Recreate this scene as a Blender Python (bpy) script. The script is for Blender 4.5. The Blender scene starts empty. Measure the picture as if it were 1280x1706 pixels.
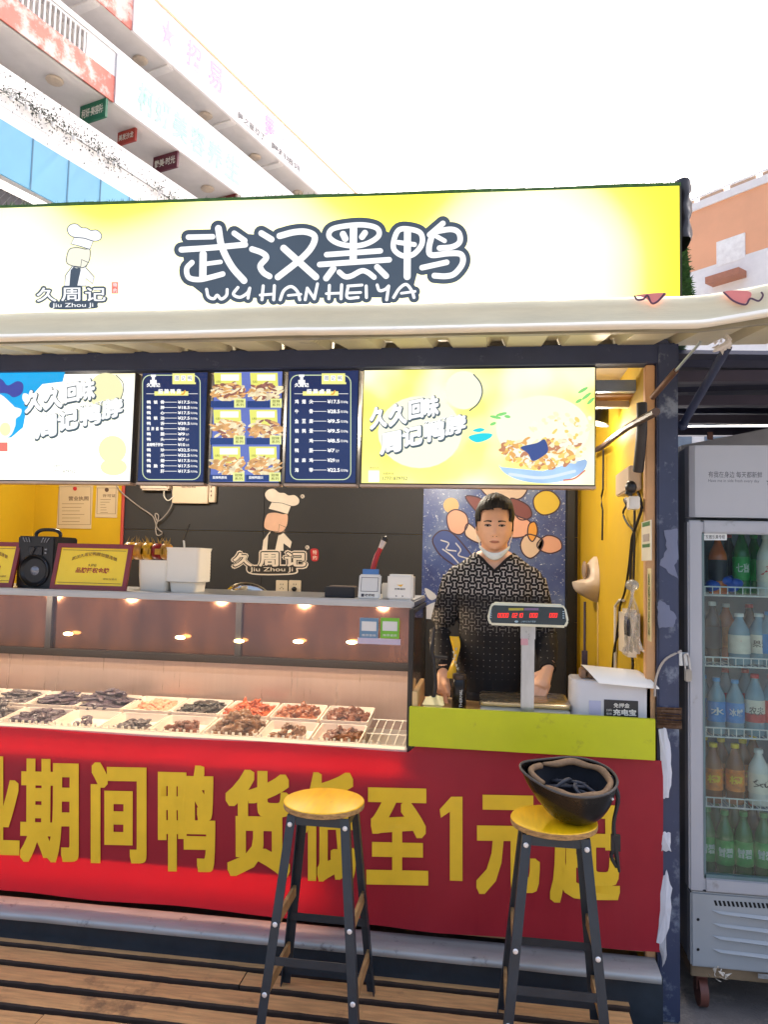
import bpy, bmesh, math, random
from math import sin, cos, tan, atan, pi, radians, sqrt
from mathutils import Vector, Matrix, noise as mnoise

random.seed(7)
scene = bpy.context.scene
COL = scene.collection

# ------------------------------------------------------------------ camera
F, HOR, CZ = 1232.0, 940.0, 1.53
PSI, ROLL = radians(8.04), radians(1.4)
TH = atan((HOR - 853) / F)
W = Vector((-sin(PSI) * cos(TH), cos(PSI) * cos(TH), sin(TH)))
R0 = Vector((cos(PSI), sin(PSI), 0)); U0 = R0.cross(W)
R = cos(ROLL) * R0 + sin(ROLL) * U0
U = -sin(ROLL) * R0 + cos(ROLL) * U0
CAM = Vector((0, 0, CZ))
cd = bpy.data.cameras.new('camera'); cam = bpy.data.objects.new('camera', cd); COL.objects.link(cam)
cam.matrix_world = Matrix(((R.x, U.x, -W.x, 0), (R.y, U.y, -W.y, 0), (R.z, U.z, -W.z, CZ), (0, 0, 0, 1)))
cd.sensor_fit = 'VERTICAL'; cd.sensor_height = 24; cd.lens = 24 * F / 1706
cd.clip_start = 0.05; cd.clip_end = 2000
scene.camera = cam

# ------------------------------------------------------------------ light
EXPO = 1.9
SUN_EL, SUN_AZ = radians(56), radians(22)          # azimuth clockwise from +Y: behind the stall, a little to the right
world = bpy.data.worlds.new('World'); scene.world = world; world.use_nodes = True
wn = world.node_tree.nodes; wl = world.node_tree.links
sky = wn.new('ShaderNodeTexSky'); sky.sky_type = 'NISHITA'; sky.sun_disc = False
sky.sun_elevation = SUN_EL; sky.sun_rotation = SUN_AZ
sky.air_density = 1.0; sky.dust_density = 10.0; sky.ozone_density = 1.0
wl.new(sky.outputs[0], wn['Background'].inputs[0]); wn['Background'].inputs[1].default_value = 0.15
sd = bpy.data.lights.new('sun', 'SUN'); sd.energy = 3.0; sd.angle = radians(3); sd.color = (1.0, 0.95, 0.87)
sun = bpy.data.objects.new('sun', sd); COL.objects.link(sun)
sv = Vector((sin(SUN_AZ) * cos(SUN_EL), cos(SUN_AZ) * cos(SUN_EL), sin(SUN_EL)))
sun.rotation_euler = sv.to_track_quat('Z', 'Y').to_euler()
scene.view_settings.view_transform = 'Standard'; scene.view_settings.look = 'None'
scene.view_settings.exposure = EXPO; scene.view_settings.gamma = 1
scene.render.engine = 'CYCLES'
scene.cycles.max_bounces = 8; scene.cycles.transparent_max_bounces = 16
scene.cycles.use_denoising = True
scene.cycles.sample_clamp_indirect = 6

# ------------------------------------------------------------------ photo measurements -> points on real planes
def ray(px, py): return W + R * ((px - 640) / F) + U * ((853 - py) / F)
def UY(px, py, y): d = ray(px, py); return CAM + d * (y / d.y)
def UX(px, py, x): d = ray(px, py); return CAM + d * (x / d.x)
def UZ(px, py, z): d = ray(px, py); return CAM + d * ((z - CZ) / d.z)

# ------------------------------------------------------------------ materials
def L(c): c /= 255.0; return c / 12.92 if c <= 0.04045 else ((c + 0.055) / 1.055) ** 2.4
def S(r, g, b): return (L(r), L(g), L(b), 1)
_m = {}
def nn(nt, t, **k):
    n = nt.nodes.new(t)
    for a, v in k.items():
        if a.startswith('i_'): n.inputs[a[2:].replace('_', ' ')].default_value = v
        else: setattr(n, a, v)
    return n
def mat(name, col, rough=0.6, metal=0.0, var=0.12, vs=6.0, bump=0.0, bs=60.0, coat=0.0, stretch=None, spec=0.5, dirt=None, dirt_amt=0.0, dirt_s=3.0):
    if name in _m: return _m[name]
    m = bpy.data.materials.new(name); m.use_nodes = True; nt = m.node_tree; b = nt.nodes['Principled BSDF']
    b.inputs['Roughness'].default_value = rough; b.inputs['Metallic'].default_value = metal
    b.inputs['Specular IOR Level'].default_value = spec
    if coat: b.inputs['Coat Weight'].default_value = coat; b.inputs['Coat Roughness'].default_value = 0.08
    tc = nn(nt, 'ShaderNodeTexCoord'); mp = nn(nt, 'ShaderNodeMapping'); nt.links.new(tc.outputs['Object'], mp.inputs[0])
    if stretch: mp.inputs['Scale'].default_value = stretch
    no = nn(nt, 'ShaderNodeTexNoise', i_Scale=vs, i_Detail=6.0, i_Roughness=0.62); nt.links.new(mp.outputs[0], no.inputs['Vector'])
    cr = nn(nt, 'ShaderNodeValToRGB'); e = cr.color_ramp.elements
    e[0].position = 0.3; e[1].position = 0.72
    e[0].color = tuple(c * (1 - var) for c in col[:3]) + (1,); e[1].color = tuple(min(1, c * (1 + var)) for c in col[:3]) + (1,)
    nt.links.new(no.outputs[0], cr.inputs[0]); out = cr.outputs[0]
    if dirt:
        n2 = nn(nt, 'ShaderNodeTexNoise', i_Scale=dirt_s, i_Detail=9.0, i_Roughness=0.7); nt.links.new(tc.outputs['Object'], n2.inputs['Vector'])
        r2 = nn(nt, 'ShaderNodeValToRGB'); r2.color_ramp.elements[0].position = 0.62 - dirt_amt * 0.3; r2.color_ramp.elements[1].position = 0.68 - dirt_amt * 0.3 + 0.05
        nt.links.new(n2.outputs[0], r2.inputs[0])
        mx = nn(nt, 'ShaderNodeMixRGB'); nt.links.new(r2.outputs[0], mx.inputs[0]); nt.links.new(out, mx.inputs[1]); mx.inputs[2].default_value = dirt
        out = mx.outputs[0]
    nt.links.new(out, b.inputs['Base Color'])
    mr = nn(nt, 'ShaderNodeMapRange'); mr.inputs[3].default_value = max(0.02, rough - 0.1); mr.inputs[4].default_value = min(1, rough + 0.12)
    nt.links.new(no.outputs[0], mr.inputs[0]); nt.links.new(mr.outputs[0], b.inputs['Roughness'])
    if bump:
        nb = nn(nt, 'ShaderNodeTexNoise', i_Scale=bs, i_Detail=5.0); nt.links.new(mp.outputs[0], nb.inputs['Vector'])
        bp = nn(nt, 'ShaderNodeBump', i_Strength=bump, i_Distance=0.01); nt.links.new(nb.outputs[0], bp.inputs['Height']); nt.links.new(bp.outputs[0], b.inputs['Normal'])
    _m[name] = m; return m
def emat(name, col, k=1.0, var=0.0, vs=5.0, base=0.05, rough=0.25):
    """lit face: shows about the given sRGB colour at this exposure"""
    if name in _m: return _m[name]
    m = bpy.data.materials.new(name); m.use_nodes = True; nt = m.node_tree; b = nt.nodes['Principled BSDF']
    b.inputs['Base Color'].default_value = tuple(c * base + 0.01 for c in col[:3]) + (1,); b.inputs['Roughness'].default_value = rough
    st = k / 2 ** EXPO
    b.inputs['Emission Strength'].default_value = st
    if var:
        tc = nn(nt, 'ShaderNodeTexCoord'); no = nn(nt, 'ShaderNodeTexNoise', i_Scale=vs, i_Detail=3.0); nt.links.new(tc.outputs['Object'], no.inputs['Vector'])
        cr = nn(nt, 'ShaderNodeValToRGB'); e = cr.color_ramp.elements; e[0].position = .35; e[1].position = .65
        e[0].color = tuple(c * (1 - var) for c in col[:3]) + (1,); e[1].color = tuple(c * (1 + var) for c in col[:3]) + (1,)
        nt.links.new(no.outputs[0], cr.inputs[0]); nt.links.new(cr.outputs[0], b.inputs['Emission Color'])
    else: b.inputs['Emission Color'].default_value = col
    _m[name] = m; return m
def glass(name, tint=(1, 1, 1, 1), refl=1.0, rough=0.02, film=0.0, filmcol=(.8, .8, .8, 1)):
    if name in _m: return _m[name]
    m = bpy.data.materials.new(name); m.use_nodes = True; nt = m.node_tree; nt.nodes.remove(nt.nodes['Principled BSDF'])
    o = nt.nodes['Material Output']; t = nn(nt, 'ShaderNodeBsdfTransparent'); t.inputs[0].default_value = tint
    g = nn(nt, 'ShaderNodeBsdfGlossy', i_Roughness=rough); fr = nn(nt, 'ShaderNodeFresnel', i_IOR=1.5)
    mu = nn(nt, 'ShaderNodeMath', operation='MULTIPLY'); mu.inputs[1].default_value = refl; nt.links.new(fr.outputs[0], mu.inputs[0])
    mx = nn(nt, 'ShaderNodeMixShader'); nt.links.new(mu.outputs[0], mx.inputs[0]); nt.links.new(t.outputs[0], mx.inputs[1]); nt.links.new(g.outputs[0], mx.inputs[2])
    last = mx.outputs[0]
    if film:
        d = nn(nt, 'ShaderNodeBsdfDiffuse'); d.inputs[0].default_value = filmcol
        tc = nn(nt, 'ShaderNodeTexCoord'); no = nn(nt, 'ShaderNodeTexNoise', i_Scale=5.0, i_Detail=7.0); nt.links.new(tc.outputs['Object'], no.inputs['Vector'])
        mr = nn(nt, 'ShaderNodeMapRange'); mr.inputs[1].default_value = .35; mr.inputs[2].default_value = .75; mr.inputs[3].default_value = film * .4; mr.inputs[4].default_value = film * 1.8; nt.links.new(no.outputs[0], mr.inputs[0])
        m2 = nn(nt, 'ShaderNodeMixShader'); nt.links.new(mr.outputs[0], m2.inputs[0]); nt.links.new(last, m2.inputs[1]); nt.links.new(d.outputs[0], m2.inputs[2]); last = m2.outputs[0]
    nt.links.new(last, o.inputs[0]); _m[name] = m; return m

# ------------------------------------------------------------------ mesh builder
_txt = {}
def text_geo(s, bold):
    k = (s, bold)
    if k not in _txt:
        cu = bpy.data.curves.new('t', 'FONT'); cu.body = s; cu.offset = bold; cu.fill_mode = 'FRONT'; cu.resolution_u = 3
        o = bpy.data.objects.new('t', cu); COL.objects.link(o)
        dg = bpy.context.evaluated_depsgraph_get(); me = bpy.data.meshes.new_from_object(o.evaluated_get(dg))
        v = [tuple(x.co) for x in me.vertices]; f = [tuple(p.vertices) for p in me.polygons]
        bpy.data.objects.remove(o); bpy.data.curves.remove(cu); bpy.data.meshes.remove(me)
        if v:
            x0 = min(a[0] for a in v); x1 = max(a[0] for a in v); y0 = min(a[1] for a in v); y1 = max(a[1] for a in v)
        else: x0 = y0 = 0; x1 = y1 = 1
        _txt[k] = (v, f, x0, x1, y0, y1)
    return _txt[k]
def catmull(p, n=6, closed=False):
    if len(p) < 3: return [Vector(a) for a in p]
    p = [Vector(a) for a in p]; o = []
    q = [p[-1]] + p + [p[0], p[1]] if closed else [p[0] * 2 - p[1]] + p + [p[-1] * 2 - p[-2]]
    for i in range(1, len(q) - 2):
        a, b, c, d = q[i - 1:i + 3]
        for j in range(n):
            t = j / n
            o.append(.5 * ((2 * b) + (c - a) * t + (2 * a - 5 * b + 4 * c - d) * t * t + (3 * b - a - 3 * c + d) * t ** 3))
    if not closed: o.append(p[-1])
    return o
class MB:
    def __init__(s): s.v = []; s.f = []; s.mi = []; s.m = 0; s.n = 0
    def add(s, v, f):
        o = len(s.v); s.v += [Vector(a) for a in v]; s.f += [tuple(i + o for i in q) for q in f]; s.mi += [s.m] * len(f); return s
    def box(s, x0, x1, y0, y1, z0, z1, M=None):
        v = [Vector((x, y, z)) for z in (z0, z1) for y in (y0, y1) for x in (x0, x1)]
        if M: v = [M @ a for a in v]
        return s.add(v, [(0, 2, 3, 1), (4, 5, 7, 6), (0, 1, 5, 4), (2, 6, 7, 3), (0, 4, 6, 2), (1, 3, 7, 5)])
    def hexa(s, v): return s.add(v, [(0, 2, 3, 1), (4, 5, 7, 6), (0, 1, 5, 4), (2, 6, 7, 3), (0, 4, 6, 2), (1, 3, 7, 5)])
    def bar(s, a, b, w, d, up=(0, 0, 1)):
        a = Vector(a); b = Vector(b); t = (b - a).normalized(); u = Vector(up)
        if abs(t.dot(u)) > .95: u = Vector((0, 1, 0))
        x = t.cross(u).normalized() * w / 2; y = x.cross(t).normalized() * d / 2
        return s.hexa([a - x - y, a + x - y, a - x + y, a + x + y, b - x - y, b + x - y, b - x + y, b + x + y])
    def tube(s, pts, r, n=8, smooth=0, caps=True):
        pts = catmull(pts, smooth) if smooth else [Vector(p) for p in pts]
        rs = r if isinstance(r, (list, tuple)) else None
        v = []; up = Vector((.13, .31, .94)).normalized(); N = len(pts)
        for i, p in enumerate(pts):
            t = (pts[min(i + 1, N - 1)] - pts[max(i - 1, 0)])
            t = t.normalized() if t.length > 1e-9 else Vector((0, 0, 1))
            x = t.cross(up)
            if x.length < .05: x = t.cross(Vector((1, 0, 0)))
            x.normalize(); y = x.cross(t).normalized()
            if rs:
                k = i / (N - 1) * (len(rs) - 1); j = min(int(k), len(rs) - 2); rr = rs[j] + (rs[j + 1] - rs[j]) * (k - j)
            else: rr = r
            v += [p + x * rr * cos(2 * pi * a / n) + y * rr * sin(2 * pi * a / n) for a in range(n)]
        f = [(i * n + a, i * n + (a + 1) % n, (i + 1) * n + (a + 1) % n, (i + 1) * n + a) for i in range(N - 1) for a in range(n)]
        if caps: f += [tuple(range(n))[::-1], tuple(range((N - 1) * n, N * n))]
        return s.add(v, f)
    def lathe(s, prof, c=(0, 0, 0), n=16, M=None, sx=1, sy=1, cap=True):
        c = Vector(c); v = []
        for r, z in prof: v += [Vector((r * sx * cos(2 * pi * a / n), r * sy * sin(2 * pi * a / n), z)) for a in range(n)]
        v = [(M @ a if M else a) + c for a in v]; K = len(prof)
        f = [(i * n + a, i * n + (a + 1) % n, (i + 1) * n + (a + 1) % n, (i + 1) * n + a) for i in range(K - 1) for a in range(n)]
        if cap: f += [tuple(range(n))[::-1], tuple(range((K - 1) * n, K * n))]
        return s.add(v, f)
    def ball(s, c, rx, ry=None, rz=None, n=12, k=8, M=None):
        ry = ry or rx; rz = rz or rx
        return s.lathe([(max(1e-4, sin(pi * i / k)), -cos(pi * i / k) * rz) for i in range(k + 1)], c, n, M, rx, ry, False)
    def prism(s, pts, y0, y1):
        """pts: (x,z) outline, extruded along Y"""
        n = len(pts); v = [(p[0], y0, p[1]) for p in pts] + [(p[0], y1, p[1]) for p in pts]
        return s.add(v, [tuple(range(n))[::-1] if False else tuple(range(n)), tuple(range(n, 2 * n))[::-1]] + [(i, i + n, (i + 1) % n + n, (i + 1) % n) for i in range(n)])
    def grid(s, rows):
        k = len(rows[0]); v = [p for r in rows for p in r]
        return s.add(v, [(i * k + j, i * k + j + 1, (i + 1) * k + j + 1, (i + 1) * k + j) for i in range(len(rows) - 1) for j in range(k - 1)])
    # flat art on a wall or board facing the street (plane Y = const); every call sits a hair in front of the last
    def lay(s, Y): s.n += 1; return Y - s.n * 4e-5
    def poly(s, pts, Y): Y = s.lay(Y); return s.add([UY(x, y, Y) for x, y in pts], [tuple(range(len(pts)))])
    def spoly(s, pts, Y, n=5): return s.poly([(p.x, p.y) for p in catmull([(a, b, 0) for a, b in pts], n, True)], Y)
    def ell(s, cx, cy, rx, ry, Y, rot=0, n=28):
        c, q = cos(rot), sin(rot)
        return s.poly([(cx + rx * cos(t) * c - ry * sin(t) * q, cy + rx * cos(t) * q + ry * sin(t) * c) for t in (2 * pi * i / n for i in range(n))], Y)
    def rect(s, x0, y0, x1, y1, Y, sl=0.0): return s.poly([(x0, y0), (x1, y0 + sl * (x1 - x0)), (x1, y1 + sl * (x1 - x0)), (x0, y1)], Y)
    def stroke(s, pts, w, Y, smooth=5, closed=False):
        Y = s.lay(Y); p = catmull([(a, b, 0) for a, b in pts], smooth, closed) if len(pts) > 2 and smooth else [Vector((a, b, 0)) for a, b in pts]
        if closed: p = p + [p[0]]
        r = w / 2; N = len(p); A = []; B = []
        for i in range(N):
            if closed: t = p[(i + 1) % (N - 1)] - p[(i - 1) % (N - 1)]
            else: t = p[min(i + 1, N - 1)] - p[max(i - 1, 0)]
            t.normalize(); n = Vector((-t.y, t.x, 0)) * r; A.append(p[i] + n); B.append(p[i] - n)
        P = lambda a: UY(a.x, a.y, Y)
        s.add([P(a) for a in A] + [P(b) for b in B], [(i, i + 1, N + i + 1, N + i) for i in range(N - 1)])
        if not closed:
            for e, o in ((0, 1), (N - 1, N - 2)):
                t = (p[e] - p[o]).normalized(); n = Vector((-t.y, t.x, 0)); Y2 = Y
                s.add([P(p[e] + (n * cos(a) + t * sin(a)) * r) for a in (pi * k / 8 for k in range(9))], [tuple(range(9))])
        return s
    def text(s, st, x0, y0, x1, y1, Y, bold=0.0, sl=0.0, sk=0.0, sq=False):
        """lettering filling the photo rectangle; sl = fall of the line to the right, sk = lean; heavy letters are the
        light face laid over itself, shifted round a small circle"""
        v, f, a0, a1, b0, b1 = text_geo(st, 0.0)
        sh = [(0, 0)] + ([(bold * cos(q * pi / 4), bold * sin(q * pi / 4)) for q in range(8 if bold > .03 else 0)] or [(bold * .7 * cos(pi / 4 + q * pi / 2), bold * .7 * sin(pi / 4 + q * pi / 2)) for q in range(4 if bold > 0 else 0)])
        if sq: sh = [(0, 0)] + [(bold * i, bold * j * .8) for i in (q / 4 for q in range(-4, 5)) for j in (q / 4 for q in range(-4, 5)) if max(abs(i), abs(j)) == 1 or (i, j) in ((.5, 0), (-.5, 0))]
        b_ = bold; Yb = s.lay(Y)
        for k, (dx, dy) in enumerate(sh):
            Y = Yb - k * (4e-6 if not sq else 2e-6); o = []
            for a in v:
                u = (a[0] + dx - a0 + b_) / (a1 - a0 + 2 * b_); w = (a[1] + dy - b0 + b_) / (b1 - b0 + 2 * b_)
                x = x0 + u * (x1 - x0) + sk * w * (y1 - y0); y = y1 - w * (y1 - y0) + sl * u * (x1 - x0); o.append(UY(x, y, Y))
            s.add(o, f)
        return s
    def textM(s, st, h, M, bold=0.0, center=True, w=None):
        v, f, a0, a1, b0, b1 = text_geo(st, bold); k = h / (b1 - b0); kx = w / (a1 - a0) if w else k
        return s.add([M @ Vector(((a[0] - (a0 + a1) / 2 if center else a[0] - a0) * kx, (a[1] - (b0 + b1) / 2) * k, 0)) for a in v], f)

def root_loc(o):
    while o.parent: o = o.parent
    return Vector(o.location)
SPLIT = {'beam', 'purlin', 'pale_disc', 'printed_pack', 'printed_banner', 'price_tag', 'ceiling_lamp', 'lamp_and_glint', 'sliding_door', 'door_stile', 'pink_parapet', 'printed_peach', 'printed_cream',
         'printed_chestnut', 'floor_slab', 'rail_band', 'wall_panel', 'cap_ring', 'printed_wing', 'light_strip', 'castor', 'gasket', 'green_band', 'louvre', 'shoes', 'cuff', 'post', 'window', 'joists', 'power_banks', 'green_leaf', 'cyan_leaf', 'white_wall', 'liner', 'printed_outline', 'yellow_plate', 'white_shape', 'railing_band', 'printed_silver', 'cladding_joint', 'white_print', 'ear_loop', 'vent_slot'}
def pieces(mb):
    par = list(range(len(mb.v)))
    def find(i):
        while par[i] != i: par[i] = par[par[i]]; i = par[i]
        return i
    for q in mb.f:
        r = find(q[0])
        for k in q[1:]: par[find(k)] = r
    out = {}
    for q, i in zip(mb.f, mb.mi): out.setdefault(find(q[0]), []).append((q, i))
    res = []
    for fl in out.values():
        n = MB(); ids = {}
        for q, i in fl:
            for k in q:
                if k not in ids: ids[k] = len(n.v); n.v.append(mb.v[k])
            n.f.append(tuple(ids[k] for k in q)); n.mi.append(i)
        res.append(n)
    return res
def build(name, mb, m, parent=None, **k):
    if name in SPLIT and parent is not None:
        ps = pieces(mb)
        if len(ps) > 1: return [build1(name, p, m, parent, **k) for p in ps][0]
    return build1(name, mb, m, parent, **k)
def build1(name, mb, m, parent=None, bevel=0.0, smooth=False, origin=None, seg=2, weld=False):
    me = bpy.data.meshes.new(name)
    if parent is not None: org = root_loc(parent)
    elif origin is not None: org = Vector(origin)
    else:
        xs = [v.x for v in mb.v]; ys = [v.y for v in mb.v]; zs = [v.z for v in mb.v]
        org = Vector(((min(xs) + max(xs)) / 2, (min(ys) + max(ys)) / 2, min(zs)))
    me.from_pydata([v - org for v in mb.v], [], mb.f)
    for x in (m if isinstance(m, list) else [m]): me.materials.append(x)
    me.polygons.foreach_set('material_index', mb.mi)
    if bevel or weld:
        bm = bmesh.new(); bm.from_mesh(me)
        if weld: bmesh.ops.remove_doubles(bm, verts=bm.verts, dist=1e-5)
        if bevel:
            bmesh.ops.recalc_face_normals(bm, faces=bm.faces)
            ed = [e for e in bm.edges if len(e.link_faces) == 2 and e.calc_face_angle(0) > radians(35)]
            bmesh.ops.bevel(bm, geom=ed, offset=bevel, segments=seg, affect='EDGES', clamp_overlap=True)
        bm.to_mesh(me); bm.free()
    if smooth:
        me.polygons.foreach_set('use_smooth', [True] * len(me.polygons))
        if smooth != 'all': me.set_sharp_from_angle(angle=radians(40))
    o = bpy.data.objects.new(name, me); COL.objects.link(o)
    if parent is not None: o.parent = parent
    else: o.location = org
    return o
def tag(o, label, cat, group=None, kind=None):
    if label: o['label'] = label
    if cat: o['category'] = cat
    if group: o['group'] = group
    if kind: o['kind'] = kind
    return o
def thing(name, label, cat, loc=(0, 0, 0), group=None):
    o = bpy.data.objects.new(name, None); COL.objects.link(o); o.location = loc; o.empty_display_size = .1
    return tag(o, label, cat, group)
def solo(name, mb, m, label, cat, group=None, **k): return tag(build(name, mb, m, **k), label, cat, group)
def struct(name, mb, m, **k): o = build(name, mb, m, **k); o['kind'] = 'structure'; return o
def copy_tree(o, loc):
    c = o.copy(); COL.objects.link(c); c.location = loc
    for ch in list(o.children):
        d = ch.copy(); COL.objects.link(d); d.parent = c
        for g in list(ch.children):
            e = g.copy(); COL.objects.link(e); e.parent = d
    return c
rnd = random.uniform
# ================================================================== SETTING
g = MB(); g.box(-300, 300, -60, 500, -.6, -.1)
struct('ground', g, mat('asphalt', S(112, 106, 102), .9, vs=3, var=.3, bump=.5, bs=90, dirt=S(150, 143, 134), dirt_amt=.3, dirt_s=2.5))

# materials used all over
navy = mat('navy_steel', S(46, 56, 84), .55, var=.12, vs=9, dirt=S(84, 94, 118), dirt_amt=.05, dirt_s=14)
navy_worn = mat('navy_worn_paint', S(50, 60, 88), .5, var=.15, vs=8, dirt=S(120, 130, 146), dirt_amt=.22, dirt_s=9)
yellow_wall = mat('mustard_wall', S(206, 168, 22), .7, var=.07, vs=2.5, bump=.08, bs=20)
black_panel = mat('charcoal_panel', S(44, 44, 48), .65, var=.12, vs=3)
white_pl = mat('white_plastic', S(226, 222, 212), .4, var=.03)
steel = mat('brushed_steel', S(178, 180, 184), .32, .9, var=.1, vs=5, stretch=(1, 14, 14))
steel_dull = mat('worn_sheet_steel', S(166, 168, 168), .5, .45, var=.13, vs=5, stretch=(1, 6, 6), dirt=S(112, 112, 112), dirt_amt=.08, dirt_s=14)
black_pl = mat('black_plastic', S(24, 24, 27), .38, var=.15)
black_metal = mat('black_steel', S(48, 58, 68), .42, .3, var=.15, vs=14)
dark_gap = mat('dark_void', S(20, 20, 22), .8)
aluminium = mat('aluminium', S(190, 198, 206), .35, .8, var=.06, vs=8)

# ---- wooden deck in front of the stall
wood = mat('weathered_board', S(202, 154, 102), .78, var=.26, vs=7, bump=.35, bs=30, stretch=(1, 9, 9), dirt=S(132, 100, 70), dirt_amt=.2, dirt_s=4)
wood_edge = mat('dark_board_edge', S(58, 42, 32), .85, var=.35, vs=12, stretch=(1, 6, 6))
t = thing('wooden_deck', 'worn brown plank walkway under the two stools in front of the stall', 'deck', (-1.3, 2.3, -.1))
m = MB(); y = 2.925
k = 0
while y > 1.2:
    a = y - .124; x = -4.2
    for xe in ([-1.02 + rnd(-.5, .5), .53 + rnd(-.02, .02)] if k % 3 == 1 else [.53 + rnd(-.02, .02)]):
        dz = rnd(-.005, 0.0); N = int((xe - x) / .025); F_, B_ = [], []
        for i in range(N + 1):
            X = x + .002 + (xe - x - .004) * i / N
            e1 = mnoise.noise((X * 3, y * 9, 1)) * .004 + mnoise.noise((X * 22, y * 9, 3)) * .0035; e2 = mnoise.noise((X * 3, y * 9, 7)) * .004 + mnoise.noise((X * 22, y * 9, 5)) * .0025
            F_.append((X, a + .019 + e1, dz)); B_.append((X, y - .013 + e2, dz))
        lo = lambda q, h, o=0: [(p[0], p[1] + o, p[2] - h) for p in q]
        m.m = 0; m.grid([lo(F_, .0, .004), lo(B_, .0, -.003)]); m.m = 1
        m.grid([lo(F_, .04, -.002), lo(F_, .006, -.001), lo(F_, .0, .004)]); m.grid([lo(B_, .0, -.003), lo(B_, .006), lo(B_, .04)])
        for q in (0, -1): m.add([F_[q], B_[q], lo(B_, .04)[q], lo(F_, .04)[q]], [(0, 1, 2, 3)])
        x = xe
    y = a; k += 1
build('planks', m, [wood, wood_edge], t)
m = MB()
for X in (-4, -3.1, -2.2, -1.3, -.4, .42): m.box(X - .04, X + .04, 1.25, 2.9, -.1, -.042)
build('joists', m, wood_edge, t)

# ================================================================== KIOSK
XL, XR = -3.3, .60
t = kiosk = thing('food_kiosk', 'navy steel container stall with yellow inside walls and a long serving hatch', 'food stall', (-1.3, 4.0, -.1))
m = MB(); m.box(.638, .716, 2.92, 3.0, -.1, 2.408)
build('corner_post', m, navy_worn, t, bevel=.006)
m = MB(); m.box(-3.4, .720, 2.925, 3.0, 2.332, 2.41)
build('header_beam', m, navy, t, bevel=.004)
m = MB(); m.prism([(.600, .1), (.600, 2.33), (.636, 2.33), (.636, .1)], 2.945, 2.99)
build('hatch_trim', m, mat('tan_trim', S(206, 160, 112), .6), t, bevel=.004)
m = MB(); m.box(.604, .64, 3.0, 5.0, -.02, 2.42)
build('side_wall', m, yellow_wall, t)
m = MB(); m.box(-3.4, -3.3, 2.95, 5.0, -.02, 2.42)
build('side_wall', m, yellow_wall, t)
m = MB(); m.box(-3.4, .64, 5.0, 5.08, -.02, 2.42)
build('back_wall', m, yellow_wall, t)
m = MB()
for za, zb in ((.05, .62), (.622, 1.18), (1.182, 1.735), (1.737, 2.40)):
    m.box(-2.6, -1.55, 4.975, 4.998, za, zb); m.box(-1.548, .585, 4.975, 4.998, za, zb)
build('wall_panel', m, black_panel, t, bevel=.002)
m = MB(); m.box(-3.3, .604, 2.97, 5.0, -.04, .03)
build('floor', m, mat('floor_lino', S(92, 84, 78), .6), t)
m = MB(); m.box(-3.3, .604, 3.0, 5.0, 2.42, 2.46)
build('ceiling', m, mat('ceiling_white', S(206, 196, 178), .7), t)
m = MB(); m.box(.6405, .66, 3.005, 5.08, -.1, 2.46); build('outer_cladding', m, navy, t)
m = MB(); m.box(-3.42, .74, 2.96, 5.1, 2.462, 2.52)
build('roof', m, navy, t)
# ledge (bottom rail) with a silver sheet on top
m = MB(); m.prism([(-3.4, -.1), (-3.4, .09), (.64, .09), (.64, -.1)], 2.85, 2.97)
build('base_rail', m, black_metal, t, bevel=.004)
N = 60; rows = []
for i in range(N + 1):
    X = -3.4 + 4.03 * i / N
    d = lambda q: mnoise.noise((X * 5, q, 3)) * .003
    rows.append([(X, 2.829 + d(1) * .6, .078 + d(2)), (X, 2.824 + d(3) * .6, .094 + d(2)), (X, 2.833, .104 + d(4)), (X, 2.88, .110 + d(5)), (X, 2.94, .114)])
m = MB(); m.grid(rows)
build('silver_ledge', m, steel_dull, t, smooth='all')

# ---- counter body and red banner lighting
m = MB(); m.box(-.27, .59, 2.94, 3.25, .13, .955)
build('counter_body', m, mat('counter_carcass', S(150, 118, 80), .6), t)

# ================================================================== DISPLAY CASE
t = case = thing('display_case', 'long glass fronted refrigerated case holding trays of braised food', 'display case', (-1.75, 3.25, .1))
CX0, CX1 = -3.25, -.290
m = MB()
m.box(CX0, CX1, 3.02, 3.55, .13, .74)
build('case_body', m, mat('case_carcass', S(170, 168, 165), .5), t)
m = MB(); m.box(CX0, CX1, 2.985, 3.56, 1.356, 1.386); build('top_shelf', m, steel, t, bevel=.006, smooth=True)
m = MB(); m.box(CX0, CX1 - .01, 2.95, 3.52, .742, .756); build('well_floor', m, mat('well_steel', S(176, 172, 166), .4, .5), t)
m = MB(); m.box(CX0, CX1 - .01, 3.52, 3.535, .75, 1.03); 
build('back_panel', m, mat('rippled_steel', S(186, 160, 146), .3, .6, var=.04, vs=20, bump=0, bs=30, stretch=(2.6, 1, .12)), t)
m = MB(); m.box(CX0, CX1 - .01, 3.5, 3.536, 1.03, 1.066); build('door_rail', m, mat('bronze_rail', S(34, 24, 20), .55, .1), t, bevel=.003)
m = MB()
for a, b, o in ((CX0, -2.2, 0), (-2.2, -1.2, .006), (-1.2, CX1 - .01, 0)): m.box(a, b, 3.522 + o, 3.528 + o, 1.066, 1.352)
build('sliding_door', m, mat('smoked_mirror', S(92, 58, 40), .12, .7, var=.45, vs=4, stretch=(2, 1, .6)), t)
m = MB()
for X in (-2.2, -1.2): m.box(X - .015, X + .015, 3.505, 3.522, 1.067, 1.352)
build('door_stile', m, mat('bronze_rail', S(52, 40, 34)), t)
rows = []
for i in range(13):
    w_ = i / 12; z = .822 + .531 * w_; y = 2.944 + .045 * w_ - .022 * sin(pi * w_)
    rows.append([(CX0, y, z), (CX1 - .012, y, z)])
m = MB(); m.grid(rows)
build('front_glass', m, glass('case_glass', (.98, .97, .95, 1), 1.5, .012, .022, (.55, .5, .46, 1)), t, smooth='all')
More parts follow.
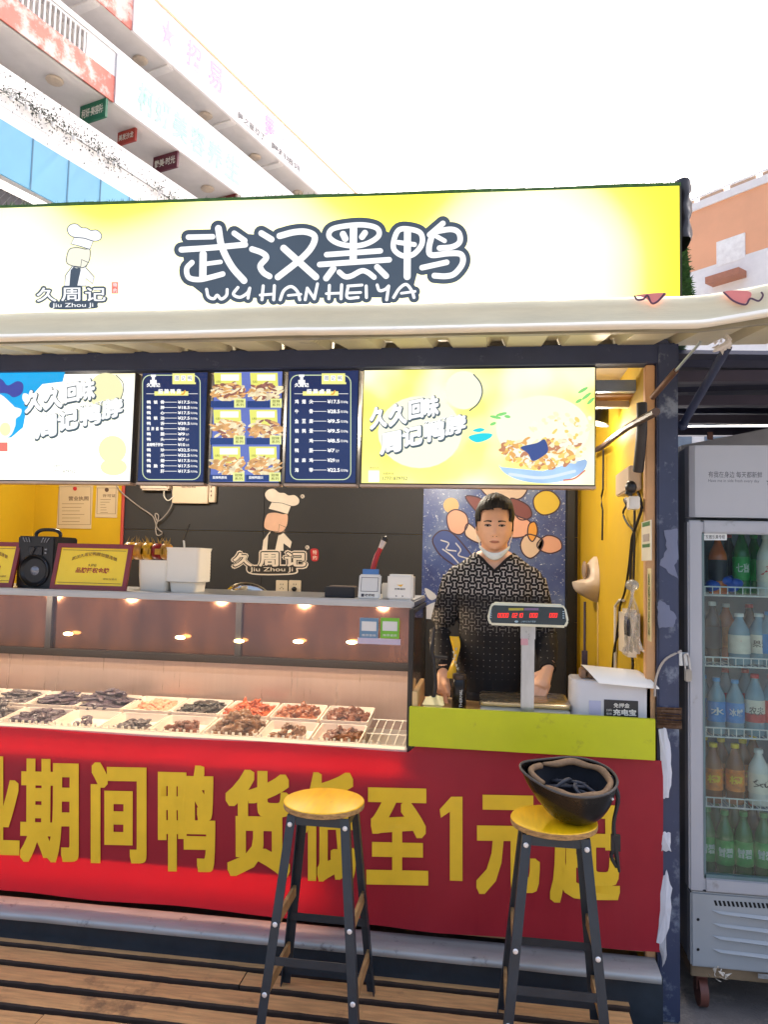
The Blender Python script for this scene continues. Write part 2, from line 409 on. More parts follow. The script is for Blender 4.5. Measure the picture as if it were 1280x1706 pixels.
m = MB(); m.box(CX1 - .014, CX1 + .006, 2.93, 2.965, .76, 1.356); m.box(CX1 - .014, CX1 + .006, 2.965, 3.54, 1.335, 1.356); m.box(CX1 - .014, CX1 + .006, 3.51, 3.54, .76, 1.335)
build('end_frame', m, mat('black_frame', S(28, 24, 22), .35), t, bevel=.003)
m = MB(); m.box(CX1 - .006, CX1 - .001, 2.965, 3.51, .76, 1.335); build('end_glass', m, glass('end_pane', (.9, .88, .85, 1), .8), t)
m = MB(); m.box(CX0, CX1 - .01, 2.927, 2.95, .79, .822); build('front_lip', m, mat('lip_steel', S(236, 226, 206), .3, .4), t, bevel=.004)
m = MB()
i = CX0 + .01
while i < CX1 - .12: m.box(i, i + .008, 2.951, 2.958, .80, .832); i += .03
build('lip_grille', m, white_pl, t)
m = MB(); m.box(CX0, CX1 - .02, 2.9262, 2.9275, .811, .8215); build('light_strip', m, emat('lip_led', S(255, 232, 190), 1.2), t)
lamp_glint_mb = MB(); lampX = [-2.75, -2.32, -1.88, -1.38, -.93, -.52]
for X in lampX: lamp_glint_mb.lathe([(.0001, 1.352), (.03, 1.352), (.03, 1.346), (.0001, 1.344)], (X, 3.3, 0), 14)
for px, py in ((113, 1056), (300, 1062), (398, 1068), (497, 1069), (586, 1070)): q_ = UY(px, py, 3.49); lamp_glint_mb.ball(q_, .026, .012, .009, 12, 6)  # no bulbs here: glowing balls stand in for lamp reflections at the back
build('lamp_and_glint', lamp_glint_mb, emat('bulb_and_glint', S(255, 222, 150), 30), t)
for X in lampX:
    ld = bpy.data.lights.new('case_lamp', 'POINT'); ld.energy = 2.3; ld.color = (1, .80, .58); ld.shadow_soft_size = .03
    lo = bpy.data.objects.new('case_lamp', ld); COL.objects.link(lo); lo.parent = t; lo.location = Vector((X, 3.3, 1.325)) - t.location
# wire rack at right end
m = MB()
for i in range(7): m.tube([(-.545 + i * .036, 2.98, .79), (-.545 + i * .036, 3.36, .83)], .0025, 5)
for yy, zz in ((2.98, .79), (3.17, .81), (3.36, .83)): m.tube([(-.55, yy, zz), (-.325, yy, zz)], .003, 5)
build('wire_rack', m, white_pl, t)

# ---- banner
YB = 2.915
def banner_sheet(x0, x1, z0, z1, Y, n=130):
    rows = []
    for i in range(n + 1):
        X = x0 + (x1 - x0) * i / n; cl = [z0(X) + (z1(X) - z0(X)) * j / 26 for j in range(27)]
        rows.append([(X, Y + fold(X, zz) + .0006 * mnoise.noise((X * 14, zz * 9, 5)), zz) for zz in cl])
    return MB().grid(rows)
def fold(X, z): return .005 * mnoise.noise((X * 1.9 + z * 1.2, z * 1.6, 2)) + .004 * mnoise.noise((X * 5 - z * 4, z * 2.5, 8)) * (1 + 1.2 * max(0, (.35 - z) * 4)) - .002
def cloth(name, col, tr):
    m = bpy.data.materials.new(name); m.use_nodes = True; nt = m.node_tree; b = nt.nodes['Principled BSDF']; b.inputs['Base Color'].default_value = col; b.inputs['Roughness'].default_value = .5
    tc = nn(nt, 'ShaderNodeTexCoord'); no = nn(nt, 'ShaderNodeTexNoise', i_Scale=7.0, i_Detail=6.0); nt.links.new(tc.outputs['Object'], no.inputs['Vector'])
    cr = nn(nt, 'ShaderNodeValToRGB'); e = cr.color_ramp.elements; e[0].color = tuple(c * .85 for c in col[:3]) + (1,); e[1].color = tuple(c * 1.12 for c in col[:3]) + (1,); nt.links.new(no.outputs[0], cr.inputs[0]); nt.links.new(cr.outputs[0], b.inputs['Base Color'])
    wv = nn(nt, 'ShaderNodeTexNoise', i_Scale=3.0, i_Detail=3.0); mp = nn(nt, 'ShaderNodeMapping'); mp.inputs['Scale'].default_value = (3, 1, .6); nt.links.new(tc.outputs['Object'], mp.inputs[0]); nt.links.new(mp.outputs[0], wv.inputs['Vector'])
    bp = nn(nt, 'ShaderNodeBump', i_Strength=.35, i_Distance=.02); nt.links.new(wv.outputs[0], bp.inputs['Height']); nt.links.new(bp.outputs[0], b.inputs['Normal'])
    if tr:
        tl = nn(nt, 'ShaderNodeBsdfTranslucent'); tl.inputs[0].default_value = (.75, .012, .016, 1); mx = nn(nt, 'ShaderNodeMixShader'); mx.inputs[0].default_value = tr
        nt.links.new(b.outputs[0], mx.inputs[1]); nt.links.new(tl.outputs[0], mx.inputs[2]); nt.links.new(mx.outputs[0], nt.nodes['Material Output'].inputs[0])
    return m
t = thing('red_banner', 'long red cloth banner with yellow Chinese price slogan hung across the stall front', 'banner', (-1, YB, .14))
m = banner_sheet(-3.2, .655, lambda X: .147 + .004 * sin(X * 9), lambda X: .808 + .003 * sin(X * 6) if X < -.29 else .83, YB)
build('cloth', m, cloth('banner_red', S(176, 32, 52), .28), t, smooth='all')
m = MB(); YT = YB - .0045
def bl(ch, x0, y0, x1, y1, b=.04): m.text(ch, x0, y0, x1, y1, YT, b, .02, 0, True)
bl('业', -62, 1257, 33, 1424)
for c, a in (('期', (34, 1262, 131, 1437)), ('间', (151, 1268, 244, 1439)), ('鸭', (263, 1272, 359, 1453)), ('货', (376, 1280, 484, 1461)), ('低', (500, 1284, 594, 1469)), ('至', (611, 1310, 714, 1474)), ('元', (794, 1322, 900, 1490)), ('起', (917, 1330, 1034, 1505))): bl(c, *a)
m.poly([(733, 1348), (752, 1327), (771, 1327), (771, 1467), (750, 1466), (750, 1352), (735, 1362)], YT)
for v in m.v: v.y += fold(v.x, v.z)
build('lettering', m, mat('banner_yellow', S(240, 196, 40), .55, var=.08), t)
# box the banner hangs on: lit hollow above and below, closed panel between
t = kiosk
m = MB(); m.box(CX0, -.29, 2.928, 3.0, .295, .695); build('front_panel', m, mat('panel_grey', S(70, 66, 66), .6), t)
m = MB(); m.box(CX0, -.32, 2.945, 2.955, .742, .752); m.box(CX0, -.62, 2.965, 2.98, .262, .276)
build('light_strip', m, emat('red_strip_led', S(255, 180, 140), 12.0), t)
m = MB(); m.box(CX0, -.29, 3.002, 3.015, .13, .738); build('recess_back', m, mat('recess_white', S(215, 215, 215), .6), t)

# ---- green counter
t = thing('serving_counter', 'lime green fronted serving counter beside the glass case', 'counter', (.17, 3.05, .83))
m = MB(); m.box(-.290, .622, 2.882, 2.902, .836, .985); build('front_board', m, mat('lime_board', S(194, 198, 16), .5, var=.06, dirt=S(150, 150, 40), dirt_amt=.03, dirt_s=7), t, bevel=.002)
m = MB(); m.box(-.27, .598, 2.904, 3.3, .93, .955); build('counter_top', m, mat('counter_ply', S(196, 160, 110), .5), t, bevel=.002)
m = MB(); m.prism([(-.282, .957), (-.282, 1.04), (-.262, 1.04), (-.262, .957)], 2.905, 3.25); build('side_board', m, mat('ply_edge', S(214, 178, 124), .5), t, bevel=.003)

# ================================================================== SIGN
t = thing('shop_sign', 'long glowing yellow and white sign box on the stall roof with black lettering', 'sign', (-1.2, 3.05, 2.53))
YS = 2.95
top = lambda X: 3.056 - .0148 * (X - .73) * .9
m = MB(); x0, x1 = -3.3, .742
m.hexa([Vector(p) for p in ((x0, 2.965, 2.53), (x1, 2.965, 2.53), (x0, 3.15, 2.53), (x1, 3.15, 2.53), (x0, 2.965, top(x0)), (x1, 2.965, top(x1)), (x0, 3.15, top(x0)), (x1, 3.15, top(x1)))])
build('sign_box', m, mat('sign_box_black', S(32, 32, 36), .5), t)
m = MB(); m.add([(x0 + .01, YS, 2.54), (.730, YS, 2.54), (.730, YS, top(.73) - .008), (x0 + .01, YS, top(x0) - .008), (x0 + .01, YS + .014, 2.54), (.730, YS + .014, 2.54), (.730, YS + .014, top(.73) - .008), (x0 + .01, YS + .014, top(x0) - .008)], [(0, 1, 2, 3), (4, 7, 6, 5), (0, 3, 7, 4), (1, 5, 6, 2), (2, 6, 7, 3), (0, 4, 5, 1)])
sf = bpy.data.materials.new('sign_face'); sf.use_nodes = True; nt = sf.node_tree; b = nt.nodes['Principled BSDF']
b.inputs['Base Color'].default_value = S(230, 220, 60); b.inputs['Roughness'].default_value = .3
tc = nn(nt, 'ShaderNodeTexCoord'); sp = nn(nt, 'ShaderNodeSeparateXYZ'); nt.links.new(tc.outputs['Object'], sp.inputs[0])
def mapr(src, a, b_, c=0., d=1.):
    n = nn(nt, 'ShaderNodeMapRange'); n.interpolation_type = 'SMOOTHSTEP'; nt.links.new(src, n.inputs[0])
    for i, q in enumerate((a, b_, c, d)): n.inputs[i + 1].default_value = q
    return n.outputs[0]
def mth(op, a, b_=None):
    n = nn(nt, 'ShaderNodeMath', operation=op)
    for i, q in enumerate((a, b_)):
        if q is None: continue
        if isinstance(q, (int, float)): n.inputs[i].default_value = q
        else: nt.links.new(q, n.inputs[i])
    return n.outputs[0]
# tubes behind the face: dimmer where they end (right edge, between the lamp banks along the top)
rx = mapr(sp.outputs[0], 1.93, 1.60)      # object x is relative to the thing base
nz = nn(nt, 'ShaderNodeTexNoise', i_Scale=1.5, i_Detail=1.0); mp = nn(nt, 'ShaderNodeMapping'); mp.inputs['Scale'].default_value = (1.2, 1, .4); nt.links.new(tc.outputs['Object'], mp.inputs[0]); nt.links.new(mp.outputs[0], nz.inputs['Vector'])
wob = mth('MULTIPLY', mth('SINE', mth('ADD', mth('MULTIPLY', sp.outputs[0], 5.3), 3.82)), .13)
tz = mapr(mth('ADD', mth('ADD', sp.outputs[2], wob), mth('MULTIPLY', mth('SUBTRACT', nz.outputs[0], .5), .26)), .72, .30)
fac = mth('MULTIPLY', rx, mth('ADD', mth('MULTIPLY', tz, .93), .07))
cr = nn(nt, 'ShaderNodeValToRGB'); e = cr.color_ramp.elements; e[0].position = 0; e[0].color = (.86, .80, .0, 1); e[1].position = 1; e[1].color = (1.12, 1.12, .95, 1)
q = cr.color_ramp.elements.new(.30); q.color = (1.0, .97, .14, 1); q = cr.color_ramp.elements.new(.62); q.color = (1.04, 1.04, .60, 1)
nt.links.new(fac, cr.inputs[0]); nt.links.new(cr.outputs[0], b.inputs['Emission Color']); b.inputs['Emission Strength'].default_value = 1.0 / 2 ** EXPO
build('lit_face', m, sf, t)
# black cloud behind the lettering, then the white strokes
def C2(p): return [(280 + x / 4.923, 350 + y / 4.923) for x, y in p]
def C3(p): return [(520 + x / 4.741, 350 + y / 4.741) for x, y in p]
ST = []   # (points, width px, closed)
def s2(p, w, c=False): ST.append((C2(p), w / 4.923, c))
def s3(p, w, c=False): ST.append((C3(p), w / 4.741, c))
s2([(165, 222), (365, 218)], 44); s2([(108, 325), (360, 308), (632, 283)], 48); s2([(412, 150), (440, 300), (520, 460), (622, 578)], 56); s2([(542, 190), (628, 250)], 46); s2([(632, 248), (596, 285)], 34)
s2([(195, 430), (152, 480), (168, 552), (250, 570), (340, 553), (448, 524)], 44); s2([(287, 362), (284, 555)], 60); s2([(300, 442), (430, 425)], 36)
s2([(765, 190), (848, 240)], 50); s2([(688, 320), (770, 350), (806, 390), (756, 455), (780, 510), (832, 543)], 48)
s2([(915, 212), (1030, 182), (1130, 178), (1202, 215), (1180, 300), (1090, 400), (900, 550)], 52); s2([(948, 312), (1212, 548)], 56)
s3([(160, 150), (290, 122), (420, 118), (515, 145), (525, 205), (440, 262), (330, 283), (205, 262), (135, 210)], 42, True); s3([(328, 130), (325, 400)], 58); s3([(245, 190), (262, 225)], 52); s3([(418, 180), (395, 212)], 48)
s3([(115, 352), (540, 322)], 43); s3([(60, 430), (610, 392)], 44); s3([(168, 462), (112, 538)], 50); s3([(215, 490), (260, 525), (310, 520), (390, 480), (440, 492), (490, 530)], 42); s3([(515, 450), (585, 520)], 48)
s3([(690, 155), (780, 152), (860, 185), (868, 270), (800, 350), (715, 360), (648, 310), (650, 230)], 42, True); s3([(755, 160), (752, 525)], 56); s3([(680, 255), (810, 272)], 38)
s3([(1035, 105), (930, 195)], 44); s3([(948, 200), (925, 300), (945, 355), (1080, 342), (1178, 350), (1190, 420), (1130, 500), (1060, 522), (968, 518)], 46); s3([(985, 168), (1100, 152), (1160, 180), (1168, 250), (1110, 290), (1008, 300)], 44); s3([(980, 205), (1048, 243)], 36); s3([(870, 455), (1065, 412)], 44)
nh = len(ST)
s2([(315, 650), (330, 710), (375, 727), (402, 698), (435, 730), (478, 700), (484, 652)], 25); s2([(572, 635), (535, 690), (590, 715), (650, 680), (668, 645)], 25); s2([(670, 640), (655, 722)], 24)
s2([(780, 622), (770, 735)], 25); s2([(872, 620), (866, 735)], 25); s2([(755, 697), (870, 688)], 22); s2([(920, 735), (950, 660), (1010, 627), (1062, 670), (1080, 735)], 25); s2([(985, 700), (1090, 690)], 20)
s2([(1125, 735), (1142, 640)], 24); s2([(1142, 640), (1200, 728)], 24); s2([(1200, 728), (1226, 605)], 24)
s3([(137, 595), (133, 700)], 24); s3([(234, 590), (229, 700)], 24); s3([(112, 660), (232, 655)], 20); s3([(285, 600), (278, 690), (365, 690)], 23); s3([(282, 600), (395, 592)], 22); s3([(280, 655), (385, 650)], 20); s3([(428, 600), (430, 690)], 24)
s3([(515, 592), (532, 635), (575, 628), (606, 600)], 24); s3([(606, 600), (590, 708)], 24); s3([(645, 690), (690, 620), (745, 587), (790, 640), (806, 690)], 24); s3([(706, 657), (815, 642)], 20)
m = MB(); YD = YS - .004
for i, (p, w_, c) in enumerate(ST): m.stroke(p, w_ + (15.5 if i < nh else 12.5), YD, 5, c)
m.poly(C2([(130, 230), (400, 170), (700, 200), (1180, 180), (1280, 300), (1280, 720), (320, 720), (170, 600), (110, 330)]), YD)
m.poly(C3([(120, 200), (500, 130), (640, 190), (900, 150), (1150, 160), (1180, 480), (830, 500), (780, 690), (-60, 690), (-60, 240)]), YD)
build('lettering_outline', m, emat('sign_charcoal', S(76, 90, 106), .75, .12, 3), t)
m = MB()
for p, w_, c in ST: m.stroke(p, w_, YS - .009, 6, c)
build('lettering', m, emat('sign_white', S(255, 255, 255), 1.1), t)
# emblem at the left: hat and jacket of a cook over the lettering
def hatcoat(mw, md, ms, X, Y, k, line, ms2=None):
    """plain cook emblem; X(px,py) places it; line = outline width"""
    f = lambda pts: [X(a, b) for a, b in pts]
    hat = [(660, 250), (600, 215), (580, 150), (620, 100), (690, 92), (750, 135), (810, 140), (860, 168), (930, 165), (985, 215), (975, 275), (900, 298), (780, 262)]
    band = [(660, 250), (622, 330), (740, 360), (850, 395), (890, 295), (780, 262)]
    face = [(600, 400), (690, 372), (790, 390), (850, 400), (840, 530), (770, 610), (640, 590), (570, 540)]
    coat = [(640, 590), (560, 700), (545, 830), (800, 830), (800, 740), (880, 800), (900, 720), (800, 610), (830, 550), (750, 515), (740, 600)]
    apr = [(655, 600), (620, 640), (605, 825), (700, 825), (740, 640), (735, 612), (690, 618)]
    neck = [(630, 540), (810, 520), (815, 600), (760, 640), (650, 640)]
    for pts, mm, sm in ((neck, ms, False), (coat, mw, False), (face, ms, True), (band, mw, False), (hat, mw, True), (apr, md, False)):
        (mm.spoly if sm else mm.poly)(f(pts), Y)
        if line and mm is not md and pts is not neck:
            md.stroke(f(pts), line, Y - .0006, 5 if sm else 0, True)
mw, md, ms = MB(), MB(), MB()
PX = lambda a, b: (30 + a / 7.11, 360 + b / 7.11)
hatcoat(mw, md, ms, PX, YD, 1, 1.5)
build('emblem_white', mw, emat('sign_white', S(255, 255, 255)), t); build('emblem_face', ms, emat('sign_cream', S(255, 250, 226), 1.0), t)
for a in (('久', 57, 476, 97, 506), ('周', 98, 476, 137, 505), ('记', 138, 476, 179, 505)): md.text(*a, YD - .001, .09, -.01)
md.spoly([(82, 505), (95, 502), (155, 501), (162, 508), (155, 514), (90, 515)], YD - .001)
build('emblem_dark', md, emat('sign_charcoal', S(76, 90, 106)), t)
mw = MB()
for a in (('久', 60, 479, 94, 503), ('周', 101, 479, 134, 502), ('记', 141, 479, 176, 502)): mw.text(*a, YD - .003, .028, -.01)
mw.text('Jiu Zhou Ji', 86, 505, 155, 514, YD - .003, .012, -.01)
build('emblem_lettering', mw, emat('sign_white', S(255, 255, 255)), t)
m = MB(); m.rect(186, 470, 196, 489, YD); build('red_seal', m, emat('seal_red', S(240, 110, 90)), t)
m = MB(); m.text('特', 188, 471, 194.5, 478.5, YD - .002, .02); m.text('约', 188, 480, 194.5, 488, YD - .002, .02); build('seal_lettering', m, emat('sign_white', S(255, 255, 255)), t)
# turf on top of and beside the sign
turf = mat('plastic_turf', S(54, 92, 44), .8, var=.5, vs=30)
m = MB()
for i in range(60): X = -3.3 + i * .0673; m.box(X, X + .0672, 2.958, 3.15, top(X) - .004, top(X) + .010 + .012 * mnoise.noise((X * 3, 1, 1)))
for i in range(5200):
    X = rnd(-3.25, .74); y = rnd(2.96, 3.15); z = top(X); h = rnd(.014, .034) * (1 + .9 * max(0, mnoise.noise((X * 2.5, 0, 4)))); a = rnd(0, 6.28); l = rnd(.003, .014)
    m.add([(X - .0025 * cos(a), y - .0025 * sin(a), z - .002), (X + .0025 * cos(a), y + .0025 * sin(a), z - .002), (X + l * cos(a * 3), y + l * sin(a * 3), z + h)], [(0, 1, 2)])
tag(build('artificial_turf', m, turf), 'dark green plastic turf fringe along the top edge of the glowing sign', 'artificial turf', kind='stuff')
t = thing('turf_cladding', 'dark green turf clad block behind the right end of the glowing sign', 'cladding', (.7, 3.5, 2.53))
m = MB(); m.add([(.3, 3.16, 2.53), (.86, 3.2, 2.53), (.86, 3.6, 2.53), (.3, 3.6, 2.53), (.3, 3.16, 3.03), (.80, 3.17, 3.03), (.78, 3.5, 3.03), (.3, 3.5, 3.03)], [(0, 1, 5, 4), (1, 2, 6, 5), (2, 3, 7, 6), (3, 0, 4, 7), (4, 5, 6, 7), (3, 2, 1, 0)])
build('block', m, turf, t)
m = MB()
for i in range(4500):
    w_ = rnd(0, 1); q = rnd(0, 1); P = Vector((.86 - .07 * w_, 3.2 + .35 * q, 2.53 + .5 * w_)) if rnd(0, 1) < .6 else Vector((.76 + .1 * q - .06 * w_, 3.18, 2.53 + .5 * w_))
    d = Vector((rnd(.0, .022), rnd(-.018, .004), rnd(-.012, .012))); e = Vector((0, rnd(-.003, .003), .003))
    m.add([P - e, P + e, P + d], [(0, 1, 2)])
build('blades', m, turf, t)
rows = []
for i in range(15):
    w_ = i / 14; row = []
    for j in range(13):
        a = j / 12; r_ = .035 + .01 * mnoise.noise((a * 6, w_ * 7, 1))
        row.append((.765 + r_ * cos(-pi * .9 + a * pi * 1.4) + .012 * mnoise.noise((w_ * 5, a * 4, 9)), 3.08 + .09 * sin(-pi * .9 + a * pi * 1.4), 2.86 + w_ * .25 - .02 * w_ * a))
    rows.append(row)
m = MB(); m.grid(rows); m.ball((.757, 3.07, 3.09), .052, .06, .03)
build('plastic_wrap', m, mat('black_plastic_wrap', S(40, 38, 44), .35, var=.3), t, smooth='all')

# ================================================================== AWNING
t = thing('awning', 'cream valance awning over corrugated sheeting along the stall front', 'awning', (-1.2, 2.6, 2.3))
prof = [(2.94, 2.53), (2.60, 2.445), (2.46, 2.418), (2.43, 2.414), (2.408, 2.404), (2.402, 2.375), (2.402, 2.335), (2.392, 2.322), (2.37, 2.309), (2.368, 2.302), (2.385, 2.297), (2.41, 2.30)]
xs = [-3.3 + i * .05 for i in range(80)] + [.68, .75, .8, .856, .95, 1.1, 1.3, 1.5]
rows = []
for X in xs:
    up = 0 if X < .66 else (X - .66) * .13; row = []
    for q, (yy, zz) in enumerate(prof):
        n_ = .006 * mnoise.noise((X * 1.7, zz * 6, 2)) + .003 * mnoise.noise((X * 11, zz * 14, 5)); lift = up * (1 if q > 3 else .55)
        row.append((X, yy + n_ - (.10 * max(0, X - .66) if q > 3 else 0), zz + lift + .004 * mnoise.noise((X * 2.3, 3, 1))))
    rows.append(row)
m = MB(); m.grid([r_[:8] for r_ in rows]); mh = MB(); mh.grid([r_[7:] for r_ in rows])
cream = mat('cream_canvas', S(208, 200, 170), .7, var=.08, vs=4, bump=.1, bs=30, stretch=(1, 1, 8))
build('valance', m, cream, t, smooth='all'); build('hem', mh, mat('skylit_hem', S(232, 228, 214), .7, var=.04), t, smooth='all')  # paler canvas on the lip paints in the sky light it catches
# wing marks printed on the valance
def vz(px, py): py = py + 5.5; p = UY(px, py, 2.396 - .10 * max(0, UY(px, py, 2.4).x - .66)); return p
def vpoly(mm, pts, off): 
    q = catmull([(a, b, 0) for a, b in pts], 5, True); mm.add([vz(p.x, p.y) - Vector((0, off, 0)) for p in q], [tuple(range(len(q)))])
def vstroke(mm, pts, w_, off):
    p = catmull([(a, b, 0) for a, b in pts], 5); A, B = [], []
    for i in range(len(p)):
        d = (p[min(i + 1, len(p) - 1)] - p[max(i - 1, 0)]).normalized(); n_ = Vector((-d.y, d.x, 0)) * w_ / 2; A.append(vz((p[i] + n_).x, (p[i] + n_).y) - Vector((0, off, 0))); B.append(vz((p[i] - n_).x, (p[i] - n_).y) - Vector((0, off, 0)))
    N_ = len(p); mm.add(A + B, [(i, i + 1, N_ + i + 1, N_ + i) for i in range(N_ - 1)])
m = MB(); vpoly(m, [(1060, 487), (1108, 483), (1104, 492), (1088, 501), (1076, 492)], .004); vpoly(m, [(1207, 481), (1245, 480), (1252, 488), (1240, 501), (1222, 496)], .004)
build('printed_wing', m, mat('print_pink', S(216, 130, 126), .6), t)
m = MB(); vstroke(m, [(1057, 488), (1062, 495), (1072, 494), (1079, 488), (1086, 501), (1097, 497), (1108, 484)], 3.2, .006); vstroke(m, [(1205, 482), (1222, 497), (1242, 503), (1250, 493), (1264, 497), (1271, 488), (1268, 482)], 3.2, .006)
build('printed_outline', m, mat('print_plum', S(84, 58, 78), .6), t)
# corrugated sheet
rows = []; X = -3.35; pr = []
while X < 1.5:
    for dx, h in ((0, 0), (.125, 0), (.145, .028), (.185, .028), (.205, 0)): pr.append((X + dx, h))
    X += .214
m = MB(); NY = 5
for i in range(NY):
    w_ = i / (NY - 1); rows.append([(x, 2.45 + .53 * w_, 2.316 + .098 * w_ + h + (0 if x < .66 else (x - .66) * .09 * (1 - w_))) for x, h in pr])
m.grid(rows)
build('roof_sheet', m, mat('cream_sheet_metal', S(208, 198, 164), .45, .2, var=.12, vs=4, dirt=S(120, 108, 88), dirt_amt=.08), t)
m = MB(); m.bar((-3.3, 2.46, 2.312), (.66, 2.46, 2.312), .02, .016); m.bar((.66, 2.46, 2.312), (1.5, 2.39, 2.375), .02, .016)
build('edge_tube', m, mat('grey_tube', S(170, 164, 144), .45, .4), t)
m = MB(); a = UY(1088, 662, 2.90); b_ = UY(1168, 570, 2.55); c_ = a.lerp(b_, .52); m.tube([a, c_], .011, 10)
build('support_strut', m, mat('rusty_tube', S(122, 92, 76), .55, .4, var=.3), t, smooth=True)
m = MB(); m.tube([c_, b_], .005, 8); build('support_rod', m, aluminium, t, smooth=True)
a = UY(1138, 708, 3.05); b_ = UY(1213, 578, 2.62)
m = MB(); m.tube([a, b_], .016, 10); m.ball(a, .022); build('support_strut', m, navy, t, smooth=True)
m = MB(); q = UY(1207, 572, 2.60)
for i in range(26):
    d = Vector((rnd(-.03, .015), rnd(-.012, .012), rnd(-.028, .02))); s_ = Vector((rnd(-.012, .012), 0, rnd(-.012, .012))); m.add([q + d, q + d * .5 + s_ + Vector((0, -.012, 0)), q + d + s_ * 1.6], [(0, 1, 2)])
m.tube([q + Vector((.008, 0, .03)), q + Vector((.012, -.01, 0)), q + Vector((-.02, -.01, -.02)), q + Vector((-.035, 0, -.028))], [.006, .012, .009, .003], 7, 4)
tag(build('rag', m, mat('white_rag', S(206, 202, 198), .8)), 'knotted white rag tied to the top of the dark awning strut', 'rag')
# ================================================================== LIGHT BOXES OVER THE HATCH
YL = 2.95
def lightbox(name, label, px0, px1, y0, y1, face, group=None, x0=None):
    a = UY(px0, y1, YL); b_ = UY(px1, y0, YL); X0 = a.x if x0 is None else x0; X1 = b_.x
    t = thing(name, label, 'light box', ((X0 + X1) / 2, 3.0, 1.852), group)
    m = MB(); m.box(X0, X1, YL + .004, YL + .07, 1.853, 2.328); build('box_frame', m, mat('lightbox_frame', S(60, 58, 62), .4, .4), t, bevel=.002)
    m = MB(); m.box(X0 + .005, X1 - .005, YL, YL + .0045, 1.858, 2.323); build('lit_face', m, face, t)
    m = MB(); m.box(X0, X1, YL - .004, YL + .05, 1.842, 1.852); build('bottom_trim', m, mat('trim_alu', S(196, 170, 150), .35, .5), t)
    return t
YF = YL - .001
def face_grad(name, stops, sx=1.6, sc=1.4):
    m = bpy.data.materials.new(name); m.use_nodes = True; nt = m.node_tree; b = nt.nodes['Principled BSDF']; b.inputs['Base Color'].default_value = (.5, .5, .3, 1); b.inputs['Roughness'].default_value = .25
    tc = nn(nt, 'ShaderNodeTexCoord'); mp = nn(nt, 'ShaderNodeMapping'); mp.inputs['Scale'].default_value = (sx, 1, 1.6); nt.links.new(tc.outputs['Object'], mp.inputs[0])
    no = nn(nt, 'ShaderNodeTexNoise', i_Scale=sc, i_Detail=2.5); nt.links.new(mp.outputs[0], no.inputs['Vector'])
    cr = nn(nt, 'ShaderNodeValToRGB'); e = cr.color_ramp.elements
    e[0].position = stops[0][0]; e[0].color = stops[0][1]; e[1].position = stops[-1][0]; e[1].color = stops[-1][1]
    for p, c in stops[1:-1]: q = e.new(p); q.color = c
    nt.links.new(no.outputs[0], cr.inputs[0]); nt.links.new(cr.outputs[0], b.inputs['Emission Color']); b.inputs['Emission Strength'].default_value = 1 / 2 ** EXPO
    return m
navy_lit = emat('menu_navy_lit', S(30, 52, 106), .85, .12, 3, .1)
white_lit = emat('sign_white', S(255, 255, 255)); yel_lit = emat('pale_yellow_lit', S(250, 248, 150)); teal_lit = emat('teal_shadow_lit', S(84, 106, 118), .8)
mint = emat('mint_lit', S(200, 236, 226))
def slogan(t, ox, oy, k):
    """two tilted lines of lettering: dark drop letters with white faces"""
    dk, wh = MB(), MB()
    rows_ = [('久', 40, 652, 70, 690), ('久', 72, 647, 104, 685), ('回', 106, 640, 132, 673), ('味', 132, 634, 158, 670), ('周', 57, 696, 94, 733), ('记', 95, 686, 130, 720), ('鸭', 132, 678, 168, 712), ('脖', 168, 668, 204, 700)]
    for ch, x0, y0, x1, y1 in rows_:
        x0, x1, y0, y1 = ox + (x0 - 40) * k, ox + (x1 - 40) * k, oy + (y0 - 640) * k, oy + (y1 - 640) * k
        dk.text(ch, x0 - .6, y0 - .4, x1 + 3.0, y1 + 4.0, YF, .085, -.2); wh.text(ch, x0, y0, x1, y1, YF - .002, .055, -.2)
    q = (ox + 92 * k, oy + 36 * k, ox + 149 * k, oy + 46 * k)
    dk.text('ZhouJiYaBo', q[0] + .8, q[1] + 1.2, q[2] + .8, q[3] + 1.2, YF, .03, -.24); wh.text('ZhouJiYaBo', *q, YF - .002, .02, -.24)
    build('drop_lettering', dk, teal_lit, t); build('lettering', wh, white_lit, t)
# left picture box
fl = face_grad('picture_face_cream', [(.3, S(255, 250, 150)), (.42, (1.05, 1.05, .82, 1)), (.5, (1.3, 1.3, 1.2, 1))])
t = lightbox('picture_light_box', 'glowing cream and blue picture box at the left end of the menu row', 0, 226, 620, 804, fl, x0=-2.9)
m = MB(); m.poly([(-230, 619), (108, 620), (104, 636), (70, 640), (52, 660), (42, 690), (38, 712), (18, 729), (-40, 732), (-230, 732)], YF); build('blue_field', m, emat('sky_blue_lit', S(20, 178, 246), 1, .1, 4), t)
m = MB(); m.spoly([(-40, 660), (-5, 655), (18, 672), (24, 678), (35, 682), (33, 692), (26, 698), (24, 712), (10, 730), (-40, 735)], YF - .001); m.spoly([(38, 656), (46, 657), (49, 668), (42, 671), (37, 665)], YF - .001); build('white_shape', m, white_lit, t)
m = MB(); m.spoly([(-30, 630), (0, 631), (12, 642), (28, 635), (38, 640), (36, 655), (22, 662), (8, 655), (-30, 655)], YF - .002); build('indigo_shape', m, emat('indigo_lit', S(66, 78, 170)), t)
m = MB(); m.rect(-20, 737, 12, 752, YF - .002); build('coral_shape', m, emat('coral_lit', S(244, 130, 116)), t)
m = MB(); m.ell(8, 715, 9, 11, YF - .003); m.ell(176, 652, 29, 31, YF); m.ell(187, 749, 23, 23, YF); m.ell(189, 778, 22, 14, YF); build('pale_disc', m, emat('pale_yellow_soft', S(252, 248, 196)), t)
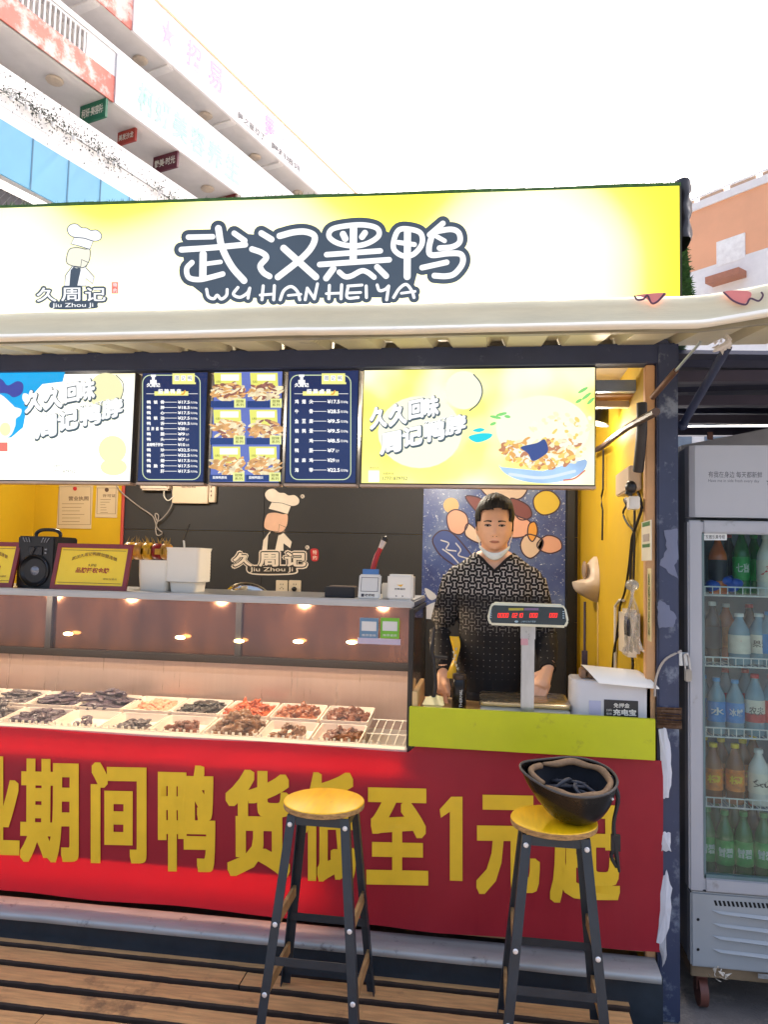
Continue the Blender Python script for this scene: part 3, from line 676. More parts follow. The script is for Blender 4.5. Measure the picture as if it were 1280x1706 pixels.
m = MB(); m.stroke([(193, 625), (204, 637), (205, 652), (199, 668)], 1.4, YF - .001); m.text('加盟热线', 88, 774, 104, 779, YF - .001, 0); m.text('17771879752', 88, 783, 125, 788, YF - .001, 0); build('thin_print', m, teal_lit, t)
slogan(t, 40, 640, 1.0)
# right picture box
fr_ = face_grad('picture_face_yellow', [(.34, S(255, 240, 30)), (.46, S(255, 248, 110)), (.56, (1.05, 1.05, .72, 1)), (.66, (1.2, 1.2, 1.0, 1))])
t = lightbox('picture_light_box', 'glowing yellow picture box with a bowl of food, right end of the menu row', 600, 994, 614, 808, fr_)
m = MB(); m.ell(773, 650, 31, 32, YF); m.ell(905, 715, 78, 56, YF); m.ell(700, 720, 70, 60, YF + .0001); build('pale_disc', m, emat('near_white_lit', S(255, 254, 228), 1.05), t)
m = MB(); m.stroke([(790, 624), (801, 638), (804, 655), (797, 672), (783, 684)], 2.2, YF - .001); m.text('加盟热线', 638, 787, 656, 791, YF - .001); m.text('17771879752', 638, 794, 679, 800, YF - .001, .01); m.text('微信扫码', 616, 778, 632, 781, YF - .001); build('thin_print', m, teal_lit, t)
slogan(t, 616, 668, .98)
m = MB(); m.rect(614, 784, 632, 803, YF - .001); build('white_square', m, white_lit, t)
m = MB(); m.poly([(835, 778)] + [(905 + 74 * cos(a), 770 + 35 * sin(a)) for a in (pi * (.97 - i / 30 * .99) for i in range(31))] + [(975, 765), (905, 785)], YF); build('bowl', m, emat('bowl_blue_lit', S(176, 210, 250), 1, .15, 9), t)
m = MB(); m.stroke([(850, 790), (905, 796), (958, 785)], 5, YF - .001); build('bowl_shine', m, emat('bowl_pale_lit', S(226, 240, 255)), t)
fm = [MB() for _ in range(5)]
random.seed(3)
for i in range(210):
    a = rnd(0, 2 * pi); r_ = sqrt(rnd(0, 1)); x = 905 + 70 * r_ * cos(a); y = 752 + 24 * r_ * sin(a) + .0016 * (x - 905) ** 2 * -1 + 4
    fm[random.randrange(5)].ell(x, y, rnd(3, 9), rnd(2, 4.5), YF - .002, rnd(-1, 1), 9)
for i in range(70):
    x = rnd(880, 990); y = rnd(690, 735); 
    if abs((y - 712)) + abs(x - 950) * .5 < 38: fm[random.choice((0, 1, 1, 4, 4))].ell(x, y, rnd(3, 7), rnd(2, 4), YF - .0024, rnd(-1, 1), 9)
for mm, c in zip(fm, (S(252, 222, 120), S(255, 246, 206), S(240, 180, 100), S(206, 140, 100), S(255, 252, 236))): build('printed_food', mm, emat('food_' + str(int(c[1] * 1e4)), c), t)
m = MB(); m.spoly([(868, 745), (895, 738), (908, 732), (914, 750), (905, 760), (888, 768), (880, 755)], YF - .006); build('navy_patch', m, emat('patch_navy', S(62, 84, 150)), t)
m = MB(); m.spoly([(781, 728), (800, 722), (820, 723), (815, 731), (795, 737)], YF - .006); m.spoly([(788, 717), (800, 713), (808, 716), (798, 720)], YF - .006); build('cyan_leaf', m, emat('cyan_lit', S(30, 220, 236)), t)
m = MB()
for (x, y) in ((826, 695), (836, 690), (822, 706), (846, 694), (965, 668), (978, 660), (972, 650), (985, 668)): m.ell(x, y, rnd(5, 10), 2.6, YF - .004, rnd(-.9, .3), 10)
build('green_leaf', m, emat('leaf_lit', S(140, 226, 130)), t)
m = MB(); m.stroke([(940, 800), (958, 797), (975, 784)], 2.5, YF - .004); build('chilli', m, emat('chilli_lit', S(226, 130, 110)), t)
# menus
def menu(label, px0, px1, title, items):
    t = lightbox('menu_board', label, px0, px1, 619, 807, navy_lit, 'navy price boards in the menu row')
    w = px1 - px0; u = lambda a: px0 + a * w
    L_, D_ = MB(), MB()
    x0, x1, y0, y1, r_ = u(.085), u(.885), 625, 799, 13
    pts = []
    for cx, cy, a0 in ((x1 - r_, y0 + r_, -pi / 2), (x1 - r_, y1 - r_, 0), (x0 + r_, y1 - r_, pi / 2), (x0 + r_, y0 + r_, pi)):
        pts += [(cx + r_ * cos(a0 + k * pi / 10), cy + r_ * sin(a0 + k * pi / 10)) for k in range(6)]
    m = MB(); m.stroke(pts, 1.5, YF, 0, True); build('border_line', m, emat('border_lit', S(214, 232, 190)), t)
    m = MB(); m.rect(u(.5), 622, u(.81), 637, YF - .001); m.rect(u(.5), 637, u(.825), 640, YF - .001); m.rect(u(.25), 652, u(.72), 659, YF - .001); build('yellow_plate', m, yel_lit, t)
    m = MB()
    for i in range(3): m.rect(u(.53 + i * .09), 625.5, u(.595 + i * .09), 634.5, YF - .002)
    m.stroke([(u(.14), 656), (u(.25), 656)], .8, YF); m.stroke([(u(.72), 656), (u(.85), 656)], .8, YF)
    n = len(items); ya, yb = (670, 785) if n > 10 else (669, 783); st = (yb - ya) / (n - 1); h = 6.0 if n > 10 else 7.2
    for i, (a, p) in enumerate(items):
        y = ya + i * st
        k = len(a); dx = .19 / max(1, k - 1)
        for j, ch in enumerate(a): m.text(ch, u(.145 + j * dx) - .2, y - h / 2, u(.145 + j * dx) + (6.4 if k < 4 else 4.4), y + h / 2, YF - .001, .035)
        m.stroke([(u(.36), y), (u(.56), y)], .8, YF - .001)
        q = p.split('元'); w0 = .165 if len(q[0]) > 3 else .10
        m.text(q[0], u(.575), y - h * .45, u(.575 + w0), y + h * .45, YF - .001, .035); m.text('元' + q[1], u(.583 + w0), y - h * .22, u(.583 + w0 + .0165 * len('元' + q[1])), y + h * .48, YF - .001, .03)
    for j, ch in enumerate(title): m.text(ch, u(.30 + j * .085), 648, u(.365 + j * .085), 656, YF - .002, .04)
    for (a, b, c, d) in ((.20, 624, .27, 628), (.215, 628, .255, 633), (.19, 633, .28, 640)): m.rect(u(a), b, u(c), d, YF - .001)
    m.text('久周记', u(.14), 638, u(.33), 645, YF - .002, .05)
    build('lettering', m, white_lit, t)
    m = MB(); m.stroke([(u(.63), 657), (u(.655), 656), (u(.675), 651)], 2.4, YF - .003); build('chilli', m, emat('chilli_orange', S(240, 170, 70)), t)
    m = MB()
    for i, ch in enumerate('周记鸭'): m.text(ch, u(.537 + i * .09), 626.5, u(.588 + i * .09), 633.5, YF - .003, .0)
    build('plate_lettering', m, teal_lit, t)
menu('navy price board with fourteen lines, right of the cream and blue picture box', 227, 347, '招牌鸭货',
     [('鸭锁骨', '¥17.5元/250g'), ('鸭脖', '¥18.5元/250g'), ('鸭心', '¥17.5元/250g'), ('鸭锁边', '¥27.5元/250g'), ('鸭舌', '¥39.5元/250g'), ('招牌酱鸭', '¥38元/个'), ('鸭腿', '¥9元/个'), ('鸭头', '¥7元/个'), ('麻辣鸭子拌饭', '¥10元/份'), ('鸭珍', '¥32.5元/250g'), ('鸭爪', '¥32.5元/250g'), ('鸭翅', '¥17.5元/250g'), ('鸭脆骨', '¥17.5元/250g'), ('鸭肝', '¥17.5元/250g')])
menu('navy price board with eight lines, left of the yellow picture box', 473, 599, '招牌卤货',
     [('鸡翅尖', '¥17.5元/250g'), ('牛骨', '¥28.5元/250g'), ('鱼豆腐', '¥9.5元/250g'), ('鹌鹑蛋', '¥9.5元/250g'), ('素鸡', '¥8.5元/250g'), ('鸭肠', '¥7元/个'), ('椒麻鸡', '¥29元/份'), ('海带', '¥22.5元/250g')])
# product photos
t = lightbox('product_board', 'lit board of six food pictures between the two navy price boards', 348, 472, 619, 805, emat('board_blue_lit', S(110, 128, 206), .95, .08, 4))
random.seed(11)
pk, bn, tg, tx, wt = [MB() for _ in range(5)]
nm = ['甜辣鸭脖', '甜辣鸭锁骨', '甜辣鸭掌筋', '甜辣鸭翅', '甜辣鸭脖段', '甜辣鸭翅尖']
for r_ in range(3):
    for c in range(2):
        fd1, fd2, fd3 = MB(), MB(), MB(); x0 = 352 + c * 60.5 - r_ * 1.0; y0 = 620 + r_ * 61.5
        pk.poly([(x0 + 4, y0 + 1), (x0 + 50, y0 + 1), (x0 + 51, y0 + 28), (x0 + 6, y0 + 30)], YF)
        wt.rect(x0 + 16, y0 + 4, x0 + 46, y0 + 14, YF - .0008)
        for i in range(80):
            a = rnd(0, 6.28); q = sqrt(rnd(0, 1)); x = x0 + 29 + 27 * q * cos(a); y = y0 + 34 + 15 * q * sin(a)
            random.choice((fd1, fd2, fd2, fd3 if i % 3 else fd1, fd1 if r_ else fd3)).ell(x, min(y, y0 + 46), rnd(4, 10), rnd(1.6, 3.6), YF - .001 - i * 1e-5, rnd(-.9, .5), 10)
        for mm, co, k in ((fd1, S(226, 172, 110), 'a'), (fd2, S(250, 232, 190), 'b'), (fd3, S(150, 100, 90), 'c')): build('printed_food', mm, emat('photo_food_' + k, co, 1, .25, 40), t)
        bn.rect(x0 - 1, y0 + 48, x0 + 58, y0 + 59, YF - .0036); tg.rect(x0 + 38, y0 + 44, x0 + 57, y0 + 59, YF - .0044)
        wt.text(nm[r_ * 2 + c], x0 + 4, y0 + 50, x0 + 28, y0 + 55, YF - .0034, .03); tx.text('甜辣', x0 + 41, y0 + 46, x0 + 54, y0 + 51, YF - .0052, .02); tx.text('系列', x0 + 41, y0 + 52, x0 + 54, y0 + 57, YF - .0052, .02)
        tx.text('久周记', x0 + 8, y0 + 14, x0 + 16, y0 + 18, YF - .001, .02)
build('printed_pack', pk, emat('pack_yellow', S(240, 240, 120)), t); build('printed_banner', bn, emat('band_navy', S(36, 66, 130)), t); build('price_tag', tg, emat('tag_yellow', S(244, 248, 160)), t)
build('white_print', wt, white_lit, t); build('dark_print', tx, emat('print_olive', S(110, 112, 50)), t)

# ================================================================== BACKGROUND BUILDINGS
white_wall = mat('white_render', S(236, 234, 232), .8, var=.04)
ANG = radians(18.3); BD = Vector((sin(ANG), cos(ANG), 0)); BN = Vector((cos(ANG), -sin(ANG), 0))
BP = UZ(260, 0, 23.0); BPERP = BN.dot(BP - CAM)
def fac(px, py, off=0):
    d = ray(px, py); P = CAM + d * ((BPERP - off) / BN.dot(d)); return BD.dot(P - BP), P.z
def bw(s, z, off=0): p = BP + BD * s - BN * off; return Vector((p.x, p.y, z))
def bslab(mm, s0, s1, z0, z1, o0, o1): return mm.hexa([bw(s0, z0, o0), bw(s1, z0, o0), bw(s0, z0, o1), bw(s1, z0, o1), bw(s0, z1, o0), bw(s1, z1, o0), bw(s0, z1, o1), bw(s1, z1, o1)])
zA, zU, zM, zL, zR, zD, zB = 23.0, 21.0, 19.98, 17.83, 15.58, 14.92, 13.06
sA, sL = fac(220, 47)[0], fac(190, 167)[0]
t = thing('gallery_building', 'pale multi storey gallery building with long shop fascias rising behind the stall', 'building', bw(8, -.1, 2))
S0, S1 = -12, 60
m = MB(); bslab(m, S0, S1, -.1, zA + .2, 1.95, 9); build('wall', m, white_wall, t)
m = MB(); bslab(m, S0, S1, zU, zU + .35, .06, 1.95); bslab(m, S0, S1, zL, zL + .35, .06, 1.95); bslab(m, S0, S1, zD - .6, zD - .2, .05, 1.95); bslab(m, S0, S1, 8.5, 9, .05, 1.95); build('floor_slab', m, mat('slab_grey', S(222, 219, 217), .8, var=.08, vs=1), t)
m = MB()
for px, py in ((285, 153), (390, 230), (470, 302), (160, 45)): s_ = fac(px, py)[0]; bslab(m, s_ - .18, s_ + .18, zU - .07, zU, .1, 1.95)
build('beam', m, white_wall, t)
m = MB(); bslab(m, sA, S1, zU - .02, zA - .12, -.06, .06); build('fascia', m, mat('white_fascia', S(240, 238, 240), .5, var=.02), t)
m = MB(); bslab(m, sL, S1, zL - .03, zM - .3, -.06, .06); build('fascia', m, mat('white_fascia', S(240, 238, 240)), t)
m = MB(); bslab(m, S0, S1, zM - .3, zM - .1, -.02, .1); bslab(m, S0, S1, zD + .26, 16.42, .0, .12); bslab(m, S0, S1, zD - .25, zD + .25, 0, .12); build('rail_band', m, white_wall, t)
pinkw = mat('peeling_pink_paint', S(222, 132, 118), .8, var=.12, vs=2, dirt=S(234, 206, 198), dirt_amt=.5, dirt_s=1.3)
m = MB(); bslab(m, S0, sA - .02, zU, zA, 0, .06); bslab(m, S0, sL - .02, zL, zL + .95, 0, .1); build('pink_parapet', m, pinkw, t)
m = MB(); bslab(m, sA + .1, S1, zA - .12, zA, -.08, .1); build('coping', m, mat('orange_coping', S(236, 168, 130), .7), t)
m = MB(); s_ = S0; bslab(m, S0, sL - 1.3, zM - .42, zM - .34, .0, .06); bslab(m, sL - 1.3, sL - .03, zL + .96, zM - .31, .01, .08)
while s_ < sL - 1.3: bslab(m, s_, s_ + .06, zL + .95, zM - .42, .01, .05); s_ += .2
build('balcony_railing', m, white_wall, t)
m = MB(); bslab(m, S0, S1, zR + .02, zR + .05, -.06, -.03); build('handrail', m, mat('thin_rail_grey', S(120, 120, 120)), t)
m = MB()
for px, py in ((243, 82), (355, 174), (438, 245), (510, 306)):
    s_ = fac(px, py)[0]; p = bw(s_ + .6, zU - .05, .9); m.ball(p, .3, .3, .1, 12, 6)
for px, py in ((75, 96), (345, 288)): s_ = fac(px, py)[0]; p = bw(s_ + 1.1, zL - .05, .9); m.ball(p, .3, .3, .1, 12, 6)
build('ceiling_lamp', m, mat('lamp_bowl', S(206, 190, 170), .4), t)
m = MB(); m.add([bw(S0, 9, -.05), bw(S1, 9, -.05), bw(S1, zD - .18, -.05), bw(S0, zD - .18, -.05)], [(0, 1, 2, 3)])
def bletters(rows, name, mt, h, zc, bold=.02):
    for r_ in rows: m = MB(); btext(m, *r_, h, -.075, bold, zc); build(name, m, mt, t)
def btext(mm, st, px0, py0, px1, py1, h, off=-.075, bold=.02, zc=None):
    s0, za = fac(px0, py0); s1, zb = fac(px1, py1); zc = zc or (za + zb) / 2; v, f, a0, a1, b0, b1 = text_geo(st, bold)
    mm.add([bw(s0 + (a[0] - a0) / (a1 - a0) * (s1 - s0), zc + ((a[1] - b0) / (b1 - b0) - .5) * h, off) for a in v], f)
blue = MB(); bslab(blue, S0, S1, zB, zD - .2, -.05, .02); build('blue_cladding', blue, mat('pale_blue_cladding', S(104, 172, 208), .5, var=.06, vs=.5), t)
m = MB()
for px in (48, 110, 165, 214): s_ = fac(px, 320)[0]; bslab(m, s_ - .025, s_ + .025, zB, zD - .2, -.06, -.05)
build('cladding_joint', m, mat('joint_blue', S(70, 120, 150)), t)
bletters([('★', 266, 48, 289, 48), ('招', 309, 80, 333, 98), ('易', 345, 110, 369, 128), ('舞', 440, 190, 456, 205)], 'pink_lettering', mat('letter_pink', S(212, 140, 208), .5), 1.15, 22.1)
bletters([('拉', 378, 140, 398, 158), ('丁', 408, 158, 428, 178), ('学', 463, 220, 478, 235), ('校', 484, 240, 500, 255)], 'pale_lettering', mat('letter_pale', S(220, 186, 220), .5), 1.1, 22.1)
bletters([('舞之星拉丁', 394, 186, 440, 226), ('舞蹈培训', 450, 232, 498, 272)], 'small_lettering', mat('letter_grey', S(60, 60, 74), .5), .34, 21.35)
bletters([(ch, 226 + i * 29, 190 + i * 22, 252 + i * 29, 206 + i * 22) for i, ch in enumerate('柯妍美容养生')], 'mint_lettering', mat('letter_mint', S(152, 212, 198), .5), 1.15, 18.75, .03)
def hang(name, label, px, py, w, h, col, st, tc_):
    s_ = fac(px, py)[0] + .9; p0 = bw(s_, zL - .03 - h, 1.3); p1 = bw(s_, zL - .03 - h, 1.3 - w); d = (p1 - p0).normalized()
    o = thing(name, label, 'hanging sign', (p0 + p1) / 2)
    m = MB(); n_ = BD * .05; u = Vector((0, 0, h)); m.hexa([p0 - n_, p1 - n_, p0 + n_, p1 + n_, p0 - n_ + u, p1 - n_ + u, p0 + n_ + u, p1 + n_ + u]); build('panel', m, col, o)
    m = MB(); v, f, a0, a1, b0, b1 = text_geo(st, .02); m.add([p0 - n_ * 1.3 + d * w * (.08 + .84 * (a[0] - a0) / (a1 - a0)) + Vector((0, 0, h * (.25 + .5 * (a[1] - b0) / (b1 - b0)))) for a in v], f); build('lettering', m, tc_, o)
cl = mat('letter_cream', S(226, 226, 214), .5)
hang('hanging_sign', 'green sign with white script hung under the gallery of the pale building', 143, 175, 1.28, .68, mat('sign_green', S(16, 104, 74), .5), '柯妍·美容院', cl)
hang('hanging_sign', 'dark maroon sign hung under the gallery, right of the green one', 270, 255, 1.28, .66, mat('sign_maroon', S(92, 30, 48), .5), '静美·时光', cl)
hang('hanging_sign', 'small red sign on the gallery wall between green and maroon signs', 208, 225, .9, .5, mat('sign_brick', S(170, 58, 44), .5), '美发沙龙', cl)
hang('hanging_sign', 'dark red sign hung under the gallery farthest along, just above the turf edge', 372, 322, 1.3, .6, mat('sign_darkred', S(110, 30, 34), .5), '造型', cl)
# plants on the gallery rail
leafm = mat('rail_leaf', S(44, 52, 40), .7, var=.5, vs=3)
for i, (px, py, n) in enumerate(((14, 160, 150), (40, 178, 90), (62, 205, 90), (82, 208, 160), (118, 222, 150), (160, 250, 190), (185, 275, 120), (262, 312, 150), (285, 330, 90))):
    s_ = fac(px, py)[0]; t = thing('potted_plant', ['thin dark leafed plant on the gallery rail at the far left above the blue cladding', 'small trailing plant second from the left on the gallery rail', 'sparse plant left of the bushy green plant on the gallery rail', 'bushy green plant on the rail, third above the blue cladding', 'spiky plant on the gallery rail right of the bushy green plant', 'widest trailing plant in the middle of the gallery rail', 'sparse plant right of the widest trailing plant on the gallery rail', 'plant on the gallery rail farther right, just above the turf', 'smallest and farthest plant on the gallery rail over the sign edge'][i], 'plant', bw(s_, zR, -.05), 'potted plants on the gallery rail')
    m = MB(); random.seed(40 + i)
    for k in range(n):
        p = bw(s_ + random.gauss(0, .5), zR + .05 + random.gauss(0, .22) * (1.3 if k % 3 else .4), -.16 + rnd(-.08, .06)); a = Vector((rnd(-.07, .07), rnd(-.07, .07), rnd(-.06, .06))); m.add([p, p + a, p + Vector((a.y, a.x, -a.z)) * .8], [(0, 1, 2)])
    build('foliage', m, leafm, t)
    m = MB(); m.lathe([(.06, -.16), (.085, -.02)], bw(s_, zR + .0, -.14), 10); build('pot', m, white_wall, t)
    m = MB()
    for k in range(5): m.tube([bw(s_, zR - .03, -.14), bw(s_ + rnd(-.2, .2), zR + .15, -.14), bw(s_ + rnd(-.5, .5), zR + rnd(-.3, .4), -.16)], .008, 4, 3)
    build('stem', m, leafm, t)
# little roof below the cladding, far left
t = thing('shed_roof', 'grey metal shed roof with white edge at the far left above the sign', 'roof', fac and bw(fac(10, 320)[0], 12.2, -1.2))
m = MB(); a, b_ = UY(-60, 268, 8), UY(92, 346, 10.5)
d = Vector((0, 0, -.12)); q = Vector((-1.2, -.6, -.7))
m.add([a, b_, b_ + d, a + d, a + q, b_ + q], [(0, 1, 2, 3), (0, 4, 5, 1)]); build('edge', m, white_wall, t)
m = MB(); a2, b2 = a + d * 1.2 + q * .01, b_ + d * 1.2 + q * .01; rows = []
for j in range(9): rows.append([a2.lerp(b2, i / 30) + Vector((-.1, -.05, -.16)) * j + Vector((0, 0, .05 * (i % 2))) for i in range(31)])
m.grid(rows); build('sheet', m, mat('slate_sheet', S(96, 98, 106), .6, var=.3), t)

# orange building on the right
OA = radians(-45); OD = Vector((sin(OA), cos(OA), 0)); ON = Vector((-cos(OA), sin(OA), 0)) * 1.0
OP = UZ(1151, 355, 13.0)
def ofac(px, py):
    d = ray(px, py); n_ = Vector((cos(OA), -sin(OA), 0)); P = CAM + d * (n_.dot(OP - CAM) / n_.dot(d)); return P
t = thing('orange_building', 'orange rendered building with white window behind the right end of the sign', 'building', (OP.x + 2, OP.y, -.1))
back = Vector((cos(OA), -sin(OA), 0)); back = back if back.dot(OP - CAM) > 0 else -back
def oslab(mm, s0, s1, z0, z1, o0, o1):
    P = lambda s, z, o: OP + OD * s + back * o + Vector((0, 0, z - OP.z)); return mm.hexa([P(s0, z0, o0), P(s1, z0, o0), P(s0, z0, o1), P(s1, z0, o1), P(s0, z1, o0), P(s1, z1, o0), P(s0, z1, o1), P(s1, z1, o1)])
zo = ofac(1163, 450).z; m = MB(); oslab(m, -14, 8, zo, 13, 0, 6); build('orange_wall', m, mat('orange_render', S(240, 178, 138), .8, var=.05, vs=1), t)
m = MB(); oslab(m, -14, 8, -.1, zo - .02, -.04, 6); oslab(m, -14, 8, 13, 13.25, -.06, 6); build('white_wall', m, white_wall, t)
w0, w1 = ofac(1196, 440), ofac(1243, 388); sw0, sw1 = OD.dot(w0 - OP), OD.dot(w1 - OP)
m = MB(); oslab(m, min(sw0, sw1), max(sw0, sw1), w0.z - .1, w1.z, -.05, .02); build('window', m, mat('bright_blind', S(244, 242, 238), .5), t)
m = MB(); pa, pb = ofac(1190, 474), ofac(1246, 464); sa, sb = OD.dot(pa - OP), OD.dot(pb - OP); oslab(m, min(sa, sb), max(sa, sb), pa.z - .1, pa.z + .1, -.5, -.04); build('canopy', m, mat('brown_beam', S(176, 118, 92), .6), t)
m = MB(); s_ = -12
while s_ < 6: oslab(m, s_, s_ + .8, 13.30, 13.48, .2, .25); s_ += 1.0
build('roof_railing', m, mat('rail_brown', S(190, 160, 138), .6), t)
m = MB(); oslab(m, -12, 6, 13.48, 13.54, .15, .3); oslab(m, -12, 6, 13.25, 13.32, .15, .3); build('railing_band', m, white_wall, t)
t = solo('water_tank', MB().lathe([(1.1, 0), (1.2, .1), (1.2, 1.6), (.9, 1.9), (.1, 2.0)], ofac(1275, 318) + back * 2 + Vector((0, 0, -.6)), 20), mat('mint_tank', S(140, 210, 200), .5), 'mint green rooftop tank at the top right corner on the orange building', 'tank', smooth=True)

# neighbour lean-to roof over the fridge
t = thing('blue_canopy', 'dark blue corrugated canopy stretching back beyond the stall over the fridge', 'canopy', (2.2, 5.5, 2.2))
rows = []; y = 3.25; prs = []
while y < 4.95:
    for dy, h in ((0, 0), (.1, 0), (.13, .05), (.22, .05), (.25, 0)): prs.append((y + dy, h))
    y += .31
m = MB(); m.grid([[(x, yy, 2.46 + .03 * (yy - 3.2) + h + .02 * sin(yy * 3 + x) * (x > 1)) for yy, h in prs] for x in (.76, 1.4, 2.2, 4.0)])
build('corrugated_sheet', m, mat('navy_sheet', S(42, 48, 74), .6, 0, var=.3, vs=4), t)
m = MB()
for yy in (3.5, 4.0, 4.5, 4.9): m.box(.76, 4.0, yy, yy + .05, 2.40, 2.45)
build('purlin', m, mat('pale_purlin', S(74, 70, 88), .5), t)
m = MB(); m.box(3.9, 4.0, 3.3, 3.4, -.1, 2.42); m.box(3.9, 4.0, 4.4, 4.5, -.1, 2.46); build('post', m, navy, t)
# far things seen under the canopy
t = thing('far_shop', 'pale shop front with tall windows far behind beneath the blue canopy', 'building', (8, 22, -.1))
m = MB(); m.box(2, 16, 22, 26, -.1, 7); build('wall', m, white_wall, t)
m = MB()
for i in range(14): m.box(2.3 + i * .95, 2.9 + i * .95, 21.95, 22.0, 4.6, 6.3)
build('window', m, mat('window_grey', S(120, 132, 146), .2), t)
m = MB(); a, b_ = UY(1120, 718, 9), UY(1215, 716, 9); m.tube([a, b_, b_ + Vector((3, 0, .02))], .055, 10); solo('pale_pipe', m, mat('pipe_pale', S(206, 206, 198), .5), 'pale horizontal pipe just under the far end of the blue canopy', 'pipe', smooth=True)
t = thing('grey_container', 'long grey sheet metal cabin roof behind the fridge top', 'cabin', (2.2, 5.2, -.1))
m = MB(); p0, p1 = UY(1136, 742, 4.2), UY(1300, 668, 4.2)
m.hexa([Vector((p0.x, 4.2, -.1)), Vector((p1.x + 2, 4.2, -.1)), Vector((p0.x, 6, -.1)), Vector((p1.x + 2, 6, -.1)), Vector((p0.x, 4.2, p0.z)), Vector((p1.x + 2, 4.2, p1.z + .28)), Vector((p0.x, 6, p0.z)), Vector((p1.x + 2, 6, p1.z + .28))])
build('body', m, mat('grey_cabin', S(146, 150, 158), .5, .2, var=.1), t)
m = MB(); q = UY(1184, 726, 4.19); m.box(q.x - .014, q.x + .014, 4.185, 4.199, q.z - .02, q.z + .02); build('notice', m, mat('notice_brown', S(120, 84, 74)), t)
# ================================================================== STOOLS
random.seed(21)
seat_top = mat('seat_veneer', S(246, 188, 6), .42, var=.14, vs=7, dirt=S(196, 140, 40), dirt_amt=.16, dirt_s=6, stretch=(8, 1, 1), coat=.1)
seat_edge = mat('particle_edge', S(168, 132, 84), .8, var=.5, vs=55, stretch=(1, 1, 3))
bolt_m = mat('bolt_white', S(222, 222, 222), .3, .3)
rung_wood = mat('rung_board', S(164, 128, 84), .7, var=.35, vs=25)
def make_stool(x, y, label):
    t = thing('bar_stool', label, 'stool', (x, y, 0), 'round topped bar stools on the deck')
    m = MB(); n = 40
    pr = [(.0001, .6885), (.132, .6885), (.1385, .691), (.14, .695), (.14, .708)]
    m.lathe(pr, (x, y, 0), n, cap=False); m.m = 1
    m.lathe([(.14, .708), (.1385, .711), (.135, .712), (.0001, .712)], (x, y, 0), n, cap=False)
    build('seat', m, [seat_edge, seat_top], t, smooth=True)
    top_ = .105; bot = .172; ht = .685
    P = lambda sx, sy, z: Vector((x + sx * (bot + (top_ - bot) * z / ht), y + sy * (bot * .98 + (top_ * .9 - bot * .98) * z / ht), z))
    for sy in (-1, 1):
        for sx in (-1, 1):
            m = MB(); a, b_ = P(sx, sy, 0), P(sx, sy, ht); w_, th = .030, .0035
            for (ex, ey) in (((-sx * w_, 0), (0, -sy * th)), ((-sx * th, 0), (0, -sy * w_))):
                A = [Vector((0, 0, 0)), Vector((ex[0], ex[1], 0)), Vector((ey[0], ey[1], 0)), Vector((ex[0] + ey[0], ex[1] + ey[1], 0))]
                o = Vector((0, 0, 0)) if abs(ey[1]) < .01 else Vector((0, 0, -.0004))
                m.hexa([a + q for q in A] + [b_ + q + o for q in A])
            leg = build('leg', m, black_metal, t)
            m = MB()
            for z in (.655, .345, .135):
                p = P(sx, sy, z) + Vector((-sx * .014, sy * .0005, 0)); d = Vector((0, sy, 0))
                m.lathe([(.0085, 0), (.0085, .002), (.006, .0045), (.0001, .005)], p, 10, d.to_track_quat('Z', 'Y').to_matrix())
            build('bolts', m, bolt_m, leg, smooth=True)
    for sy in (-1, 1):
        for z in ((.235, .03) if sy < 0 else (.25, .05)):
            a, b_ = P(-1, sy, z), P(1, sy, z); m = MB(); m.bar(a + Vector((.004, -sy * .004, 0)), b_ + Vector((-.004, -sy * .004, 0)), .004, .026); build('crossbar', m, black_metal, t)
        a, b_ = P(-1, sy, .668), P(1, sy, .668); m = MB(); m.bar(a + Vector((.03, -sy * .006, 0)), b_ + Vector((-.03, -sy * .006, 0)), .004, .03); build('crossbar', m, black_metal, t)
    for sx in (-1, 1):
        a, b_ = P(sx, -1, .668), P(sx, 1, .668); m = MB(); m.bar(a + Vector((-sx * .006, .03, 0)), b_ + Vector((-sx * .006, -.03, 0)), .004, .03); build('crossbar', m, black_metal, t)
        for z in (.345, .135):
            a, b_ = P(sx, -1, z), P(sx, 1, z); m = MB(); m.bar(a + Vector((-sx * .012, .004, 0)), b_ + Vector((-sx * .012, -.004, 0)), .012, .04); build('side_rung', m, rung_wood, t, bevel=.001)
    return t
make_stool(-.548, 2.572, 'empty yellow topped bar stool with black metal legs, left one')
make_stool(.228, 2.548, 'yellow topped bar stool with black metal legs carrying the upturned helmet')

# ================================================================== HELMET (upside down on the right stool)
HX, HY, HZ = .283, 2.56, .713
t = thing('helmet', 'glossy black open face scooter helmet lying upside down on the right stool', 'helmet', (HX, HY, HZ))
tilt = Matrix.Rotation(radians(16), 3, 'X') @ Matrix.Rotation(radians(5), 3, 'Y')
def hpt(a, w_, k=1.0, lip=0):
    """a: angle round, w_: 0 crown (bottom) .. 1 rim"""
    r_ = sin(min(1, w_ * 1.02) * pi / 2) ** .72; rx, ry = .127, .118
    c, s_ = cos(a), sin(a); front = max(0, -c)
    z = .146 * (1 - cos(w_ * pi / 2) ** .9) + (.012 * c if w_ > .5 else 0) * (w_ - .5) * 2
    flare = .055 * front ** 3 * max(0, (w_ - .55) / .45) ** 1.2
    return tilt @ Vector(((rx * r_ * k + flare) * c, ry * r_ * k * s_, z + .006 + front ** 4 * .02 * max(0, w_ - .6) / .4 - (1 - k) * .02 * (w_ < .8))) + Vector((HX, HY, HZ))
hs = mat('helmet_black', S(14, 13, 14), .26, var=.3, coat=.25, spec=.4)
nA = 44
m = MB(); rows = [[hpt(2 * pi * i / nA, w_ / 14) for i in range(nA + 1)] for w_ in range(15)]
m.grid(rows); build('shell', m, hs, t, smooth='all')
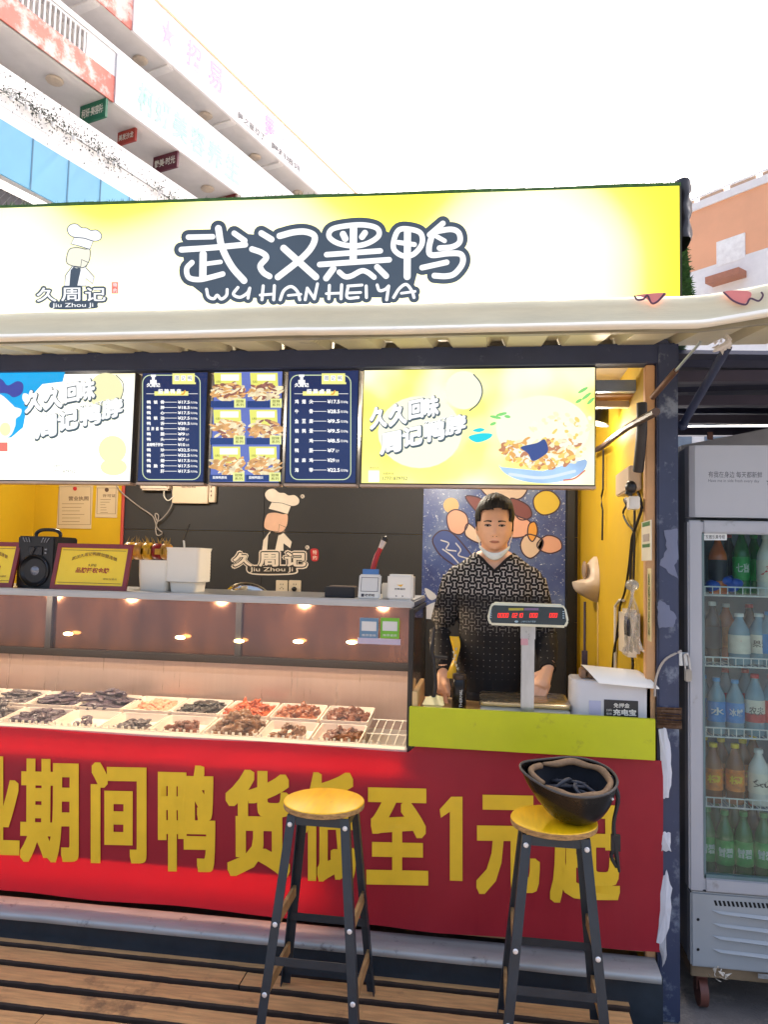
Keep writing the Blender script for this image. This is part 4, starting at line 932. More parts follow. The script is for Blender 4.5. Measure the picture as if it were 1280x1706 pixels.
m = MB(); rim = [hpt(2 * pi * i / nA, 1) for i in range(nA)]; m.tube(rim + [rim[0]], .0045, 6, caps=False); build('rim_trim', m, mat('rim_grey', S(70, 66, 64), .4), t, smooth='all')
m = MB(); m.grid([[hpt(2 * pi * i / nA, w_ / 12, .9) + Vector((0, 0, .008)) for i in range(nA + 1)] for w_ in range(12)]); build('lining', m, mat('lining_black', S(30, 31, 38), .85, var=.3, vs=30), t, smooth='all')
m = MB()
pad = []
for i in range(37):
    a = -pi * .78 + i / 36 * pi * 1.56; pad.append(hpt(a, .93, .86) + Vector((0, 0, .010 + .003 * sin(i * .9))))
m.tube(pad, [.005] + [.0115] * 5 + [.009, .012, .012, .009, .0115, .012, .012] + [.005], 10)
pad = [hpt(pi + (-.55 + i / 12 * 1.1), .93, .88) + Vector((.012, 0, .008)) for i in range(13)]
m.tube(pad, .010, 10); build('padding', m, mat('tan_padding', S(146, 116, 86), .75, var=.25, vs=30, bump=.2, bs=90), t, smooth='all')
m = MB()
for i in range(7): a = rnd(0, 6.28); p = hpt(a, .55, .8) + Vector((0, 0, .03)); m.tube([p, Vector((HX, HY, HZ + .10)) + Vector((rnd(-.03, .03), rnd(-.03, .03), rnd(0, .03))), hpt(a + rnd(1, 2.4), .6, .8) + Vector((0, 0, .03))], .006, 6, 4)
build('harness', m, mat('harness_grey', S(66, 66, 72), .6), t, smooth='all')
m = MB(); q = hpt(.25, .98, 1.0); pts = [q + Vector((-.01, -.01, .0)), q + Vector((.008, -.03, -.06)), q + Vector((-.006, -.035, -.14)), q + Vector((0, -.035, -.22)), q + Vector((.012, -.035, -.29))]
m.tube(pts, [.006, .008, .006, .010, .004], 6, 5); p = pts[3]; m.box(p.x - .014, p.x + .014, p.y - .008, p.y + .008, p.z - .004, p.z + .045); p = pts[3]; m.tube([p + Vector((.002, 0, .01)), p + Vector((-.014, -.002, -.02)), p + Vector((.004, 0, -.055))], .006, 6, 3)
build('chin_strap', m, mat('strap_black', S(30, 30, 34), .6), t, smooth=True)
m = MB(); p = hpt(-.55, .88) + Vector((.001, -.002, 0)); m.ball(p, .004); build('rivet', m, bolt_m, t)

# ================================================================== THINGS ON TOP OF THE CASE
ZT = 1.386
def pxy(px, y): return UZ(px, 992, ZT) if y is None else UY(px, 990, y)
def XA(px, y, py=990): return UY(px, py, y).x
YT_ = 3.10
# speaker
x0, x1 = XA(24, YT_), XA(86, YT_); H = UY(50, 893, YT_).z - ZT
t = thing('speaker', 'black two way loudspeaker box with a carry handle on the case top', 'loudspeaker', ((x0 + x1) / 2, YT_ + .08, ZT))
m = MB(); m.box(x0, x1, YT_, YT_ + .19, ZT, ZT + H); build('cabinet', m, mat('speaker_black', S(26, 25, 27), .4, var=.15), t, bevel=.006)
cx = (x0 + x1) / 2; rot = Matrix.Rotation(pi / 2, 3, 'X')
m = MB(); zc = ZT + H * .33; rr = (x1 - x0) * .40
m.lathe([(rr, 0), (rr, .008), (rr * .92, .012), (rr * .86, .004), (rr * .4, -.016), (rr * .36, -.012), (rr * .2, -.006), (.0001, -.004)], (cx, YT_ - .001, zc), 30, rot, cap=False); m.m = 1
m.lathe([(rr * .36, -.006), (rr * .2, .004), (.0001, .006)], (cx, YT_ - .002, zc), 20, rot, cap=False)
build('woofer', m, [mat('cone_black', S(20, 20, 22), .3), mat('cap_grey', S(130, 130, 136), .25, .5)], t, smooth=True)
m = MB(); m.box(cx - .035, cx + .035, YT_ - .004, YT_, ZT + H * .62, ZT + H * .80); m.tube([(cx - .018, YT_ - .008, ZT + H * .64), (cx - .002, YT_ - .010, ZT + H * .78)], .006, 8); build('tweeter_horn', m, mat('horn_dark', S(50, 50, 54), .25), t, bevel=.002)
m = MB()
for sx in (-1, 1):
    for i in range(3): m.bar((cx + sx * (.028 + i * .012), YT_ - .003, ZT + H * .88), (cx + sx * (.036 + i * .014), YT_ - .003, ZT + H * .97), .004, .004)
m.box(cx + .045, cx + .055, YT_ - .003, YT_, ZT + H * .66, ZT + H * .69); m.box(cx + .045, cx + .055, YT_ - .003, YT_, ZT + H * .73, ZT + H * .76)
build('chrome_trim', m, mat('trim_grey', S(150, 150, 154), .25, .6), t)
m = MB(); m.tube([(cx - .06, YT_ + .09, ZT + H - .002), (cx - .058, YT_ + .09, ZT + H + .018), (cx - .03, YT_ + .09, ZT + H + .032), (cx + .03, YT_ + .09, ZT + H + .032), (cx + .058, YT_ + .09, ZT + H + .018), (cx + .06, YT_ + .09, ZT + H - .002)], .0085, 8, 5); build('handle', m, black_pl, t, smooth=True)
# award plaques
def plaque(px0, py0, px1, py1, label, x0f=None):
    y = 3.06; a = UY(px0, py1, y); b_ = UY(px1, py0, y); X0, X1 = (x0f if x0f else a.x), b_.x; h = b_.z - ZT
    t = thing('award_plaque', label, 'plaque', ((X0 + X1) / 2, y, ZT)); lean = .05
    def pl(mm, u0, u1, w0, w1, o): 
        P = lambda u, w_, q: Vector((X0 + (X1 - X0) * u, y + lean * w_ - q, ZT + h * w_)); return mm.hexa([P(u0, w0, o), P(u1, w0, o), P(u0, w0, o - .012), P(u1, w0, o - .012), P(u0, w1, o), P(u1, w1, o), P(u0, w1, o - .012), P(u1, w1, o - .012)])
    fu = .026 / (X1 - X0) * .75; fw = .026 / h * .75
    m = MB(); pl(m, 0, 1, 0, fw, .004); pl(m, 0, 1, 1 - fw, 1, .004); pl(m, 0, fu, fw, 1 - fw, .004); pl(m, 1 - fu, 1, fw, 1 - fw, .004); build('frame', m, mat('plaque_mahogany', S(134, 44, 40), .35, var=.2), t)
    m = MB(); pl(m, fu, 1 - fu, fw, 1 - fw, 0); build('gold_plate', m, mat('gold_foil', S(255, 212, 0), .3, .0, var=.06, vs=6, coat=.2), t)
    def tx(mm, st, u0, u1, w0, w1, b=.02, arc=0):
        v, f, a0, a1, b0, b1 = text_geo(st, b); mm.add([Vector((X0 + (X1 - X0) * (u0 + (u1 - u0) * (q[0] - a0) / (a1 - a0)), y + lean * (w0 + (w1 - w0) * (q[1] - b0) / (b1 - b0)) - .0012, ZT + h * (w0 + (w1 - w0) * (q[1] - b0) / (b1 - b0)) + h * arc * sin(pi * (q[0] - a0) / (a1 - a0)))) for q in v], f)
    m = MB(); tx(m, '品牌授权金牌', .3, .74, .36, .48, .03); build('red_lettering', m, mat('plaque_red', S(170, 50, 20), .4), t)
    m = MB(); tx(m, '武汉久周记鸭脖加盟连锁', .22, .82, .62, .70, .01, .12); tx(m, '授权加盟店', .68, .86, .22, .26, 0); tx(m, '久周记', .45, .56, .50, .56, .02)
    for a, b_, c, d in ((.08, .92, .14, .15), (.08, .92, .85, .86)): pl(m, a, b_, c, d, .0009)
    build('brown_lettering', m, mat('plaque_brown', S(120, 74, 16), .4), t)
plaque(82, 907, 213, 988, 'whole gold award plaque in mahogany frame, right of the black speaker')
plaque(-80, 903, 24, 984, 'gold award plaque cut off by the photo edge, left of the black speaker')
# stacks of white food boxes
def stack(px0, px1, py0, label, step, flare):
    y = 3.12; a, b_ = XA(px0, y), XA(px1, y); h = UY((px0 + px1) / 2, py0, y).z - ZT; cx = (a + b_) / 2; w_ = (b_ - a) / 2
    t = thing('box_stack', label, 'food boxes', (cx, y + w_, ZT)); n = 18
    m = MB()
    def sq(r_, z, k=.22):
        o = []
        for (sx, sy) in ((1, 1), (-1, 1), (-1, -1), (1, -1)):
            for q in range(4):
                an = atan(1) * 0 + {(1, 1): 0, (-1, 1): pi / 2, (-1, -1): pi, (1, -1): 1.5 * pi}[(sx, sy)] + q * pi / 6
                o.append(Vector((cx + sx * r_ * (1 - k) + r_ * k * cos(an), y + w_ + sy * r_ * (1 - k) + r_ * k * sin(an), z)))
        return o
    prof = [(w_ * .80, 0)]
    for q in step: prof += q
    rows = [sq(r_ * 1.0 if r_ < 1 else r_, ZT + z * h) for r_, z in [(w_ * a_, z_) for a_, z_ in flare]]
    v = [p for r in rows for p in r]; k = 16
    m.add(v, [(i * k + j, i * k + (j + 1) % k, (i + 1) * k + (j + 1) % k, (i + 1) * k + j) for i in range(len(rows) - 1) for j in range(k)] + [tuple(range(k))[::-1]])
    build('boxes', m, mat('white_box_plastic', S(236, 226, 208), .4, var=.02), t, smooth=True); return t, cx, y + w_, h
stack(227, 276, 933, 'short stack of white plastic food boxes right of the framed plaque', [], [(.88, 0), (.90, .02), (.98, .5), (.98, .52), (1.0, .98), (1.02, 1), (.96, 1), (.93, .9)])
_, bx, by, bh = stack(272, 329, 912, 'tall stack of white plastic food boxes holding a black tipped stick', [], [(.74, 0), (.80, .21), (.98, .23), (.98, .26)] + [(.975 + .012 * (i % 2), .28 + i * .035) for i in range(19)] + [(1.02, .98), (1.03, 1), (.97, 1), (.95, .9)])
m = MB(); m.tube([(bx - .005, by, ZT + .05), UY(306, 900, by - .01)], .0045, 7); m.m = 1; m.tube([UY(306, 900, by - .01), UY(316, 872, by - .012)], [.0055, .007, .004], 7)
solo('stick', m, [white_pl, black_pl], 'thin white stick with black tip standing in the tall box stack', 'stick', smooth=True)
# bundles of coloured cans behind
def cans(px0, px1, py0, py1, label, cols):
    y = 3.34; t = thing('can_bundle', label, 'cans', UY((px0 + px1) / 2, py1, y)); n = len(cols); z0, z1 = UY(px0, py1, y).z, UY(px0, py0, y).z
    for i, c in enumerate(cols):
        xa, xb = XA(px0 + (px1 - px0) * i / n, y), XA(px0 + (px1 - px0) * (i + 1) / n - 1, y); r_ = (z1 - z0) / 2
        m = MB(); m.tube([(xa, y, (z0 + z1) / 2), (xa + .008, y, (z0 + z1) / 2), (xb - .008, y, (z0 + z1) / 2), (xb, y, (z0 + z1) / 2)], [r_ * .86, r_, r_, r_ * .86], 16); build('can', m, c, t, smooth=True)
    m = MB()
    for i in range(16): a = UY(rnd(px0, px1), py0 + 2, y - .01); m.add([a, a + Vector((.006, 0, .002)), a + Vector((rnd(-.02, .03), 0, rnd(.015, .04)))], [(0, 1, 2)])
    for i in range(5): a = XA(rnd(px0, px1), y); m.box(a, a + .012, y - r_ - .002, y - r_ + .001, (z0 + z1) / 2 - .015, (z0 + z1) / 2 + .012)
    build('loose_wrap', m, mat('wrap_gold', S(206, 160, 60), .3), t)
    return t
cy_, cr_, cg_ = mat('can_yellow', S(226, 170, 40), .3, var=.35, vs=40), mat('can_red', S(150, 34, 40), .3, var=.3, vs=30), mat('can_gold', S(196, 140, 60), .3, var=.4, vs=30)
cans(206, 252, 903, 932, 'yellow printed canisters lying behind the short box stack', [cy_, cg_, cy_]); cans(253, 282, 905, 932, 'dark red canisters lying between the short and tall box stacks', [cr_, cg_])
m = MB(); c = UY(414, 992, 3.60); m.lathe([(.001, .03), (.10, .026), (.135, .004), (.14, -.01)], (c.x, 3.61, c.z - .06), 28, Matrix.Rotation(radians(-62), 3, 'X') @ Matrix.Rotation(pi, 3, 'X'), 1, 1, False)
solo('steel_lid', m, mat('mirror_steel', S(190, 186, 180), .08, 1, var=.1), 'round mirror like steel lid leaning behind the case edge below the sockets', 'lid', smooth='all')
# black box, payment stand, white printer, brush
y = 3.06; a, b_ = XA(541, y), XA(591, y)
t = thing('black_box', 'small matt black cardboard box on the case top beside the payment stand', 'box', ((a + b_) / 2, y + .05, ZT))
m = MB(); hb = UY(560, 978, y).z - ZT; m.box(a, b_, y, y + .11, ZT, ZT + hb); build('box', m, mat('matt_black_card', S(44, 42, 42), .7), t, bevel=.002); m = MB(); m.box(a + .015, b_ - .01, y + .02, y + .10, ZT + hb, ZT + hb + .004); build('flap', m, mat('flap_brown', S(120, 100, 84), .7), t)
y = 3.01; a, b_ = XA(596, y), XA(633, y); h = UY(610, 957, y).z - ZT
t = thing('payment_stand', 'white tabletop payment stand with printed square on the case top', 'payment stand', ((a + b_) / 2, y, ZT))
def leanbox(mm, X0, X1, w0, w1, o, d=.012, k=.03):
    P = lambda X, w_, q: Vector((X, y + k * w_ + q, ZT + h * w_)); return mm.hexa([P(X0, w0, o), P(X1, w0, o), P(X0, w0, o + d), P(X1, w0, o + d), P(X0, w1, o), P(X1, w1, o), P(X0, w1, o + d), P(X1, w1, o + d)])
m = MB(); leanbox(m, a, b_, 0, 1, 0, .014); build('body', m, white_pl, t, bevel=.005, smooth=True)
m = MB(); leanbox(m, a + .010, b_ - .010, .30, .88, -.0012, .001); build('frame_line', m, black_pl, t)
m = MB(); leanbox(m, a + .012, b_ - .012, .32, .86, -.0022, .001); build('blank_square', m, mat('print_grey_white', S(214, 212, 206), .5, var=.04), t)
m = MB(); v, f, a0, a1, b0, b1 = text_geo('收钱吧', .02); m.add([Vector((a + .03 + (q[0] - a0) / (a1 - a0) * .04, y - .0015 + .03 * .15, ZT + h * (.1 + .12 * (q[1] - b0)))) for q in v], f); leanbox(m, a + .014, a + .026, .09, .21, -.001, .0012); build('print', m, mat('print_dark', S(60, 58, 62), .5), t)
m = MB(); m.box(a + .012, b_ - .012, y + .035, y + .05, ZT + h, ZT + h + .022); build('blue_clip', m, mat('clip_blue', S(70, 120, 180), .4), t, bevel=.002)
m = MB(); m.box(b_ - .002, b_ + .042, y + .06, y + .08, ZT, ZT + h * .66); solo('small_charger', m, white_pl, 'small white plug block between the payment stand and white printer', 'charger', bevel=.004)
y = 3.0; a, b_ = XA(645, y), XA(688, y); h = UY(660, 957, y).z - ZT
t = thing('white_printer', 'white square cloud speaker box at the right end of the case top', 'speaker box', ((a + b_) / 2, y + .05, ZT))
m = MB(); m.box(a, b_, y, y + .10, ZT, ZT + h); build('body', m, white_pl, t, bevel=.008, smooth=True)
m = MB(); cx = (a + b_) / 2; m.prism([(cx - .014, ZT + h * .60), (cx + .004, ZT + h * .52), (cx + .014, ZT + h * .62), (cx, ZT + h * .60)], y - .001, y + .001); build('emblem', m, mat('emblem_gold', S(226, 176, 40), .4), t)
m = MB(); v, f, a0, a1, b0, b1 = text_geo('收款音箱', .02); m.add([Vector((cx - .022 + (q[0] - a0) / (a1 - a0) * .044, y - .0008, ZT + h * (.40 + .07 * (q[1] - b0)))) for q in v], f); m.box(cx - .018, cx - .012, y - .0006, y, ZT + h * .14, ZT + h * .18); m.box(cx + .008, cx + .014, y - .0006, y, ZT + h * .14, ZT + h * .18); build('print', m, mat('print_dark', S(60, 58, 62)), t)
t = thing('scrub_brush', 'red handled brush with black end leaning behind the payment stand', 'brush', UY(620, 952, 3.12))
p = [Vector((UY(612, 975, 3.11).x, 3.11, ZT + .008)), UY(625, 935, 3.13), UY(634, 914, 3.14), UY(640, 901, 3.15)]
m = MB(); m.tube(p[:3], [.009, .012, .010], 10, 4); build('handle', m, mat('brush_red', S(176, 30, 34), .3), t, smooth=True); m = MB(); m.tube(p[2:], [.010, .013], 10); build('collar', m, mat('brush_pale', S(206, 190, 180), .4), t, smooth=True); m = MB(); m.ball(p[3] + Vector((.003, 0, .006)), .015); build('tip', m, black_pl, t, smooth=True)
# payment cards stuck on the glass
yG = 2.953
def gcard(label, px0, px1, col, top_):
    t = thing('payment_card', label, 'payment card', UY((px0 + px1) / 2, 1063, yG)); m = MB(); a, b_ = UY(px0, 1063, yG), UY(px1, 1030, yG); m.box(a.x, b_.x, yG - .002, yG, a.z, b_.z); build('card', m, col, t)
    m = MB(); m.box(a.x + .008, b_.x - .008, yG - .0035, yG - .002, a.z + .03, b_.z - .014); build('blank_square', m, mat('print_grey_white', S(214, 212, 206)), t)
    m = MB(); v, f, a0, a1, b0, b1 = text_geo('推荐使用', .0); m.add([Vector((a.x + .01 + (q[0] - a0) / (a1 - a0) * (b_.x - a.x - .02), yG - .003, a.z + .008 + .010 * (q[1] - b0))) for q in v], f); build('print', m, white_pl, t)
gcard('blue payment card stuck on the case glass, left of the green card', 599, 631, mat('card_blue', S(96, 132, 160), .4), 0); gcard('green payment card stuck on the right end of the case glass', 634, 666, mat('card_green', S(112, 178, 44), .4), 0)
m = MB(); a, b_ = UY(596, 1072, yG), UY(668, 1065, yG); m.box(a.x, b_.x, yG - .004, yG, a.z, b_.z); solo('card_holder', m, mat('holder_mauve', S(190, 178, 196), .4), 'thin mauve holder strip under the two payment cards on the glass', 'holder')

# ================================================================== FOOD TRAYS
random.seed(5)
tray_m = mat('tray_white', S(238, 222, 208), .35, var=.03)
def piece(mm, c, l, r_, flat=1.0, curv=.3, vert=.35):
    d = Vector((rnd(-1, 1), rnd(-1, 1), rnd(-vert, vert))).normalized() * l / 2; q = Vector((rnd(-1, 1), rnd(-1, 1), rnd(.0, .8))) * l * curv * .4
    o = len(mm.v); mm.tube([c - d, c + q, c + d], [r_ * .5, r_, r_ * 1.05, r_ * .9, r_ * .4], 8, 3)
    for v in mm.v[o:]: v += Vector((mnoise.noise(v * 70), mnoise.noise(v * 70 + Vector((9, 0, 0))), mnoise.noise(v * 70 + Vector((0, 9, 0))))) * r_ * .55
    if flat != 1:
        for v in mm.v[o:]: v.z = c.z + (v.z - c.z) * flat
def tray(px0, px1, row, food, label, flabel):
    yb0, yb1 = ((3.245, 3.475) if row else (2.985, 3.215)); zb = lambda yy: (.774 if row else .770) + (yy - 2.96) * .09
    yc = (yb0 + yb1) / 2; zr = zb(yc) + .05; py = 853 - 0
    xa = UY(px0, 1170 if row else 1215, yb1).x; xb = UY(px1, 1170 if row else 1215, yb1).x; cx = (xa + xb) / 2; hw = (xb - xa) / 2 - .002
    t = thing('food_tray', label, 'tray', (cx, yc, zb(yc)), 'white food trays in the display case')
    hd = (yb1 - yb0) / 2
    def rr(kx, ky, z):
        o = []
        for sx, sy in ((1, 1), (-1, 1), (-1, -1), (1, -1)):
            for q in range(3):
                an = {(1, 1): 0, (-1, 1): pi / 2, (-1, -1): pi, (1, -1): 1.5 * pi}[(sx, sy)] + q * pi / 4; o.append(Vector((cx + sx * (hw * kx - .015) + .015 * cos(an), yc + sy * (hd * ky - .015) + .015 * sin(an), zb(yc + sy * hd * ky) + z)))
        return o
    loops = [rr(.97, .97, .0), rr(1, 1, .036), rr(1, 1, .040), rr(.955, .955, .040), rr(.91, .92, .006)]
    m = MB(); v = [p for l in loops for p in l]; k = 12
    m.add(v, [(i * k + j, i * k + (j + 1) % k, (i + 1) * k + (j + 1) % k, (i + 1) * k + j) for i in range(4) for j in range(k)] + [tuple(range(48, 60)), tuple(range(12))[::-1]])
    build('tray', m, tray_m, t, smooth=True)
    if not food: return
    col, n, l, r_, hgt, cov, flat = food; n = int(n * 1.7)
    m = MB(); cxx = cx + (rnd(-.02, .02) if cov < 1 else 0)
    for i in range(n):
        u, w_ = random.gauss(0, .5), random.gauss(0, .5); u = max(-.8, min(.8, u)) * cov; w_ = max(-.76, min(.76, w_)) * cov
        z = zb(yc + w_ * hd) + .012 + 1.25 * hgt * (1 - abs(u) ** 1.7 * .85) * (1 - abs(w_) ** 1.7 * .8) * rnd(.15, 1)
        piece(m, Vector((cxx + u * hw * .88, yc + w_ * hd * .88, z)), l * rnd(.65, 1.15), r_ * rnd(.85, 1.35), flat)
    solo('food_heap', m, col, flabel, 'food', 'heaps of braised food in the trays', smooth='all')
fm_ = lambda n, c, r_=.28, v=.45, s=22: mat(n, c, r_, var=v, vs=s, coat=.25, bump=.3, bs=80)
fdark, fneck, forange, fchunk = fm_('food_kelp', S(52, 46, 42)), fm_('food_neck', S(116, 62, 36)), fm_('food_orange', S(188, 84, 36)), fm_('food_chunk', S(146, 78, 40))
fpink, fplum, fbrown, fgrey = fm_('food_pink', S(222, 160, 128), .35, .2), fm_('food_plum', S(84, 70, 84), .3, .3), fm_('food_brown', S(126, 84, 50)), fm_('food_grey', S(96, 88, 92), .3, .3)
LBK = [(550, 627, (fneck, 46, .05, .0125, .035, 1, 1), 'dark duck neck chunks'), (471, 548, (fchunk, 60, .05, .011, .04, 1, 1), 'red brown braised pieces'), (393, 469, (forange, 80, .075, .007, .04, 1, 1), 'orange red duck strips'), (315, 391, (fdark, 46, .07, .012, .035, 1, .6), 'black kelp knots'),
       (240, 314, (fpink, 60, .05, .009, .025, 1, 1), 'pale pink chicken feet'), (165, 239, (fplum, 44, .11, .014, .065, 1, .55), 'plum dark slices in a peaked heap'), (88, 164, (fplum, 50, .09, .010, .045, 1, .6), 'dusky purple strips'), (12, 87, (fgrey, 40, .09, .012, .04, 1, .5), 'grey dark tofu skins'), (-64, 11, (fchunk, 40, .05, .011, .035, 1, 1), 'brown pieces cut by the photo edge'), (-140, -65, (fneck, 40, .05, .012, .035, 1, 1), 'dark brown pieces')]
LFR = [(536, 614, (fneck, 34, .055, .010, .034, .85, 1), 'few dark gizzard slices'), (452, 534, (fbrown, 9, .05, .011, .03, .7, 1), 'few brown pieces left in one corner'), (366, 450, (fbrown, 90, .055, .012, .075, .95, 1), 'tall brown heap of duck wings'), (283, 364, (fneck, 16, .04, .010, .022, .8, 1), 'small dark brown bits'), (205, 282, (fgrey, 24, .05, .008, .02, .8, .7), 'thin pale grey shreds'),
       (128, 204, (fplum, 5, .04, .009, .02, .5, 1), 'almost nothing but a small dark lump'), (45, 127, (fplum, 40, .09, .012, .035, 1, .6), 'long plum coloured strips'), (-40, 44, (fgrey, 70, .05, .012, .07, 1, .9), 'high heap of grey brown bagged pieces'), (-120, -41, (fbrown, 40, .05, .012, .04, 1, 1), 'brown pieces')]
for a, b_, fd, nm_ in LBK: tray(a, b_, 1, fd, 'white back row tray holding ' + nm_, nm_ + ' in a back row tray of the case')
for a, b_, fd, nm_ in LFR: tray(a, b_, 0, fd, 'white front row tray holding ' + nm_, nm_ + ' in a front row tray of the case')

# ================================================================== SCALE AND THINGS ON THE COUNTER
YS_ = 2.935; zc = .957
X = lambda px, y=YS_, py=1100: UY(px, py, y).x
Z = lambda py, y=YS_, px=880: UY(px, py, y).z
t = thing('weighing_scale', 'electronic price scale with a steel pan and raised red digit display', 'scale', (X(880), 3.06, zc))
a, b_ = X(800, 2.97), X(953, 2.97); zt = Z(1172, 2.97)
m = MB(); m.box(a + .004, b_ - .004, 2.96, 3.20, zc, zt - .018); build('base', m, mat('scale_cream', S(208, 202, 186), .45), t, bevel=.006, smooth=True)
m = MB(); rr_ = []
for (sx, sy) in ((1, 1), (-1, 1), (-1, -1), (1, -1)):
    for q in range(4): an = {(1, 1): 0, (-1, 1): pi / 2, (-1, -1): pi, (1, -1): 1.5 * pi}[(sx, sy)] + q * pi / 6; rr_.append(((a + b_) / 2 + sx * ((b_ - a) / 2 - .02) + .02 * cos(an), 3.085 + sy * (.13 - .02) + .02 * sin(an)))
L1 = [Vector((x, y, zt - .014)) for x, y in rr_]; L2 = [Vector((x, y, zt)) for x, y in rr_]; L3 = [Vector(((a + b_) / 2 + (x - (a + b_) / 2) * .95, 3.085 + (y - 3.085) * .93, zt + .005)) for x, y in rr_]
m.add(L1 + L2 + L3, [(i + k * 16, (i + 1) % 16 + k * 16, (i + 1) % 16 + 16 + k * 16, i + 16 + k * 16) for k in (0, 1) for i in range(16)] + [tuple(range(32, 48))]); build('pan', m, mat('pan_steel', S(186, 174, 150), .25, .9, var=.12, vs=5, stretch=(1, 12, 1)), t, smooth=True)
m = MB(); xa, xb = X(869), X(891); m.box(xa, xb, YS_, YS_ + .028, zc, Z(1062)); m.box(xa - .003, xb + .003, YS_ - .002, YS_ + .03, Z(1066), Z(1042)); build('pole', m, mat('pole_alu', S(176, 180, 184), .3, .7, var=.2, vs=4, stretch=(5, 1, 1)), t, bevel=.003, smooth=True)
m = MB(); xa, xb = X(811), X(947); z0, z1 = Z(1043), Z(1005); m.prism([(xa + .012, z0), (xa, z0 + .025), (xa + .010, z1 - .02), (xa + .022, z1), (xb - .022, z1), (xb - .010, z1 - .02), (xb, z0 + .025), (xb - .012, z0)], YS_ - .030, YS_ + .025); build('display_head', m, mat('head_cream', S(222, 222, 200), .4), t, bevel=.006, smooth=True)
YDp = YS_ - .0312
m = MB(); m.prism([(xa + .018, z0 + .010), (xa + .010, z0 + .026), (xa + .018, z1 - .016), (xa + .026, z1 - .010), (xb - .026, z1 - .010), (xb - .018, z1 - .016), (xb - .010, z0 + .026), (xb - .018, z0 + .010)], YDp, YDp + .004); build('display_panel', m, mat('panel_teal', S(34, 54, 62), .2), t)
m = MB(); m.rect(848, 1013, 873, 1017, YDp - .001); build('yellow_label', m, mat('label_olive', S(170, 160, 60), .5), t)
m = MB(); m.rect(874, 1013, 898, 1017, YDp - .001); build('mauve_label', m, mat('label_mauve', S(116, 96, 130), .5), t)
m = MB()
SEG = {'0': 'abcdef', '1': 'bc', '2': 'abged', '3': 'abgcd', '4': 'fgbc', '5': 'afgcd', '6': 'afgedc', '7': 'abc', '8': 'abcdefg', '9': 'abcdfg'}
def digit(ch, x, y, w_, h):
    q = {'a': ((0, 0), (1, 0)), 'b': ((1, 0), (1, .5)), 'c': ((1, .5), (1, 1)), 'd': ((0, 1), (1, 1)), 'e': ((0, .5), (0, 1)), 'f': ((0, 0), (0, .5)), 'g': ((0, .5), (1, .5))}
    for s_ in SEG[ch]: (a0, b0), (a1, b1) = q[s_]; m.stroke([(x + a0 * w_ - b0 * 1.0, y + b0 * h), (x + a1 * w_ - b1 * 1.0, y + b1 * h)], 1.15, YDp - .0012, 0)
for st, x in (('0000', 831), ('0210', 855), ('000', 884), ('000', 917)):
    for i, ch in enumerate(st): digit(ch, x + i * 4.6, 1022, 2.9, 6.4)
build('red_digits', m, emat('digit_red', S(255, 46, 40), 1.5), t)
m = MB(); m.text('上海永正电子衡器', 868, 1034, 893, 1037, YDp - .001); m.ell(861, 1035.5, 3.2, 1.8, YDp - .001)
for i in range(4): m.rect(816.5, 1017 + i * 3.6, 819.5, 1018.6 + i * 3.6, YDp - .001); m.rect(938, 1018 + i * 3.6, 941, 1019.6 + i * 3.6, YDp - .001)
build('panel_print', m, mat('print_pale_blue', S(150, 176, 190), .5), t)
m = MB(); m.prism([(X(868), Z(1075)), (X(868), Z(1064)), (X(880), Z(1064)), (X(880), Z(1075))], YS_ - .003, YS_ - .001); build('pink_sticker', m, mat('sticker_pink', S(200, 150, 156), .5), t)
# power bank dispenser
y = 2.945; a, b_ = X(969, y), X(1086, y); zt = Z(1136, y, 1020)
t = thing('power_bank_station', 'white power bank rental box under a curled white paper cover', 'rental box', ((a + b_) / 2, y + .08, zc))
m = MB(); pts = [(a, y), (b_, y), (b_, y + .17), (a - .02, y + .17), (a - .032, y + .15), (a - .032, y + .03), (a - .012, y + .004)]
n = len(pts); m.add([Vector((p[0], p[1], zc)) for p in pts] + [Vector((p[0], p[1], zt)) for p in pts], [tuple(range(n))[::-1], tuple(range(n, 2 * n))] + [(i, (i + 1) % n, (i + 1) % n + n, i + n) for i in range(n)]); build('body', m, mat('station_white', S(206, 206, 210), .4, var=.03), t, bevel=.004, smooth=True)
m = MB()
for i in range(4): q = a + .005 + i * .028; m.box(q, q + .02, y + .05 + i * .006, y + .12, zt, zt + .035 - i * .003)
build('power_banks', m, mat('bank_brown', S(146, 112, 84), .5), t, bevel=.003)
pa = [UY(975, 1121, y + .10), UY(1042, 1122, y + .10), UY(1076, 1128, y + .10)]; rows = []
for i in range(11):
    w_ = i / 10; an = w_ * pi / 2
    l = UY(968 + 23 * w_ ** 1.5, 1121, y + .1); r_ = UY(1062 + 27 * w_ ** 1.3, 1124, y + .1)
    zz = zt + .048 - .052 * (1 - cos(an)) - .0 ; yy = y + .10 - .125 * sin(an)
    rows.append([Vector((l.x + (r_.x - l.x) * j / 8, yy, zz - .012 * (j / 8))) for j in range(9)])
m = MB(); m.grid(rows); build('paper_cover', m, mat('paper_white', S(250, 246, 236), .6, var=.02), t, smooth='all')
m = MB(); q0, q1 = UY(1007, 1194, y - .002), UY(1064, 1168, y - .002); m.box(q0.x, q1.x, y - .003, y - .0005, q0.z, q1.z); build('black_label', m, mat('label_black', S(36, 38, 44), .4), t)
m = MB(); m.text('免押金', 1023, 1171, 1050, 1179, y - .0032, .03, .03); m.text('充电宝', 1022, 1181, 1061, 1192, y - .0032, .05, .03); m.text('扫码', 1011, 1181, 1020, 1185, y - .0032, 0, .03); m.text('租借', 1011, 1187, 1020, 1191, y - .0032, 0, .03); build('label_lettering', m, white_pl, t)
